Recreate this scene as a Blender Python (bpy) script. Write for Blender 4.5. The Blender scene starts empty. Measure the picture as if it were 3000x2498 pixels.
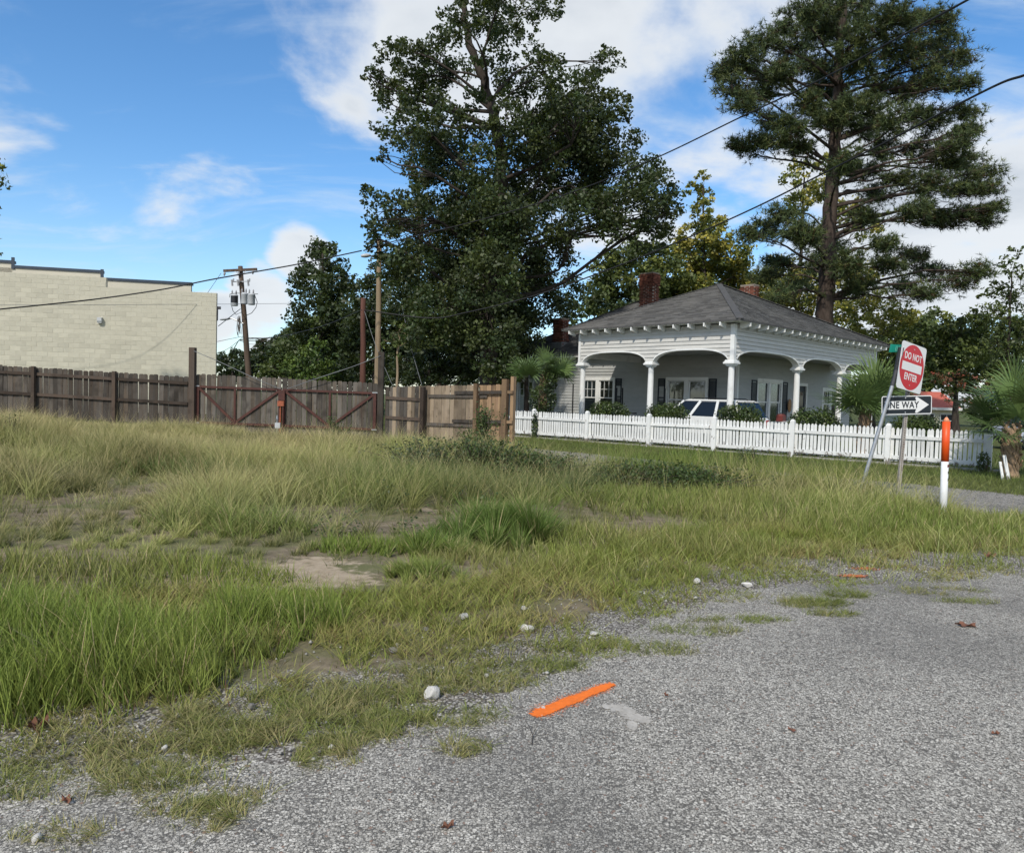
import bpy, bmesh, math, random
import numpy as np
from mathutils import Vector, Matrix

random.seed(7)
RNG = np.random.default_rng(11)
scn = bpy.context.scene
COL = scn.collection

# ------------------------------------------------------------------ camera
FPX = 2150.0
EYE = np.array([0.0, 0.0, 1.5])
PITCH = math.atan(87 / FPX)
ROLL = math.radians(1.6)
FW = np.array([0, math.cos(PITCH), -math.sin(PITCH)])
_r0 = np.array([1.0, 0, 0]); _u0 = np.array([0, math.sin(PITCH), math.cos(PITCH)])
RT = math.cos(ROLL) * _r0 + math.sin(ROLL) * _u0
UP = math.cos(ROLL) * _u0 - math.sin(ROLL) * _r0
cam = bpy.data.cameras.new('camera')
cam.sensor_width = 36; cam.lens = 36 * FPX / 3000
cam.clip_start = 0.05; cam.clip_end = 4000
cam_o = bpy.data.objects.new('camera', cam)
cam_o.matrix_world = Matrix(((RT[0], UP[0], -FW[0], EYE[0]), (RT[1], UP[1], -FW[1], EYE[1]),
                             (RT[2], UP[2], -FW[2], EYE[2]), (0, 0, 0, 1)))
COL.objects.link(cam_o); scn.camera = cam_o

def ray(x, y): return FW + RT * (x - 1500) / FPX - UP * (y - 1249) / FPX
def P(x, y, D):
    d = ray(x, y); return EYE + d * (D / d[1])
def G(x, y, z=0.0):
    d = ray(x, y); return EYE + d * ((z - EYE[2]) / d[2])
def HIT(x, y, o, n):
    d = ray(x, y); return EYE + d * (((np.array(o) - EYE) @ n) / (d @ n))

# ------------------------------------------------------------------ light
SUN_EL = math.radians(42); SUN_AZ = math.radians(202)   # azimuth clockwise from +Y: behind the camera, to the left
sun_to = Vector((math.sin(SUN_AZ) * math.cos(SUN_EL), math.cos(SUN_AZ) * math.cos(SUN_EL), math.sin(SUN_EL)))
sl = bpy.data.lights.new('sun', 'SUN'); sl.energy = 3.0; sl.angle = math.radians(1.6); sl.color = (1.0, 0.93, 0.82)
so = bpy.data.objects.new('sun', sl); so.rotation_euler = sun_to.to_track_quat('Z', 'Y').to_euler(); so.location = (0, 0, 60)
COL.objects.link(so)
scn.view_settings.view_transform = 'Standard'; scn.view_settings.look = 'None'
scn.view_settings.exposure = 0.2; scn.view_settings.gamma = 1.0
try: scn.view_settings.use_curve_mapping = False
except Exception: pass

world = bpy.data.worlds.new('World'); scn.world = world; world.use_nodes = True

class NT:
    def __init__(s, tree): s.t = tree; s.n = tree.nodes; s.l = tree.links
    def new(s, typ, **kw):
        n = s.n.new(typ)
        for k, v in kw.items():
            if k.startswith('i_'):
                key = k[2:]; key = int(key) if key.isdigit() else key.replace('_', ' ')
                s.put(n.inputs[key], v)
            else: setattr(n, k, v)
        return n
    def put(s, inp, v):
        if isinstance(v, bpy.types.NodeSocket): s.l.new(v, inp)
        else:
            if inp.type == 'RGBA' and len(v) == 3: v = (*v, 1)
            inp.default_value = v
    def math(s, op, a, b=None, c=None, clamp=False):
        n = s.n.new('ShaderNodeMath'); n.operation = op; n.use_clamp = clamp
        s.put(n.inputs[0], a)
        if b is not None: s.put(n.inputs[1], b)
        if c is not None: s.put(n.inputs[2], c)
        return n.outputs[0]
    def vmath(s, op, a, b=None):
        n = s.n.new('ShaderNodeVectorMath'); n.operation = op
        s.put(n.inputs[0], a)
        if b is not None: s.put(n.inputs[1], b)
        return n
    def mix(s, f, a, b, blend='MIX'):
        n = s.n.new('ShaderNodeMix'); n.data_type = 'RGBA'; n.blend_type = blend
        s.put(n.inputs[0], f); s.put(n.inputs[6], a); s.put(n.inputs[7], b)
        return n.outputs[2]
    def ramp(s, f, stops, interp='LINEAR'):
        n = s.n.new('ShaderNodeValToRGB'); cr = n.color_ramp; cr.interpolation = interp
        while len(cr.elements) < len(stops): cr.elements.new(0.5)
        for e, (p, c) in zip(cr.elements, stops):
            e.position = p; e.color = (*c, 1) if not isinstance(c, (int, float)) else (c, c, c, 1)
        s.put(n.inputs[0], f); return n.outputs[0]
    def noise(s, vec, scale, detail=4, rough=.55, dist=0.0):
        n = s.n.new('ShaderNodeTexNoise'); n.inputs['Scale'].default_value = scale
        n.inputs['Detail'].default_value = detail; n.inputs['Roughness'].default_value = rough
        n.inputs['Distortion'].default_value = dist
        if vec is not None: s.l.new(vec, n.inputs['Vector'])
        return n.outputs['Fac']
    def smooth(s, v, lo, hi):
        n = s.n.new('ShaderNodeMapRange'); n.interpolation_type = 'SMOOTHSTEP'
        s.put(n.inputs[0], v); n.inputs[1].default_value = lo; n.inputs[2].default_value = hi
        return n.outputs[0]

def build_world():
    t = NT(world.node_tree); t.n.clear()
    out = t.new('ShaderNodeOutputWorld'); bg = t.new('ShaderNodeBackground'); t.l.new(bg.outputs[0], out.inputs[0])
    bg.inputs[1].default_value = 0.108
    sky = t.new('ShaderNodeTexSky', sky_type='NISHITA', sun_disc=False, sun_elevation=SUN_EL, sun_rotation=SUN_AZ,
                altitude=50, air_density=1.0, dust_density=0.6, ozone_density=2.6)
    hs = t.new('ShaderNodeHueSaturation'); hs.inputs['Saturation'].default_value = 1.24; hs.inputs['Value'].default_value = 1.5
    t.l.new(sky.outputs[0], hs.inputs['Color'])
    tc = t.new('ShaderNodeTexCoord'); d = t.vmath('NORMALIZE', tc.outputs['Generated']).outputs[0]
    sep = t.new('ShaderNodeSeparateXYZ'); t.l.new(d, sep.inputs[0])
    h = t.math('ADD', t.math('MAXIMUM', sep.outputs[2], 0.0), 0.22)
    cx = t.math('DIVIDE', sep.outputs[0], h); cy = t.math('DIVIDE', sep.outputs[1], h)
    cv = t.new('ShaderNodeCombineXYZ'); t.l.new(cx, cv.inputs[0]); t.l.new(cy, cv.inputs[1])
    n1 = t.noise(cv.outputs[0], 1.25, 9, .56, .25)
    # coverage field: cloud banks sit around these directions of the sky
    banks = [(1130, 10, .972, .15), (1330, -30, .958, .16), (1800, 40, .93, .17), (2250, 150, .93, .18), (2750, 250, .91, .19), (1950, 360, .975, .17),
             (3000, 700, .93, .20), (2050, 600, .985, .11), (3600, 500, .88, .16), (765, 870, .9984, .20), (640, 930, .9988, .20),
             (880, 750, .9985, .20), (770, 985, .9990, .22), (2650, 850, .97, .16), (-350, 250, .975, .14)]
    cov = None
    for px, py, c0, amp in banks:
        v = ray(px, py); v = v / np.linalg.norm(v)
        dp = t.vmath('DOT_PRODUCT', d, tuple(v)).outputs['Value']
        m = t.math('MULTIPLY', t.smooth(dp, c0, 1.0), amp)
        cov = m if cov is None else t.math('MAXIMUM', cov, m)
    # the whole sky away from the view carries broken cloud too
    n0 = t.noise(cv.outputs[0], .45, 3, .5)
    behind = t.math('MULTIPLY', t.smooth(sep.outputs[1], .35, -.2), t.math('MULTIPLY', n0, .28))
    cov = t.math('MAXIMUM', cov, behind)
    dens = t.smooth(t.math('ADD', n1, cov), .56, .70)
    shade = t.noise(cv.outputs[0], 1.7, 5, .5, .3)
    high = t.smooth(sep.outputs[2], .12, .50)
    thick = t.smooth(t.math('ADD', n1, t.math('MULTIPLY', cov, 1.0)), .64, .86)
    g = t.math('MULTIPLY', t.math('MULTIPLY', thick, t.smooth(shade, .30, .62)), t.math('ADD', .40, t.math('MULTIPLY', high, .75)))
    ccol = t.mix(g, (6.7, 7.0, 7.3), (2.4, 3.0, 3.9))
    # thin cirrus veils
    mp = t.new('ShaderNodeMapping'); mp.inputs['Scale'].default_value = (.7, 1.7, 1); mp.inputs['Rotation'].default_value = (0, 0, .5)
    t.l.new(cv.outputs[0], mp.inputs[0])
    n2 = t.noise(mp.outputs[0], 1.6, 8, .62, .8)
    cir = t.math('MULTIPLY', t.smooth(n2, .47, .78), .66)
    haze = t.math('MULTIPLY', t.smooth(sep.outputs[2], .30, -.02), .18)
    base = t.mix(haze, hs.outputs[0], (4.4, 6.2, 7.8))
    c1 = t.mix(cir, base, (5.6, 6.5, 7.4))
    c2 = t.mix(t.math('MULTIPLY', dens, .96), c1, ccol)
    t.l.new(c2, bg.inputs[0])
build_world()

# ------------------------------------------------------------------ helpers
def mesh_obj(name, verts, faces, mat=None, parent=None, smooth=False, **props):
    me = bpy.data.meshes.new(name)
    me.from_pydata([tuple(map(float, v)) for v in verts], [], faces); me.update()
    if smooth: me.polygons.foreach_set('use_smooth', [True] * len(me.polygons))
    return link(name, me, mat, parent, **props)

def link(name, me, mat=None, parent=None, loc=None, rot=None, **props):
    if mat is not None and len(me.materials) == 0: me.materials.append(mat)
    o = bpy.data.objects.new(name, me); COL.objects.link(o)
    if parent is not None: o.parent = parent
    if loc is not None: o.location = [float(c) for c in loc]
    if rot is not None: o.rotation_euler = rot
    for k, v in props.items(): o[k] = v
    return o

def thing(name, label, cat, loc=(0, 0, 0), rz=0.0, group=None):
    o = bpy.data.objects.new(name, None); COL.objects.link(o); o.empty_display_size = .2
    o.location = [float(c) for c in loc]; o.rotation_euler = (0, 0, rz); tag(o, label, cat, group)
    return o

def tag(o, label=None, cat=None, group=None, kind=None):
    if label: o['label'] = label
    if cat: o['category'] = cat
    if group: o['group'] = group
    if kind: o['kind'] = kind
    return o

def fast_mesh(name, V, F, mat, colors=None, parent=None, smooth=False, **props):
    """V (n,3), F (m,k) arrays, colors (n,3)"""
    me = bpy.data.meshes.new(name)
    V = np.ascontiguousarray(V, dtype=np.float32); F = np.ascontiguousarray(F, dtype=np.int32)
    n, (m, k) = len(V), F.shape
    me.vertices.add(n); me.vertices.foreach_set('co', V.ravel())
    me.loops.add(m * k); me.loops.foreach_set('vertex_index', F.ravel())
    me.polygons.add(m); me.polygons.foreach_set('loop_start', np.arange(0, m * k, k, dtype=np.int32))
    if smooth: me.polygons.foreach_set('use_smooth', np.ones(m, dtype=bool))
    me.update(calc_edges=True)
    if colors is not None:
        a = me.attributes.new('col', 'FLOAT_COLOR', 'POINT')
        c = np.ones((n, 4), dtype=np.float32); c[:, :3] = colors
        a.data.foreach_set('color', c.ravel())
    return link(name, me, mat, parent, **props)

class MB:
    def __init__(s): s.v = []; s.f = []
    def add(s, V, F):
        b = len(s.v); s.v += [tuple(map(float, p)) for p in V]; s.f += [tuple(b + i for i in f) for f in F]; return s
    def box(s, a, b):
        (x0, y0, z0), (x1, y1, z1) = a, b
        V = [(x0, y0, z0), (x1, y0, z0), (x1, y1, z0), (x0, y1, z0), (x0, y0, z1), (x1, y0, z1), (x1, y1, z1), (x0, y1, z1)]
        return s.add(V, [(0, 3, 2, 1), (4, 5, 6, 7), (0, 1, 5, 4), (1, 2, 6, 5), (2, 3, 7, 6), (3, 0, 4, 7)])
    def bar(s, a, b, w, h, up=(0, 0, 1)):
        """rectangular bar from a to b, w across, h along up"""
        a, b = Vector(a), Vector(b); d = (b - a).normalized(); up = Vector(up)
        sd = d.cross(up)
        if sd.length < 1e-4: sd = d.cross(Vector((1, 0, 0)))
        sd.normalize(); u2 = sd.cross(d).normalized()
        V = []
        for p in (a, b):
            for i, j in ((-1, -1), (1, -1), (1, 1), (-1, 1)): V.append(p + sd * (i * w / 2) + u2 * (j * h / 2))
        return s.add(V, [(0, 3, 2, 1), (4, 5, 6, 7), (0, 1, 5, 4), (1, 2, 6, 5), (2, 3, 7, 6), (3, 0, 4, 7)])
    def tube(s, pts, radii, n=8, caps=True):
        pts = [Vector(p) for p in pts]
        if not hasattr(radii, '__len__'): radii = [radii] * len(pts)
        V = []; F = []; ref = None
        for i, p in enumerate(pts):
            d = (pts[min(i + 1, len(pts) - 1)] - pts[max(i - 1, 0)]).normalized()
            if ref is None:
                ref = Vector((1, 0, 0)) if abs(d.x) < .8 else Vector((0, 1, 0))
            a = d.cross(ref).normalized(); b = a.cross(d).normalized(); ref = -b if False else ref
            for k in range(n):
                an = 2 * math.pi * k / n
                V.append(p + a * (math.cos(an) * radii[i]) + b * (math.sin(an) * radii[i]))
        for i in range(len(pts) - 1):
            for k in range(n):
                k2 = (k + 1) % n; F.append((i * n + k, i * n + k2, (i + 1) * n + k2, (i + 1) * n + k))
        if caps: F.append(tuple(range(n - 1, -1, -1))); F.append(tuple((len(pts) - 1) * n + k for k in range(n)))
        return s.add(V, F)
    def lathe(s, prof, n=16, c=(0, 0, 0)):
        V = []; F = []
        for r, z in prof:
            for k in range(n):
                a = 2 * math.pi * k / n; V.append((c[0] + r * math.cos(a), c[1] + r * math.sin(a), c[2] + z))
        for i in range(len(prof) - 1):
            for k in range(n):
                k2 = (k + 1) % n; F.append((i * n + k, i * n + k2, (i + 1) * n + k2, (i + 1) * n + k))
        F.append(tuple(range(n - 1, -1, -1))); F.append(tuple((len(prof) - 1) * n + k for k in range(n)))
        return s.add(V, F)
    def prism(s, poly, o, ex, ey, ez):
        """extrude 2-D polygon (in ex,ey at o) along the vector ez"""
        o, ex, ey, ez = map(np.array, (o, ex, ey, ez)); n = len(poly)
        A = [o + ex * p[0] + ey * p[1] for p in poly]; B = [q + ez for q in A]
        return s.add(A + B, [tuple(range(n - 1, -1, -1)), tuple(range(n, 2 * n))] + [(i, (i + 1) % n, n + (i + 1) % n, n + i) for i in range(n)])
    def build(s, name, mat, parent=None, smooth=False, **props):
        return mesh_obj(name, s.v, s.f, mat, parent, smooth, **props)

# ---- numpy value noise
_L = RNG.random((8, 64, 64))
def vn(x, y, scale, seed=0):
    x = np.asarray(x, float) / scale + 17.3 * seed; y = np.asarray(y, float) / scale + 9.1 * seed
    xi = np.floor(x).astype(int); yi = np.floor(y).astype(int); fx = x - xi; fy = y - yi
    fx = fx * fx * (3 - 2 * fx); fy = fy * fy * (3 - 2 * fy); T = _L[seed % 8]
    a = T[xi % 64, yi % 64]; b = T[(xi + 1) % 64, yi % 64]; c = T[xi % 64, (yi + 1) % 64]; d = T[(xi + 1) % 64, (yi + 1) % 64]
    return (a * (1 - fx) + b * fx) * (1 - fy) + (c * (1 - fx) + d * fx) * fy
def fbm(x, y, scale, seed=0, oct=3):
    s = 0; w = 0; a = 1.0
    for k in range(oct): s = s + a * vn(x, y, scale / 2 ** k, seed + k); w += a; a *= .5
    return s / w
def sst(v, a, b):
    t = np.clip((np.asarray(v, float) - a) / (b - a), 0, 1); return t * t * (3 - 2 * t)

# ------------------------------------------------------------------ materials
def new_mat(name):
    m = bpy.data.materials.new(name); m.use_nodes = True; t = NT(m.node_tree); t.n.clear()
    out = t.new('ShaderNodeOutputMaterial'); b = t.new('ShaderNodeBsdfPrincipled'); t.l.new(b.outputs[0], out.inputs[0])
    return m, t, b, out

def simple(name, col, rough=.6, var=.15, scale=6.0, metal=0.0, bump=0.0, bscale=40, spec=.4, stretch=(1, 1, 1), objvar=0.0, dirt=None, dirt_amt=.5):
    m, t, b, out = new_mat(name)
    tc = t.new('ShaderNodeTexCoord'); oi = t.new('ShaderNodeObjectInfo')
    off = t.vmath('SCALE', (37.0, 19.0, 11.0)); t.put(off.inputs['Scale'], oi.outputs['Random'])
    mp = t.new('ShaderNodeMapping'); mp.inputs['Scale'].default_value = stretch
    t.l.new(tc.outputs['Object'], mp.inputs[0])
    vec = t.vmath('ADD', mp.outputs[0], off.outputs[0]).outputs[0]
    n = t.noise(vec, scale, 5, .6)
    lo = tuple(c * (1 - var) for c in col); hi = tuple(min(1, c * (1 + var)) for c in col)
    c = t.ramp(n, [(.28, lo), (.72, hi)])
    if dirt is not None:
        dn = t.noise(vec, scale * .45, 6, .68, .4)
        c = t.mix(t.math('MULTIPLY', t.smooth(dn, .52, .74), dirt_amt), c, dirt)
    if objvar:
        k = t.math('ADD', 1 - objvar, t.math('MULTIPLY', oi.outputs['Random'], 2 * objvar))
        vv = t.vmath('SCALE', c); t.put(vv.inputs['Scale'], k); c = vv.outputs[0]
    t.put(b.inputs['Base Color'], c); b.inputs['Roughness'].default_value = rough
    b.inputs['Metallic'].default_value = metal; b.inputs['Specular IOR Level'].default_value = spec
    if bump:
        bn = t.new('ShaderNodeBump'); bn.inputs['Strength'].default_value = bump; bn.inputs['Distance'].default_value = .01
        t.l.new(t.noise(vec, bscale, 4, .6), bn.inputs['Height']); t.l.new(bn.outputs[0], b.inputs['Normal'])
    return m

def leafmat(name, trans=.28, rough=.5, spec=.35):
    m, t, b, out = new_mat(name)
    a = t.new('ShaderNodeAttribute', attribute_name='col')
    t.l.new(a.outputs['Color'], b.inputs['Base Color']); b.inputs['Roughness'].default_value = rough; b.inputs['Specular IOR Level'].default_value = spec
    tr = t.new('ShaderNodeBsdfTranslucent')
    t.l.new(t.mix(.5, a.outputs['Color'], (.25, .32, .03), 'MIX'), tr.inputs[0]) if trans > .2 else t.l.new(a.outputs['Color'], tr.inputs[0])
    mx = t.new('ShaderNodeMixShader'); mx.inputs[0].default_value = trans * .6
    t.l.new(b.outputs[0], mx.inputs[1]); t.l.new(tr.outputs[0], mx.inputs[2]); t.l.new(mx.outputs[0], out.inputs[0])
    return m

def wood(name, dark, light, warm, rough=.85):
    """weathered board: grain along local z, tone differs board to board"""
    m, t, b, out = new_mat(name)
    tc = t.new('ShaderNodeTexCoord'); oi = t.new('ShaderNodeObjectInfo')
    off = t.vmath('SCALE', (31.0, 17.0, 23.0)); t.put(off.inputs['Scale'], oi.outputs['Random'])
    mp = t.new('ShaderNodeMapping'); mp.inputs['Scale'].default_value = (1, 1, .06); t.l.new(tc.outputs['Object'], mp.inputs[0])
    v = t.vmath('ADD', mp.outputs[0], off.outputs[0]).outputs[0]
    g = t.noise(v, 60, 4, .6); g2 = t.noise(v, 12, 3, .6)
    v2 = t.vmath('ADD', tc.outputs['Object'], off.outputs[0]).outputs[0]
    blot = t.noise(v2, 2.2, 4, .6)
    c = t.mix(g, dark, light); c = t.mix(t.smooth(g2, .4, .7), c, warm)
    c = t.mix(t.math('MULTIPLY', t.smooth(blot, .48, .68), .55), c, tuple(x * .45 for x in dark))
    kn = t.new('ShaderNodeTexVoronoi'); kn.inputs['Scale'].default_value = 3.2; t.l.new(v2, kn.inputs['Vector'])
    c = t.mix(t.smooth(kn.outputs['Distance'], .085, .03), c, tuple(x * .3 for x in dark))
    k = t.math('ADD', .62, t.math('MULTIPLY', oi.outputs['Random'], .76))
    vv = t.vmath('SCALE', c); t.put(vv.inputs['Scale'], k)
    t.l.new(vv.outputs[0], b.inputs['Base Color']); b.inputs['Roughness'].default_value = rough; b.inputs['Specular IOR Level'].default_value = .2
    bn = t.new('ShaderNodeBump'); bn.inputs['Strength'].default_value = .5; bn.inputs['Distance'].default_value = .006
    t.l.new(g, bn.inputs['Height']); t.l.new(bn.outputs[0], b.inputs['Normal'])
    return m

def peeling(name, paint=(.74, .75, .74), under=(.20, .18, .16), amount=.5):
    m, t, b, out = new_mat(name)
    tc = t.new('ShaderNodeTexCoord'); oi = t.new('ShaderNodeObjectInfo')
    off = t.vmath('SCALE', (31.0, 17.0, 23.0)); t.put(off.inputs['Scale'], oi.outputs['Random'])
    v = t.vmath('ADD', tc.outputs['Object'], off.outputs[0]).outputs[0]
    mp = t.new('ShaderNodeMapping'); mp.inputs['Scale'].default_value = (1, 1, .4); t.l.new(v, mp.inputs[0])
    n = t.noise(mp.outputs[0], 9, 8, .72, .5)
    sep = t.new('ShaderNodeSeparateXYZ'); t.l.new(tc.outputs['Object'], sep.inputs[0])
    low = t.smooth(sep.outputs[2], .28, 0.0)       # paint has come off near the ground, where boards stay wet
    thr = t.math('ADD', n, t.math('MULTIPLY', low, .15))
    peel = t.smooth(thr, .70 - .08 * amount, .72 - .06 * amount)
    tone = t.noise(v, 3, 4, .6)
    c = t.ramp(tone, [(.3, tuple(x * .88 for x in paint)), (.7, paint)])
    c = t.mix(peel, c, under)
    k = t.math('ADD', .9, t.math('MULTIPLY', oi.outputs['Random'], .12))
    vv = t.vmath('SCALE', c); t.put(vv.inputs['Scale'], k)
    t.l.new(vv.outputs[0], b.inputs['Base Color']); b.inputs['Roughness'].default_value = .6; b.inputs['Specular IOR Level'].default_value = .3
    return m

def glass(name, tint=(.02, .025, .03), rough=.06):
    m, t, b, out = new_mat(name)
    b.inputs['Base Color'].default_value = (*tint, 1); b.inputs['Roughness'].default_value = rough; b.inputs['Specular IOR Level'].default_value = .3
    return m

def clear_pane(name):
    m, t, b, out = new_mat(name)
    g = t.new('ShaderNodeBsdfGlossy'); g.inputs['Roughness'].default_value = .05; g.inputs['Color'].default_value = (.9, .95, 1, 1)
    tr = t.new('ShaderNodeBsdfTransparent'); tr.inputs[0].default_value = (.72, .76, .76, 1)
    fr = t.new('ShaderNodeFresnel'); fr.inputs[0].default_value = 1.5
    mx = t.new('ShaderNodeMixShader'); t.l.new(t.math('ADD', t.math('MULTIPLY', fr.outputs[0], .9), .03), mx.inputs[0])
    t.l.new(tr.outputs[0], mx.inputs[1]); t.l.new(g.outputs[0], mx.inputs[2]); t.l.new(mx.outputs[0], out.inputs[0])
    return m

M = {}
M['leaf'] = leafmat('leaf'); M['leaf_waxy'] = leafmat('leaf_waxy', .16, .38, .5); M['needle'] = leafmat('needle', .12, .55, .3)
M['grass'] = leafmat('grass_blade', .30, .6, .25)
M['bark'] = simple('bark', (.055, .046, .040), .95, .45, 9, bump=.9, bscale=26, stretch=(1, 1, .25), spec=.1)
M['pinebark'] = simple('pine_bark', (.062, .048, .040), .95, .5, 7, bump=1.0, bscale=14, stretch=(1, 1, .4), spec=.1)
M['twig'] = simple('twig_bark', (.09, .075, .06), .95, .3, 9, spec=.1)
M['white'] = simple('white_paint', (.72, .73, .72), .55, .06, 3, dirt=(.36, .36, .34), dirt_amt=.35)
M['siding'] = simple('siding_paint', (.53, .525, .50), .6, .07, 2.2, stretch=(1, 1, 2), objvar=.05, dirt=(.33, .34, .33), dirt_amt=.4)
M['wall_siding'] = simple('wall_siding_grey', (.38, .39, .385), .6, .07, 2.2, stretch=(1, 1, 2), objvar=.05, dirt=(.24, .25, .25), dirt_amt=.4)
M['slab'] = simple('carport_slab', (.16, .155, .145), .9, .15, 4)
M['picket'] = peeling('peeling_white_picket', amount=.9)
M['picket_rail'] = peeling('peeling_white_rail', amount=1.4)
M['greywood'] = wood('grey_weathered_wood', (.046, .040, .035), (.125, .112, .098), (.080, .062, .047))
M['gatewood'] = wood('gate_weathered_wood', (.058, .051, .044), (.165, .150, .133), (.10, .080, .060))
M['tanwood'] = wood('tan_weathered_wood', (.16, .120, .080), (.33, .265, .19), (.22, .175, .13))
M['darkwood'] = wood('dark_treated_wood', (.045, .036, .03), (.09, .07, .056), (.07, .05, .038))
M['newwood'] = wood('newer_brown_wood', (.20, .13, .075), (.34, .235, .14), (.19, .125, .08))
M['polewood'] = simple('pole_wood', (.105, .078, .06), .9, .35, 6, stretch=(1, 1, .1), bump=.4, spec=.1)
M['redpole'] = simple('red_brown_pole', (.095, .045, .034), .85, .3, 6, stretch=(1, 1, .1), spec=.15)
M['tanpole'] = simple('tan_pole_wood', (.26, .20, .135), .9, .3, 6, stretch=(1, 1, .08), bump=.3, spec=.1)
M['gatesteel'] = simple('gate_red_oxide_steel', (.065, .021, .015), .6, .3, 8, dirt=(.10, .035, .02))
M['rustorange'] = simple('rust_orange_steel', (.30, .085, .04), .7, .3, 14, dirt=(.12, .04, .02))
M['galv'] = simple('galvanised_steel', (.42, .43, .44), .42, .16, 12, metal=.75)
M['darksteel'] = simple('dark_steel', (.06, .06, .065), .5, .25, 10, metal=.5)
M['rustpost'] = simple('rusty_galvanised', (.36, .33, .30), .65, .25, 16, metal=.3, dirt=(.16, .065, .035), dirt_amt=.95)
M['black'] = simple('black_paint', (.012, .013, .016), .5, .2, 8)
M['navy'] = simple('shutter_paint', (.012, .017, .026), .5, .2, 8)
M['sign_red'] = simple('sign_red', (.52, .012, .022), .35, .04, 4)
M['sign_white'] = simple('sign_white', (.72, .73, .73), .4, .03, 4)
M['sign_black'] = simple('sign_black', (.014, .02, .026), .38, .1, 4)
M['sign_green'] = simple('sign_green', (.012, .26, .19), .4, .08, 6)
M['sign_green_pale'] = simple('sign_green_pale', (.16, .50, .42), .4, .08, 6)
M['aluminium'] = simple('sign_aluminium', (.55, .56, .57), .4, .06, 8, metal=.7)
M['orange'] = simple('marker_orange', (.74, .085, .012), .42, .05, 5)
M['orange_pale'] = simple('marker_cap_faded', (.80, .30, .16), .5, .08, 12)
M['pvc'] = simple('marker_white', (.74, .75, .75), .38, .03, 3, dirt=(.45, .45, .42), dirt_amt=.25)
M['concrete'] = simple('concrete', (.34, .325, .30), .9, .14, 5, bump=.3, spec=.2, dirt=(.2, .19, .17))
M['spill'] = simple('cement_spill', (.44, .415, .37), .9, .2, 14, bump=.25, spec=.15, dirt=(.34, .335, .32))
M['rock'] = simple('white_rock', (.60, .585, .55), .85, .2, 12, bump=.6, bscale=20, spec=.2, objvar=.2)
M['greyrock'] = simple('grey_rock', (.22, .21, .20), .85, .3, 12, bump=.6, bscale=20, spec=.2)
M['brick'] = simple('chimney_brick', (.15, .058, .040), .9, .3, 14, bump=.4, spec=.15, objvar=.55, dirt=(.05, .03, .026), dirt_amt=.6)
M['mortar'] = simple('mortar', (.30, .26, .22), .95, .15, 10, spec=.1)
M['block'] = simple('painted_block', (.49, .47, .385), .85, .06, 5, bump=.25, bscale=60, spec=.2, objvar=.08, dirt=(.40, .39, .33), dirt_amt=.6)
M['blockjoint'] = simple('painted_block_joint', (.50, .48, .395), .9, .06, 5, spec=.15)
M['creampanel'] = simple('cream_panel', (.53, .50, .41), .7, .05, 2)
M['coping'] = simple('dark_blue_coping', (.032, .048, .072), .45, .1, 4)
M['carwhite'] = simple('car_white', (.74, .75, .74), .25, .03, 2, spec=.6)
M['carsilver'] = simple('car_silver', (.42, .46, .54), .28, .04, 2, metal=.3, spec=.6)
M['carglass'] = glass('car_glass', (.010, .014, .020), .05)
M['tyre'] = simple('tyre_rubber', (.02, .02, .02), .85, .2, 20)
M['rim'] = simple('alloy_rim', (.5, .5, .52), .3, .1, 10, metal=.8)
M['lampred'] = simple('tail_lamp', (.35, .01, .012), .25, .1, 6)
M['lampclear'] = simple('head_lamp', (.6, .62, .64), .15, .05, 6)
M['pane'] = clear_pane('window_pane')
M['curtain'] = simple('lace_curtain', (.34, .305, .235), .9, .22, 9, stretch=(9, 9, .25), spec=.1)
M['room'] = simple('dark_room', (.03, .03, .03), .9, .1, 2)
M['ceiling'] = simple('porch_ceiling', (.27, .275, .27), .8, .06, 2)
M['redroof'] = simple('red_roof', (.50, .13, .085), .7, .12, 6)
M['cream'] = simple('cream_wall', (.72, .68, .52), .7, .05, 3)
M['wicker'] = simple('wicker', (.30, .17, .085), .8, .25, 40)
M['redplastic'] = simple('red_plastic', (.16, .035, .03), .5, .1, 6)
M['blueplastic'] = simple('blue_plastic', (.02, .05, .18), .5, .1, 6)
M['greymetal'] = simple('transformer_grey', (.46, .48, .50), .45, .08, 4)
M['cable'] = simple('cable_black', (.014, .014, .015), .6, .2, 5)
M['cable_grey'] = simple('cable_grey', (.16, .17, .18), .5, .2, 5, metal=.4)
M['porcelain'] = simple('insulator', (.30, .30, .31), .3, .15, 6)
M['frondstem'] = simple('palm_boot', (.30, .21, .135), .9, .35, 9, spec=.15, stretch=(1, 1, .3), bump=.6)
M['frond_green'] = simple('frond_stalk', (.075, .105, .035), .5, .15, 8)
M['deadleaf'] = simple('dead_leaf', (.17, .075, .045), .8, .3, 30)

def shingle_mat():
    m, t, b, out = new_mat('asphalt_shingle')
    a = t.new('ShaderNodeAttribute', attribute_name='col')
    tc = t.new('ShaderNodeTexCoord')
    n = t.noise(tc.outputs['Object'], .7, 5, .62, .5); n2 = t.noise(tc.outputs['Object'], 55, 3, .7)
    c = t.mix(t.math('MULTIPLY', t.smooth(n, .42, .70), .5), a.outputs['Color'], (.17, .165, .155))
    k = t.math('ADD', .72, t.math('MULTIPLY', n2, .56)); vv = t.vmath('SCALE', c); t.put(vv.inputs['Scale'], k)
    t.l.new(vv.outputs[0], b.inputs['Base Color']); b.inputs['Roughness'].default_value = .9; b.inputs['Specular IOR Level'].default_value = .25
    return m
M['shingle'] = shingle_mat()

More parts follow.
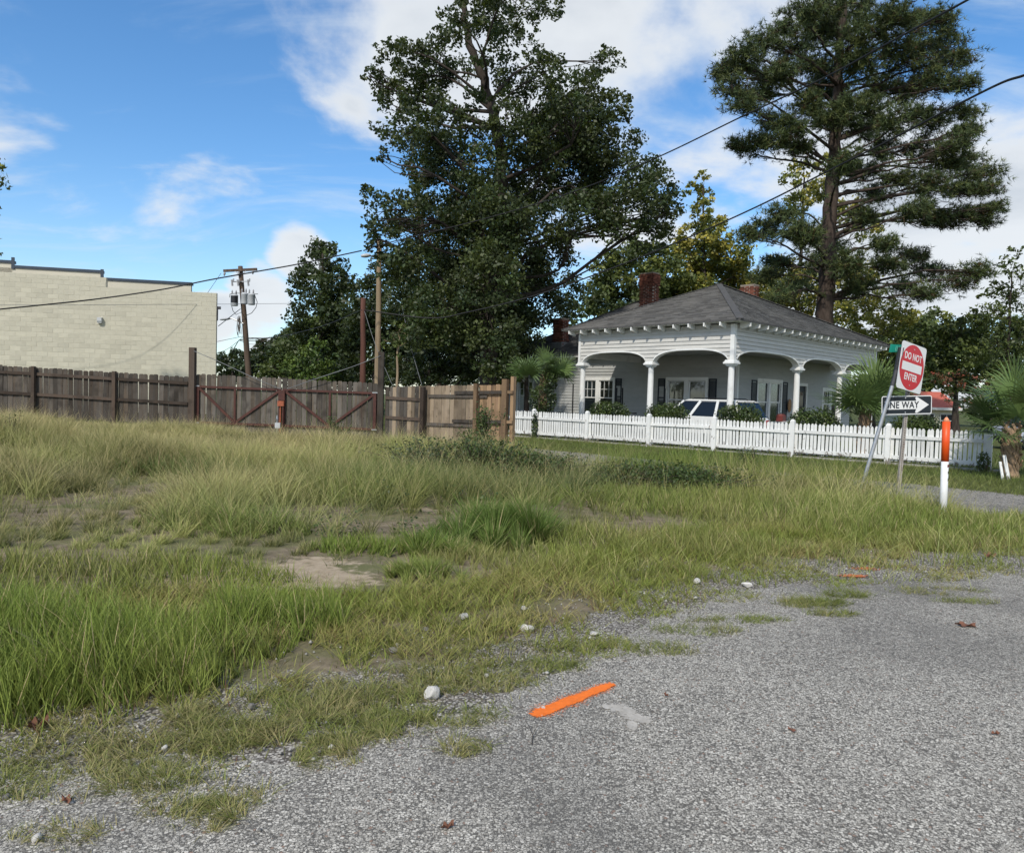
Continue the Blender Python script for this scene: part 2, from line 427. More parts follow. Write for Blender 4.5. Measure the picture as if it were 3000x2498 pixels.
def ground_mat():
    m, t, b, out = new_mat('lot_soil')
    a = t.new('ShaderNodeAttribute', attribute_name='col')      # r: sand, g: gravel, b: mown turf
    sp = t.new('ShaderNodeSeparateColor'); t.l.new(a.outputs['Color'], sp.inputs[0])
    tc = t.new('ShaderNodeTexCoord'); v = tc.outputs['Object']
    n1 = t.noise(v, .9, 6, .6); n2 = t.noise(v, 9, 6, .65); n3 = t.noise(v, 70, 4, .7)
    c = t.ramp(n2, [(.30, (.12, .098, .066)), (.55, (.22, .18, .125)), (.75, (.33, .275, .195))])
    c = t.mix(t.smooth(n1, .42, .62), c, t.mix(n3, (.08, .09, .035), (.20, .195, .095)))
    sand = t.ramp(n2, [(.3, (.30, .235, .16)), (.7, (.45, .37, .27))])
    ms = t.math('ADD', sp.outputs[0], t.math('MULTIPLY', t.math('SUBTRACT', n2, .5), .9))
    c = t.mix(t.smooth(ms, .42, .62), c, sand)
    vo = t.new('ShaderNodeTexVoronoi'); vo.inputs['Scale'].default_value = 75; t.l.new(v, vo.inputs['Vector'])
    ch = t.math('POWER', vo.outputs['Color'], 1.0) if False else vo.outputs['Color']
    sg = t.new('ShaderNodeSeparateColor'); t.l.new(ch, sg.inputs[0])
    gcol = t.ramp(sg.outputs[0], [(0, (.14, .13, .115)), (.5, (.32, .30, .265)), (1, (.54, .51, .46))])
    gcol = t.mix(t.smooth(vo.outputs['Distance'], .42, .66), gcol, (.10, .09, .078))
    mg = t.math('ADD', sp.outputs[1], t.math('MULTIPLY', t.math('SUBTRACT', t.noise(v, 5, 6, .7), .5), 1.3))
    c = t.mix(t.smooth(mg, .42, .60), c, gcol)
    turf = t.ramp(t.noise(v, 14, 6, .7), [(.3, (.045, .06, .018)), (.7, (.12, .135, .045))])
    c = t.mix(sp.outputs[2], c, turf)
    t.l.new(c, b.inputs['Base Color']); b.inputs['Roughness'].default_value = .95; b.inputs['Specular IOR Level'].default_value = .12
    bn = t.new('ShaderNodeBump'); bn.inputs['Strength'].default_value = .6; bn.inputs['Distance'].default_value = .02
    t.l.new(t.math('ADD', n2, t.math('MULTIPLY', n3, .4)), bn.inputs['Height']); t.l.new(bn.outputs[0], b.inputs['Normal'])
    return m

def pave_mat(name, scale=70.0, bright=1.0):
    """chip-seal: pale irregular stone chips of two sizes in dark binder"""
    m, t, b, out = new_mat(name)
    tc = t.new('ShaderNodeTexCoord'); O = tc.outputs['Object']
    def wobble(freq, amt):
        w = t.new('ShaderNodeTexNoise'); w.inputs['Scale'].default_value = freq; w.inputs['Detail'].default_value = 3; w.inputs['Roughness'].default_value = .7
        t.l.new(O, w.inputs['Vector']); o = t.vmath('SUBTRACT', w.outputs['Color'], (.5, .5, .5)).outputs[0]
        sc = t.vmath('SCALE', o); sc.inputs['Scale'].default_value = amt; return t.vmath('ADD', O, sc.outputs[0]).outputs[0]
    def chips(sc, vec):
        vo = t.new('ShaderNodeTexVoronoi'); vo.inputs['Scale'].default_value = sc; t.l.new(vec, vo.inputs['Vector'])
        ve = t.new('ShaderNodeTexVoronoi', feature='DISTANCE_TO_EDGE'); ve.inputs['Scale'].default_value = sc; t.l.new(vec, ve.inputs['Vector'])
        sg = t.new('ShaderNodeSeparateColor'); t.l.new(vo.outputs['Color'], sg.inputs[0]); return sg, ve.outputs['Distance']
    big = t.noise(O, .5, 5, .6, .3); mid = t.noise(O, 5.0, 5, .65); fine = t.noise(O, 240, 3, .7)
    va = wobble(95, .017); vb = wobble(150, .010)
    s1, e1 = chips(scale, va); s2, e2 = chips(scale * 2.1, vb)
    k = bright
    ramp = [(0, (.30 * k, .282 * k, .245 * k)), (.35, (.41 * k, .385 * k, .335 * k)), (.75, (.54 * k, .51 * k, .445 * k)), (1, (.66 * k, .625 * k, .55 * k))]
    c1 = t.ramp(s1.outputs[0], ramp); c2 = t.ramp(s2.outputs[0], [(p, tuple(q * .86 for q in c)) for p, c in ramp])
    c1 = t.mix(t.smooth(s1.outputs[1], .965, .985), c1, (.30, .21, .16))
    sh = t.math('ADD', .80, t.math('MULTIPLY', fine, .40)); vv = t.vmath('SCALE', c1); t.put(vv.inputs['Scale'], sh); c1 = vv.outputs[0]
    bias = t.math('MULTIPLY', t.math('SUBTRACT', mid, .5), .9)
    on1 = t.math('MULTIPLY', t.smooth(e1, .03, .11), t.smooth(t.math('SUBTRACT', s1.outputs[2], bias), .30, .36))
    on2 = t.math('MULTIPLY', t.smooth(e2, .04, .16), t.smooth(t.math('SUBTRACT', s2.outputs[2], bias), .36, .44))
    binder = t.ramp(fine, [(.3, (.062, .058, .052)), (.7, (.180, .170, .150))])
    c = t.mix(on2, binder, c2); c = t.mix(on1, c, c1)
    c = t.mix(t.math('MULTIPLY', t.smooth(big, .44, .66), .46), c, (.12, .117, .11))
    c = t.mix(t.math('MULTIPLY', t.smooth(mid, .56, .78), .30), c, (.33, .305, .27))
    tar = t.noise(O, 1.7, 6, .7, .6); c = t.mix(t.math('MULTIPLY', t.smooth(tar, .62, .72), .45), c, (.06, .058, .056))
    t.l.new(c, b.inputs['Base Color']); b.inputs['Roughness'].default_value = .88; b.inputs['Specular IOR Level'].default_value = .15
    bn = t.new('ShaderNodeBump'); bn.inputs['Strength'].default_value = .8; bn.inputs['Distance'].default_value = .007
    t.l.new(t.math('MAXIMUM', on1, t.math('MULTIPLY', on2, .6)), bn.inputs['Height']); t.l.new(bn.outputs[0], b.inputs['Normal'])
    return m
M['ground'] = ground_mat(); M['pave'] = pave_mat('chip_seal_pavement', 92, 1.08); M['lane'] = pave_mat('lane_asphalt', 45, .85)

# ------------------------------------------------------------------ ground
def gz(x, y):
    x = np.asarray(x, float); y = np.asarray(y, float)
    rise = .36 * sst(x, -4.5, -13) * sst(y, 10, 20)
    lot = sst(y, 6, 9) * (1 - sst(y, 19, 22)) * (1 - sst(x + (y - 21) * 1.0, -6.5, -4.2))
    return rise + .16 * (fbm(x, y, 3.5, 1) - .42) * lot

PEDGE_PX = [(-900, 2260), (-300, 2180), (0, 2190), (250, 2190), (450, 2185), (700, 2185), (950, 2150), (1200, 2110), (1400, 2045), (1600, 1965), (1750, 1905),
            (1950, 1800), (2100, 1745), (2300, 1712), (2480, 1690), (2650, 1690), (2820, 1675), (3000, 1655), (3400, 1630), (5200, 1590)]
PE = np.array([G(*p)[:2] for p in PEDGE_PX])
def pedge(x): return np.interp(x, PE[:, 0], PE[:, 1])

def lane_far(x): return 21.03 + (x - 1.0) * (12.96 - 21.03) / (9.11 - 1.0)
LANE_W = 3.3
def lane_d(x, y):   # distance in front of the lane's far edge (positive towards the camera)
    return (lane_far(np.asarray(x, float)) - y) * .709
FA = np.array([0.19, 27.6]); FB = np.array([11.57, 17.95])       # picket fence line
FDIR = (FB - FA) / np.linalg.norm(FB - FA); FN = np.array([-FDIR[1], FDIR[0]])  # FN: away from camera
if FN[1] < 0: FN = -FN
def behind_fence(x, y): return (np.asarray(x, float) - FA[0]) * FN[0] + (np.asarray(y, float) - FA[1]) * FN[1]

def ground():
    def axis(lo, hi, fine0, fine1, step):
        a = list(np.arange(fine0, fine1 + 1e-6, step)); s = step; v = fine1
        while v < hi: s *= 1.25; v += s; a.append(min(v, hi))
        s = step; v = fine0; b = []
        while v > lo: s *= 1.25; v -= s; b.append(max(v, lo))
        return np.array(b[::-1] + a)
    xs = axis(-700, 700, -9, 10, .12); ys = axis(-60, 1400, 1.5, 24, .12)
    X, Y = np.meshgrid(xs, ys); Z = gz(X, Y)
    V = np.stack([X.ravel(), Y.ravel(), Z.ravel()], 1)
    nx, ny = len(xs), len(ys); i = np.arange(nx * ny).reshape(ny, nx)
    F = np.stack([i[:-1, :-1], i[:-1, 1:], i[1:, 1:], i[1:, :-1]], -1).reshape(-1, 4)
    x, y = V[:, 0], V[:, 1]
    def blob(px, py, rx, ry):
        c = G(px, py); return np.exp(-(((x - c[0]) / rx) ** 2 + ((y - c[1]) / ry) ** 2))
    sand = blob(780, 1690, 1.0, .42) * 1.1 + blob(950, 1640, .5, .25) * .6 + blob(560, 2040, .22, .14) * .9 + blob(1230, 1500, .6, .25) * .7 + blob(1700, 1330, 2.2, .5)
    sand += blob(2500, 1640, .7, .14) * .8 + blob(2150, 1650, .5, .12) * .4 + blob(30, 2080, .35, .15) * .8 + blob(500, 1270, 2.5, .8) * .8
    past = y - pedge(x)
    grav = (1 - sst(past, .1, 1.2)) * .80 + .18 * (1 - sst(past, .6, 1.9)); sand = sand + .40 * np.exp(-((past - .35) / .5) ** 2)
    turf = np.clip(sst(behind_fence(x, y), -6.0, -4.6) * sst(x, -2, 2), 0, 1)
    turf = np.maximum(turf, sst(y, 22.5, 23.5) * (x < 0))
    C = np.stack([np.clip(sand, 0, 1.2), np.clip(grav, 0, 1), turf], 1)
    fast_mesh('ground', V, F, M['ground'], C, smooth=True, kind='structure', label='weedy vacant lot soil and surrounding ground')
ground()

def sheet(name, outline, z, mat, label, zfn=None):
    bm = bmesh.new(); vs = [bm.verts.new((x, y, z)) for x, y in outline]; f = bm.faces.new(vs)
    bmesh.ops.triangulate(bm, faces=[f]); me = bpy.data.meshes.new(name); bm.to_mesh(me); bm.free()
    for p in me.polygons:
        if p.normal.z < 0: p.flip()
    return link(name, me, mat, kind='structure', label=label)

def pavement():
    xs = np.arange(-30, 30.001, .035); e = pedge(xs)
    e = e + (fbm(xs, xs * 0 + 3, .9, 2) - .5) * .55 + (vn(xs, xs * 0, .11, 4) - .5) * .12 + (vn(xs, xs * 0 + 5, .05, 5) - .5) * .05 - .12
    out = [(-30, -30), (30, -30)] + list(zip(xs[::-1], e[::-1]))
    sheet('pavement', out, .008, M['pave'], 'chip seal pavement of pale stone chips in the foreground')
pavement()

def lane():
    ts = np.linspace(-2.5, 40, 500); p0 = np.array([1.0, 21.03]); d = np.array([.709, -.705]); n = np.array([-.705, -.709])
    w1 = (fbm(ts, ts * 0, 1.2, 3) - .5) * .5; w2 = (fbm(ts, ts * 0 + 7, .9, 4) - .5) * .7
    a = [tuple(p0 + d * t + n * w) for t, w in zip(ts, w1)]; b = [tuple(p0 + d * t + n * (LANE_W + w)) for t, w in zip(ts, w2)]
    sheet('lane', a + b[::-1], .012, M['lane'], 'narrow grey asphalt lane running along the white picket fence')
lane()

# ------------------------------------------------------------------ wooden fence and gate
DF = 22.4
def gzf(x, y): return float(gz(x, y))

def dogear(w, h, t, clip=.025):
    """board standing on z=0, centred in x, facing -y, grain along z"""
    poly = [(-w / 2, 0), (w / 2, 0), (w / 2, h - clip), (w / 2 - clip, h), (-w / 2 + clip, h), (-w / 2, h - clip)]
    mb = MB(); mb.prism(poly, (0, 0, 0), (1, 0, 0), (0, 0, 1), (0, t, 0))
    me = bpy.data.meshes.new('board'); me.from_pydata(mb.v, [], mb.f); me.update(); return me

def left_fence():
    x0 = P(-260, 1100, DF)[0]; x1 = P(552, 1100, DF)[0]
    root = thing('wooden_fence', 'dark weathered dog-ear board fence in front of the block building, left of the gate', 'fence', ((x0 + x1) / 2, DF, .2))
    meshes = []
    for k in range(4):
        me = dogear(.1500 - .003 * k, 1.50, .018, .03); me.materials.append(M['greywood']); meshes.append(me)
    pitch = .1535; n = int((x1 - x0) / pitch)
    def top(x): return 2.02 + (x + 15.6) * (1.83 - 2.02) / (5.8)
    for i in range(n):
        x = x0 + (i + .5) * pitch; zt = top(x) + random.uniform(-.015, .015)
        o = link('board', random.choice(meshes), None, root, loc=(x - root.location.x + random.uniform(-.004, .004), .04 + random.uniform(-.004, .004), zt - 1.5 - .2), rot=(random.uniform(-.012, .012), random.uniform(-.012, .012), random.uniform(-.03, .03)))
    for zz in (-.20, -.82):
        xs = [x0, P(102, 1150, DF)[0], P(338, 1150, DF)[0], x1]
        for a, b in zip(xs[:-1], xs[1:]):
            mb = MB(); mb.bar((a + .01 - root.location.x, -.005, top(a) + zz - .2), (b - .01 - root.location.x, -.005, top(b) + zz - .2), .04, .09)
            mb.build('rail', M['darkwood'], root)
    for px in (-140, 102, 338):
        x = P(px, 1150, DF)[0]; mb = MB(); mb.box((x - root.location.x - .05, -.12, -.45), (x - root.location.x + .05, -.026, top(x) - .2 + .03)); mb.build('post', M['darkwood'], root)
left_fence()

def gate():
    # two tall posts
    for px, top, lab, m, gl in ((565, 1018, 'tall dark square gate post at the left end of the gate', 'darkwood', .3), (1118, 1031, 'tall weathered grey gate post at the right end of the gate', 'greywood', .05)):
        p = P(px, top, DF - .1); zb = gzf(p[0], p[1]) - .1
        mb = MB(); mb.box((-.085, -.085, 0), (.085, .085, p[2] - zb)); o = mb.build('gate_post', M[m]); o.location = (p[0], p[1], zb)
        tag(o, lab, 'post')
    leaf_data = [dict(px=(577, 826), mid=690, lab='left leaf of the board gate with dark red steel frame', slope=0),
                 dict(px=(829, 1103), mid=968, lab='right leaf of the board gate with dark red steel frame', slope=0)]
    for li, d in enumerate(leaf_data):
        a, b = d['px']
        xa, xb, xm = P(a, 1150, DF)[0], P(b, 1150, DF)[0], P(d['mid'], 1150, DF)[0]
        def zt(x): return np.interp(x, [-9.6, -4.1], [P(575, 1132, DF)[2], P(1100, 1152, DF)[2]])
        def zb(x): return np.interp(x, [-9.6, -4.1], [P(600, 1237, DF)[2], P(1086, 1257, DF)[2]])
        def top(x): return np.interp(x, [-9.6, -4.1], [P(575, 1095, DF)[2], P(1095, 1122, DF)[2]])
        root = thing('gate_leaf', d['lab'], 'gate', (xm, DF, .3))
        L = lambda x, y, z: (x - xm, y, z - .3)
        fy = -.035
        for nm, p, q, w in (('top_rail', (xa, zt(xa)), (xb, zt(xb)), .065), ('bottom_rail', (xa, zb(xa)), (xb, zb(xb)), .065),
                            ('stile', (xa + .04, zt(xa) - .035), (xa + .04, zb(xa) + .035), .09), ('stile', (xb - .04, zt(xb) - .035), (xb - .04, zb(xb) + .035), .09),
                            ('stile', (xm, zt(xm) - .035), (xm, zb(xm) + .035), .06)):
            mb = MB(); up = (0, 0, 1) if nm != 'stile' else (1, 0, 0); mb.bar(L(p[0], fy, p[1]), L(q[0], fy, q[1]), .05, w, up); mb.build(nm, M['gatesteel'], root)
        for p, q in (((xa + .09, zt(xa) - .05), (xm - .03, zb(xm) + .05)), ((xm + .03, zb(xm) + .05), (xb - .09, zt(xb) - .05))):
            mb = MB(); mb.bar(L(p[0], fy + .008, p[1]), L(q[0], fy + .008, q[1]), .045, .07); mb.build('brace', M['gatesteel'], root)
        ms = []
        for k in range(3):
            me = dogear(.148 - .008 * k, 1.72, .018, .03); me.materials.append(M['gatewood']); ms.append(me)
        n = int((xb - xa + .12) / .153)
        for i in range(n):
            x = xa - .03 + (i + .5) * .153
            link('board', random.choice(ms), None, root, loc=L(x, .0 + random.uniform(0, .006), top(x) - 1.72 + random.uniform(-.014, .014)), rot=(0, random.uniform(-.008, .008), random.uniform(-.03, .03)))
        if li == 1:
            cx = P(828, 1150, DF)[0]
            mb = MB(); mb.box(L(cx - .1, fy - .06, zt(cx) - .32), L(cx + .09, fy - .028, zt(cx) - .01)); mb.build('lock_plate', M['gatesteel'], root)
            mb = MB(); mb.box(L(cx - .11, fy - .11, zt(cx) - .50), L(cx + .08, fy - .03, zt(cx) - .34)); mb.build('lock_box', M['rustorange'], root)
            mb = MB(); mb.tube([L(cx - .03, fy - .06, zt(cx) - .5), L(cx - .03, fy - .06, zt(cx) - 1.5)], .022, 8); mb.build('drop_rod', M['rustorange'], root)
            mb = MB(); mb.tube([L(cx + .05, fy - .06, zt(cx) - .5), L(cx + .05, fy - .06, zt(cx) - 1.4)], .03, 8); mb.build('drop_rod', M['gatesteel'], root)
        hx = xa if li == 0 else xb
        mb = MB(); mb.box(L(hx - .12, fy - .035, zt(hx) + .0), L(hx + .1, fy - .027, zt(hx) + .035)); mb.build('hinge_strap', M['galv'], root)
        mb = MB(); mb.box(L(hx - .12, fy - .035, zb(hx) - .03), L(hx + .1, fy - .027, zb(hx) + .005)); mb.build('hinge_strap', M['galv'], root)
gate()

def right_fence():
    a = np.array(P(1130, 1133, 22.3)); b = np.array(P(1492, 1126, 20.0)); L = np.hypot(b[0] - a[0], b[1] - a[1])
    ang = math.atan2(b[1] - a[1], b[0] - a[0])
    root = thing('wooden_fence', 'tan and grey board fence right of the gate, ending in brown posts', 'fence', (a[0], a[1], 0), ang)
    def top(s): return a[2] + (b[2] - a[2]) * s / L
    ms = {}
    for k, m in enumerate(('gatewood', 'tanwood', 'newwood')):
        ms[m] = []
        for w in (.140, .134):
            me = dogear(w, 1.78, .018, .022); me.materials.append(M[m]); ms[m].append(me)
    n = int(L / .142)
    for i in range(n):
        s = (i + .5) * .142
        m = 'gatewood' if s < L * .28 and random.random() < .75 else ('newwood' if s > L * .78 and random.random() < .8 else 'tanwood')
        link('board', random.choice(ms[m]), None, root, loc=(s, random.uniform(0, .006), top(s) - 1.78 + random.uniform(-.012, .012)), rot=(0, random.uniform(-.008, .008), random.uniform(-.03, .03)))
    def sx(px):   # pixel column to distance along the fence
        h = HIT(px, 1200, a, np.array([-math.sin(ang), math.cos(ang), 0])); return (h[0] - a[0]) * math.cos(ang) + (h[1] - a[1]) * math.sin(ang)
    def zz(px, py): return HIT(px, py, a, np.array([-math.sin(ang), math.cos(ang), 0]))[2]
    for p0, y0, p1, y1, m in ((1131, 1165, 1240, 1171, 'darkwood'), (1131, 1222, 1240, 1229, 'darkwood'), (1255, 1160, 1428, 1161, 'greywood'), (1253, 1242, 1398, 1247, 'greywood'),
                              (1335, 1150, 1478, 1149, 'greywood'), (1330, 1233, 1478, 1236, 'greywood')):
        yo = -.022 if m == 'darkwood' else (-.024 if p0 < 1300 else -.066)
        mb = MB(); mb.bar((sx(p0), yo, zz(p0, y0)), (sx(p1), yo, zz(p1, y1)), .038, .09); mb.build('rail', M[m], root)
    for px, py, m, w in ((1247, 1133, 'darkwood', .13), (1402, 1124, 'newwood', .11)):
        s = sx(px); mb = MB(); mb.box((s - w / 2, -.20, -.1), (s + w / 2, -.09, zz(px, py))); mb.build('post', M[m], root)
    for px, py, m, w, y0, y1 in ((1487, 1111, 'newwood', .15, -.21, -.06), (1504, 1103, 'newwood', .10, -.10, .03)):
        s = sx(px); mb = MB()
        mb.box((s - w / 2, y0, -.1), (s + w / 2, y1, zz(px, py))); o = mb.build('post', M[m], root)
    s = sx(1502)
    for py in (1149, 1236):
        mb = MB(); mb.bar((sx(1494), -.13, zz(1502, py)), (sx(1509), -.13, zz(1502, py)), .055, .08); mb.build('rail_stub', M['newwood'], root)
right_fence()

# ------------------------------------------------------------------ white picket fence
def picket_fence():
    L = float(np.linalg.norm(FB - FA)); ang = math.atan2(FDIR[1], FDIR[0])
    root = thing('picket_fence', 'white picket fence with peeling paint in front of the white house', 'fence', (FA[0], FA[1], 0), ang)
    nrm = np.array([FN[0], FN[1], 0])
    def sx(px):
        h = HIT(px, 1250, (FA[0], FA[1], 0), nrm); return float((h[:2] - FA) @ FDIR)
    posts = [sx(p) for p in (1566, 1722, 1903, 2095, 2324, 2605, 2902)]
    H = .98
    ms = []
    for k, w in enumerate((.078, .074, .080)):
        hh = H - .1
        poly = [(-w / 2, 0), (w / 2, 0), (w / 2, hh - .05), (w / 6, hh), (-w / 6, hh), (-w / 2, hh - .05)] if k else [(-w / 2, 0), (w / 2, 0), (w / 2, hh - .045), (w * .3, hh - .016), (w * .12, hh), (-w * .12, hh), (-w * .3, hh - .016), (-w / 2, hh - .045)]
        mb = MB(); mb.prism(poly, (0, 0, 0), (1, 0, 0), (0, 0, 1), (0, .02, 0))
        me = bpy.data.meshes.new('picket'); me.from_pydata(mb.v, [], mb.f); me.update(); me.materials.append(M['picket']); ms.append(me)
    edges = [-.4] + posts
    for bi, (a, b) in enumerate(zip(edges[:-1], edges[1:])):
        n = max(4, int(round((b - a - .1) / .105))); st = (b - a - .1) / n
        for i in range(n):
            s = a + .05 + (i + .5) * st
            link('picket', random.choice(ms[:2] if bi < 3 else ms[1:]), None, root, loc=(s, .0 + random.uniform(-.003, .003), .10 + random.uniform(-.012, .012)), rot=(random.uniform(-.01, .01), random.uniform(-.02, .02), random.uniform(-.04, .04)))
        for z, h in ((.735, .085), (.19, .10)):
            sag = random.uniform(-.012, .012)
            mb = MB(); mb.bar((a + .04, -.024, z + sag), (b - .04, -.024, z - sag), .04, h); mb.build('rail', M['picket_rail'], root)
    for s in posts:
        mb = MB(); w = .062
        mb.add([(s - w, -.10, -.05), (s + w, -.10, -.05), (s + w, .02, -.05), (s - w, .02, -.05), (s - w, -.10, H + .05), (s + w, -.10, H + .05), (s + w, .02, H + .05), (s - w, .02, H + .05),
                (s - w * .45, -.07, H + .10), (s + w * .45, -.07, H + .10), (s + w * .45, -.01, H + .10), (s - w * .45, -.01, H + .10)],
               [(0, 3, 2, 1), (0, 1, 5, 4), (1, 2, 6, 5), (2, 3, 7, 6), (3, 0, 4, 7), (4, 5, 9, 8), (5, 6, 10, 9), (6, 7, 11, 10), (7, 4, 8, 11), (8, 9, 10, 11)])
        mb.build('post', M['picket_rail'], root)
    # low concrete kerb under the fence
    mb = MB(); mb.box((-.6, -.03, -.05), (L + .4, .16, .05)); o = mb.build('kerb', M['concrete']); o.location = (FA[0], FA[1], 0); o.rotation_euler = (0, 0, ang); tag(o, None, None, None, 'structure')
    # broken boards propped by the end post
    for k, (px0, py0, px1, py1, lab) in enumerate(((2938, 1405, 2930, 1352, 'short broken white fence board propped beside the last picket post'),
                                               (2955, 1405, 2942, 1333, 'long loose white fence board leaning against the last picket post'))):
        p = G(px0, py0, .0); mb = MB(); q = P(px1, py1, p[1] + .12)
        mb.bar(p + np.array([0, 0, .0]), q, .07 if k else .05, .022, (0, 1, 0)); o = mb.build('loose_board', M['picket_rail']); tag(o, lab, 'board')
picket_fence()

# ------------------------------------------------------------------ house
HA = math.radians(43.8)
HO = P(2147, 1064, 25.0); HO[2] = 0
VX = np.array([math.cos(HA), math.sin(HA), 0]); UY = np.array([-math.sin(HA), math.cos(HA), 0])
def HW(a, b, z=0): return HO + VX * a + UY * b + np.array([0, 0, z])

house = thing('white_house', 'white clapboard house with arched corner carport and grey hip roof', 'house', HO, HA)

def clapboards(parent, p0, d, n, L, z0, z1, openings=(), h=.14, mat='siding'):
    p0, d, n = np.array(p0, float), np.array(d, float), np.array(n, float)
    z = z0
    while z < z1 - .02:
        zt = min(z + h, z1); cuts = [(a, b) for a, b, c, e in openings if c < zt - .02 and e > z + .02]
        segs = []; s = 0.0
        for a, b in sorted(cuts):
            if a > s + .02: segs.append((s, a))
            s = max(s, b)
        if s < L - .02: segs.append((s, L))
        for a, b in segs:
            V = []
            for sN in (a, b):
                for off, zz in ((0, z), (.038, z), (.006, zt + .006), (0, zt)): V.append(p0 + d * sN + n * off + np.array([0, 0, zz]))
            mesh_obj('clapboard', V, [(0, 1, 2, 3), (7, 6, 5, 4), (0, 4, 5, 1), (1, 5, 6, 2), (2, 6, 7, 3)], M[mat], parent)
        z += h

def wall(name, p0, d, n, L, z0, z1, openings=()):
    """core wall with openings cut out, behind clapboards"""
    p0, d, n = np.array(p0, float), np.array(d, float), np.array(n, float)
    ss = sorted({0, L, *[o[0] for o in openings], *[o[1] for o in openings]}); zs = sorted({z0, z1, *[o[2] for o in openings], *[o[3] for o in openings]})
    mb = MB()
    for a, b in zip(ss[:-1], ss[1:]):
        for c, e in zip(zs[:-1], zs[1:]):
            m_ = ((a + b) / 2, (c + e) / 2)
            if any(o[0] < m_[0] < o[1] and o[2] < m_[1] < o[3] for o in openings): continue
            A = p0 + d * a - n * .12; mb.prism([(0, c), (b - a, c), (b - a, e), (0, e)], A, d, (0, 0, 1), n * .119)
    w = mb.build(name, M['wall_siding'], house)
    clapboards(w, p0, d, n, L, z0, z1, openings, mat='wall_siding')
    return w

def window(p0, d, n, s0, s1, z0, z1, mull=None, grid=True, shut=None, curtain=True, label=None):
    """double window: s0..s1 overall opening, two sashes"""
    p0, d, n = np.array(p0, float), np.array(d, float), np.array(n, float); Z = np.array([0, 0, 1.0])
    def bx(mb, a, b, c, e, o0, o1): mb.prism([(a, c), (b, c), (b, e), (a, e)], p0 + n * o0, d, Z, n * (o1 - o0))
    mb = MB(); t = .11
    bx(mb, s0 - t, s0, z0 - .05, z1 + .14, .002, .045); bx(mb, s1, s1 + t, z0 - .05, z1 + .14, .002, .045)
    bx(mb, s0, s1, z1, z1 + .14, .002, .045); bx(mb, s0 - t - .03, s1 + t + .03, z0 - .10, z0 - .051, .002, .09)
    mids = []
    if mull: m0 = (s0 + s1) / 2; bx(mb, m0 - mull / 2, m0 + mull / 2, z0 - .05, z1, -.06, .04); mids = [(s0, m0 - mull / 2), (m0 + mull / 2, s1)]
    else: mids = [(s0, s1)]
    f = mb.build('window', M['white'], house)
    if label: f['label'] = label
    for a, b in mids:
        sb = MB(); zm = (z0 + z1) / 2
        for c, e, o in ((zm, z1, -.035), (z0, zm + .04, -.06)):
            bx(sb, a, a + .045, c, e, o, o + .03); bx(sb, b - .045, b, c, e, o, o + .03); bx(sb, a + .045, b - .045, e - .045, e, o, o + .03); bx(sb, a + .045, b - .045, c, c + .045, o, o + .03)
        sb.build('sash', M['white'], f)
        if grid:
            gb = MB()
            for k in (1, 2):
                x = a + (b - a) * k / 3; bx(gb, x - .009, x + .009, zm + .045, z1 - .045, -.026, -.012)
            bx(gb, a + .045, b - .045, (zm + z1) / 2 - .009, (zm + z1) / 2 + .009, -.028, -.014); gb.build('muntin', M['white'], f)
        pb = MB(); bx(pb, a + .045, b - .045, z0 + .045, z1 - .045, -.045, -.041); pb.build('pane', M['pane'], f)
        if curtain:
            # gathered lace: a wavy sheet
            V = []; F = []; N = 40
            for i in range(N + 1):
                x = a + .03 + (b - a - .06) * i / N; o = -.10 + .018 * math.sin(i * 1.9) + .008 * math.sin(i * .7)
                V += [p0 + d * x + n * o + Z * (z0 + (0.02 if curtain == 'full' else (z1 - z0) * .42)), p0 + d * x + n * o + Z * (z1 - .05)]
            for i in range(N): F.append((2 * i, 2 * i + 2, 2 * i + 3, 2 * i + 1))
            mesh_obj('curtain', V, F, M['curtain'], f, True)
    return f

def shutter(p0, d, n, s, z0, z1, w=.36, broken=False):
    p0, d, n = np.array(p0, float), np.array(d, float), np.array(n, float); Z = np.array([0, 0, 1.0]); mb = MB()
    def bx(a, b, c, e, o0, o1): mb.prism([(a, c), (b, c), (b, e), (a, e)], p0 + n * o0, d, Z, n * (o1 - o0))
    bx(s, s + .05, z0, z1, .028, .06); bx(s + w - .05, s + w, z0, z1, .028, .06)
    for z in (z0, (z0 + z1) / 2 - .03, z1 - .06): bx(s + .05, s + w - .05, z, z + .06, .03, .058)
    o = mb.build('shutter', M['navy'], house)
    sb = MB(); z = z0 + .08
    mb2 = mb; mb = sb
    while z < z1 - .1:
        if not broken or z < z0 + (z1 - z0) * .42 or z > z1 - .35:
            bx(s + .05, s + w - .05, z, z + .035, .032, .05)
        z += .044
    lv = sb.build('louvre', M['navy'], o); lv['kind'] = 'stuff'
    if broken: o['label'] = 'black shutter with its middle slats missing'

ZE = 4.18; ZCAP = 2.80; ZSP = 2.96; ZAP = 3.34; ZC = 3.42
LA, LB = 6.87, 12.62
COLS_A = [0.0, 3.42, LA]; COLS_B = [0.0, 5.05, 9.04, LB]
def arch_fn(cols):
    def f(s):
        for a, b in zip(cols[:-1], cols[1:]):
            lo, hi = a + .17, b - .17
            if lo < s < hi:
                t = abs(2 * (s - lo) / (hi - lo) - 1); ex = 2.2 + .35 * (hi - lo)
                return ZSP + (ZAP - ZSP) * (1 - t ** ex) ** .62
        return ZSP
    return f

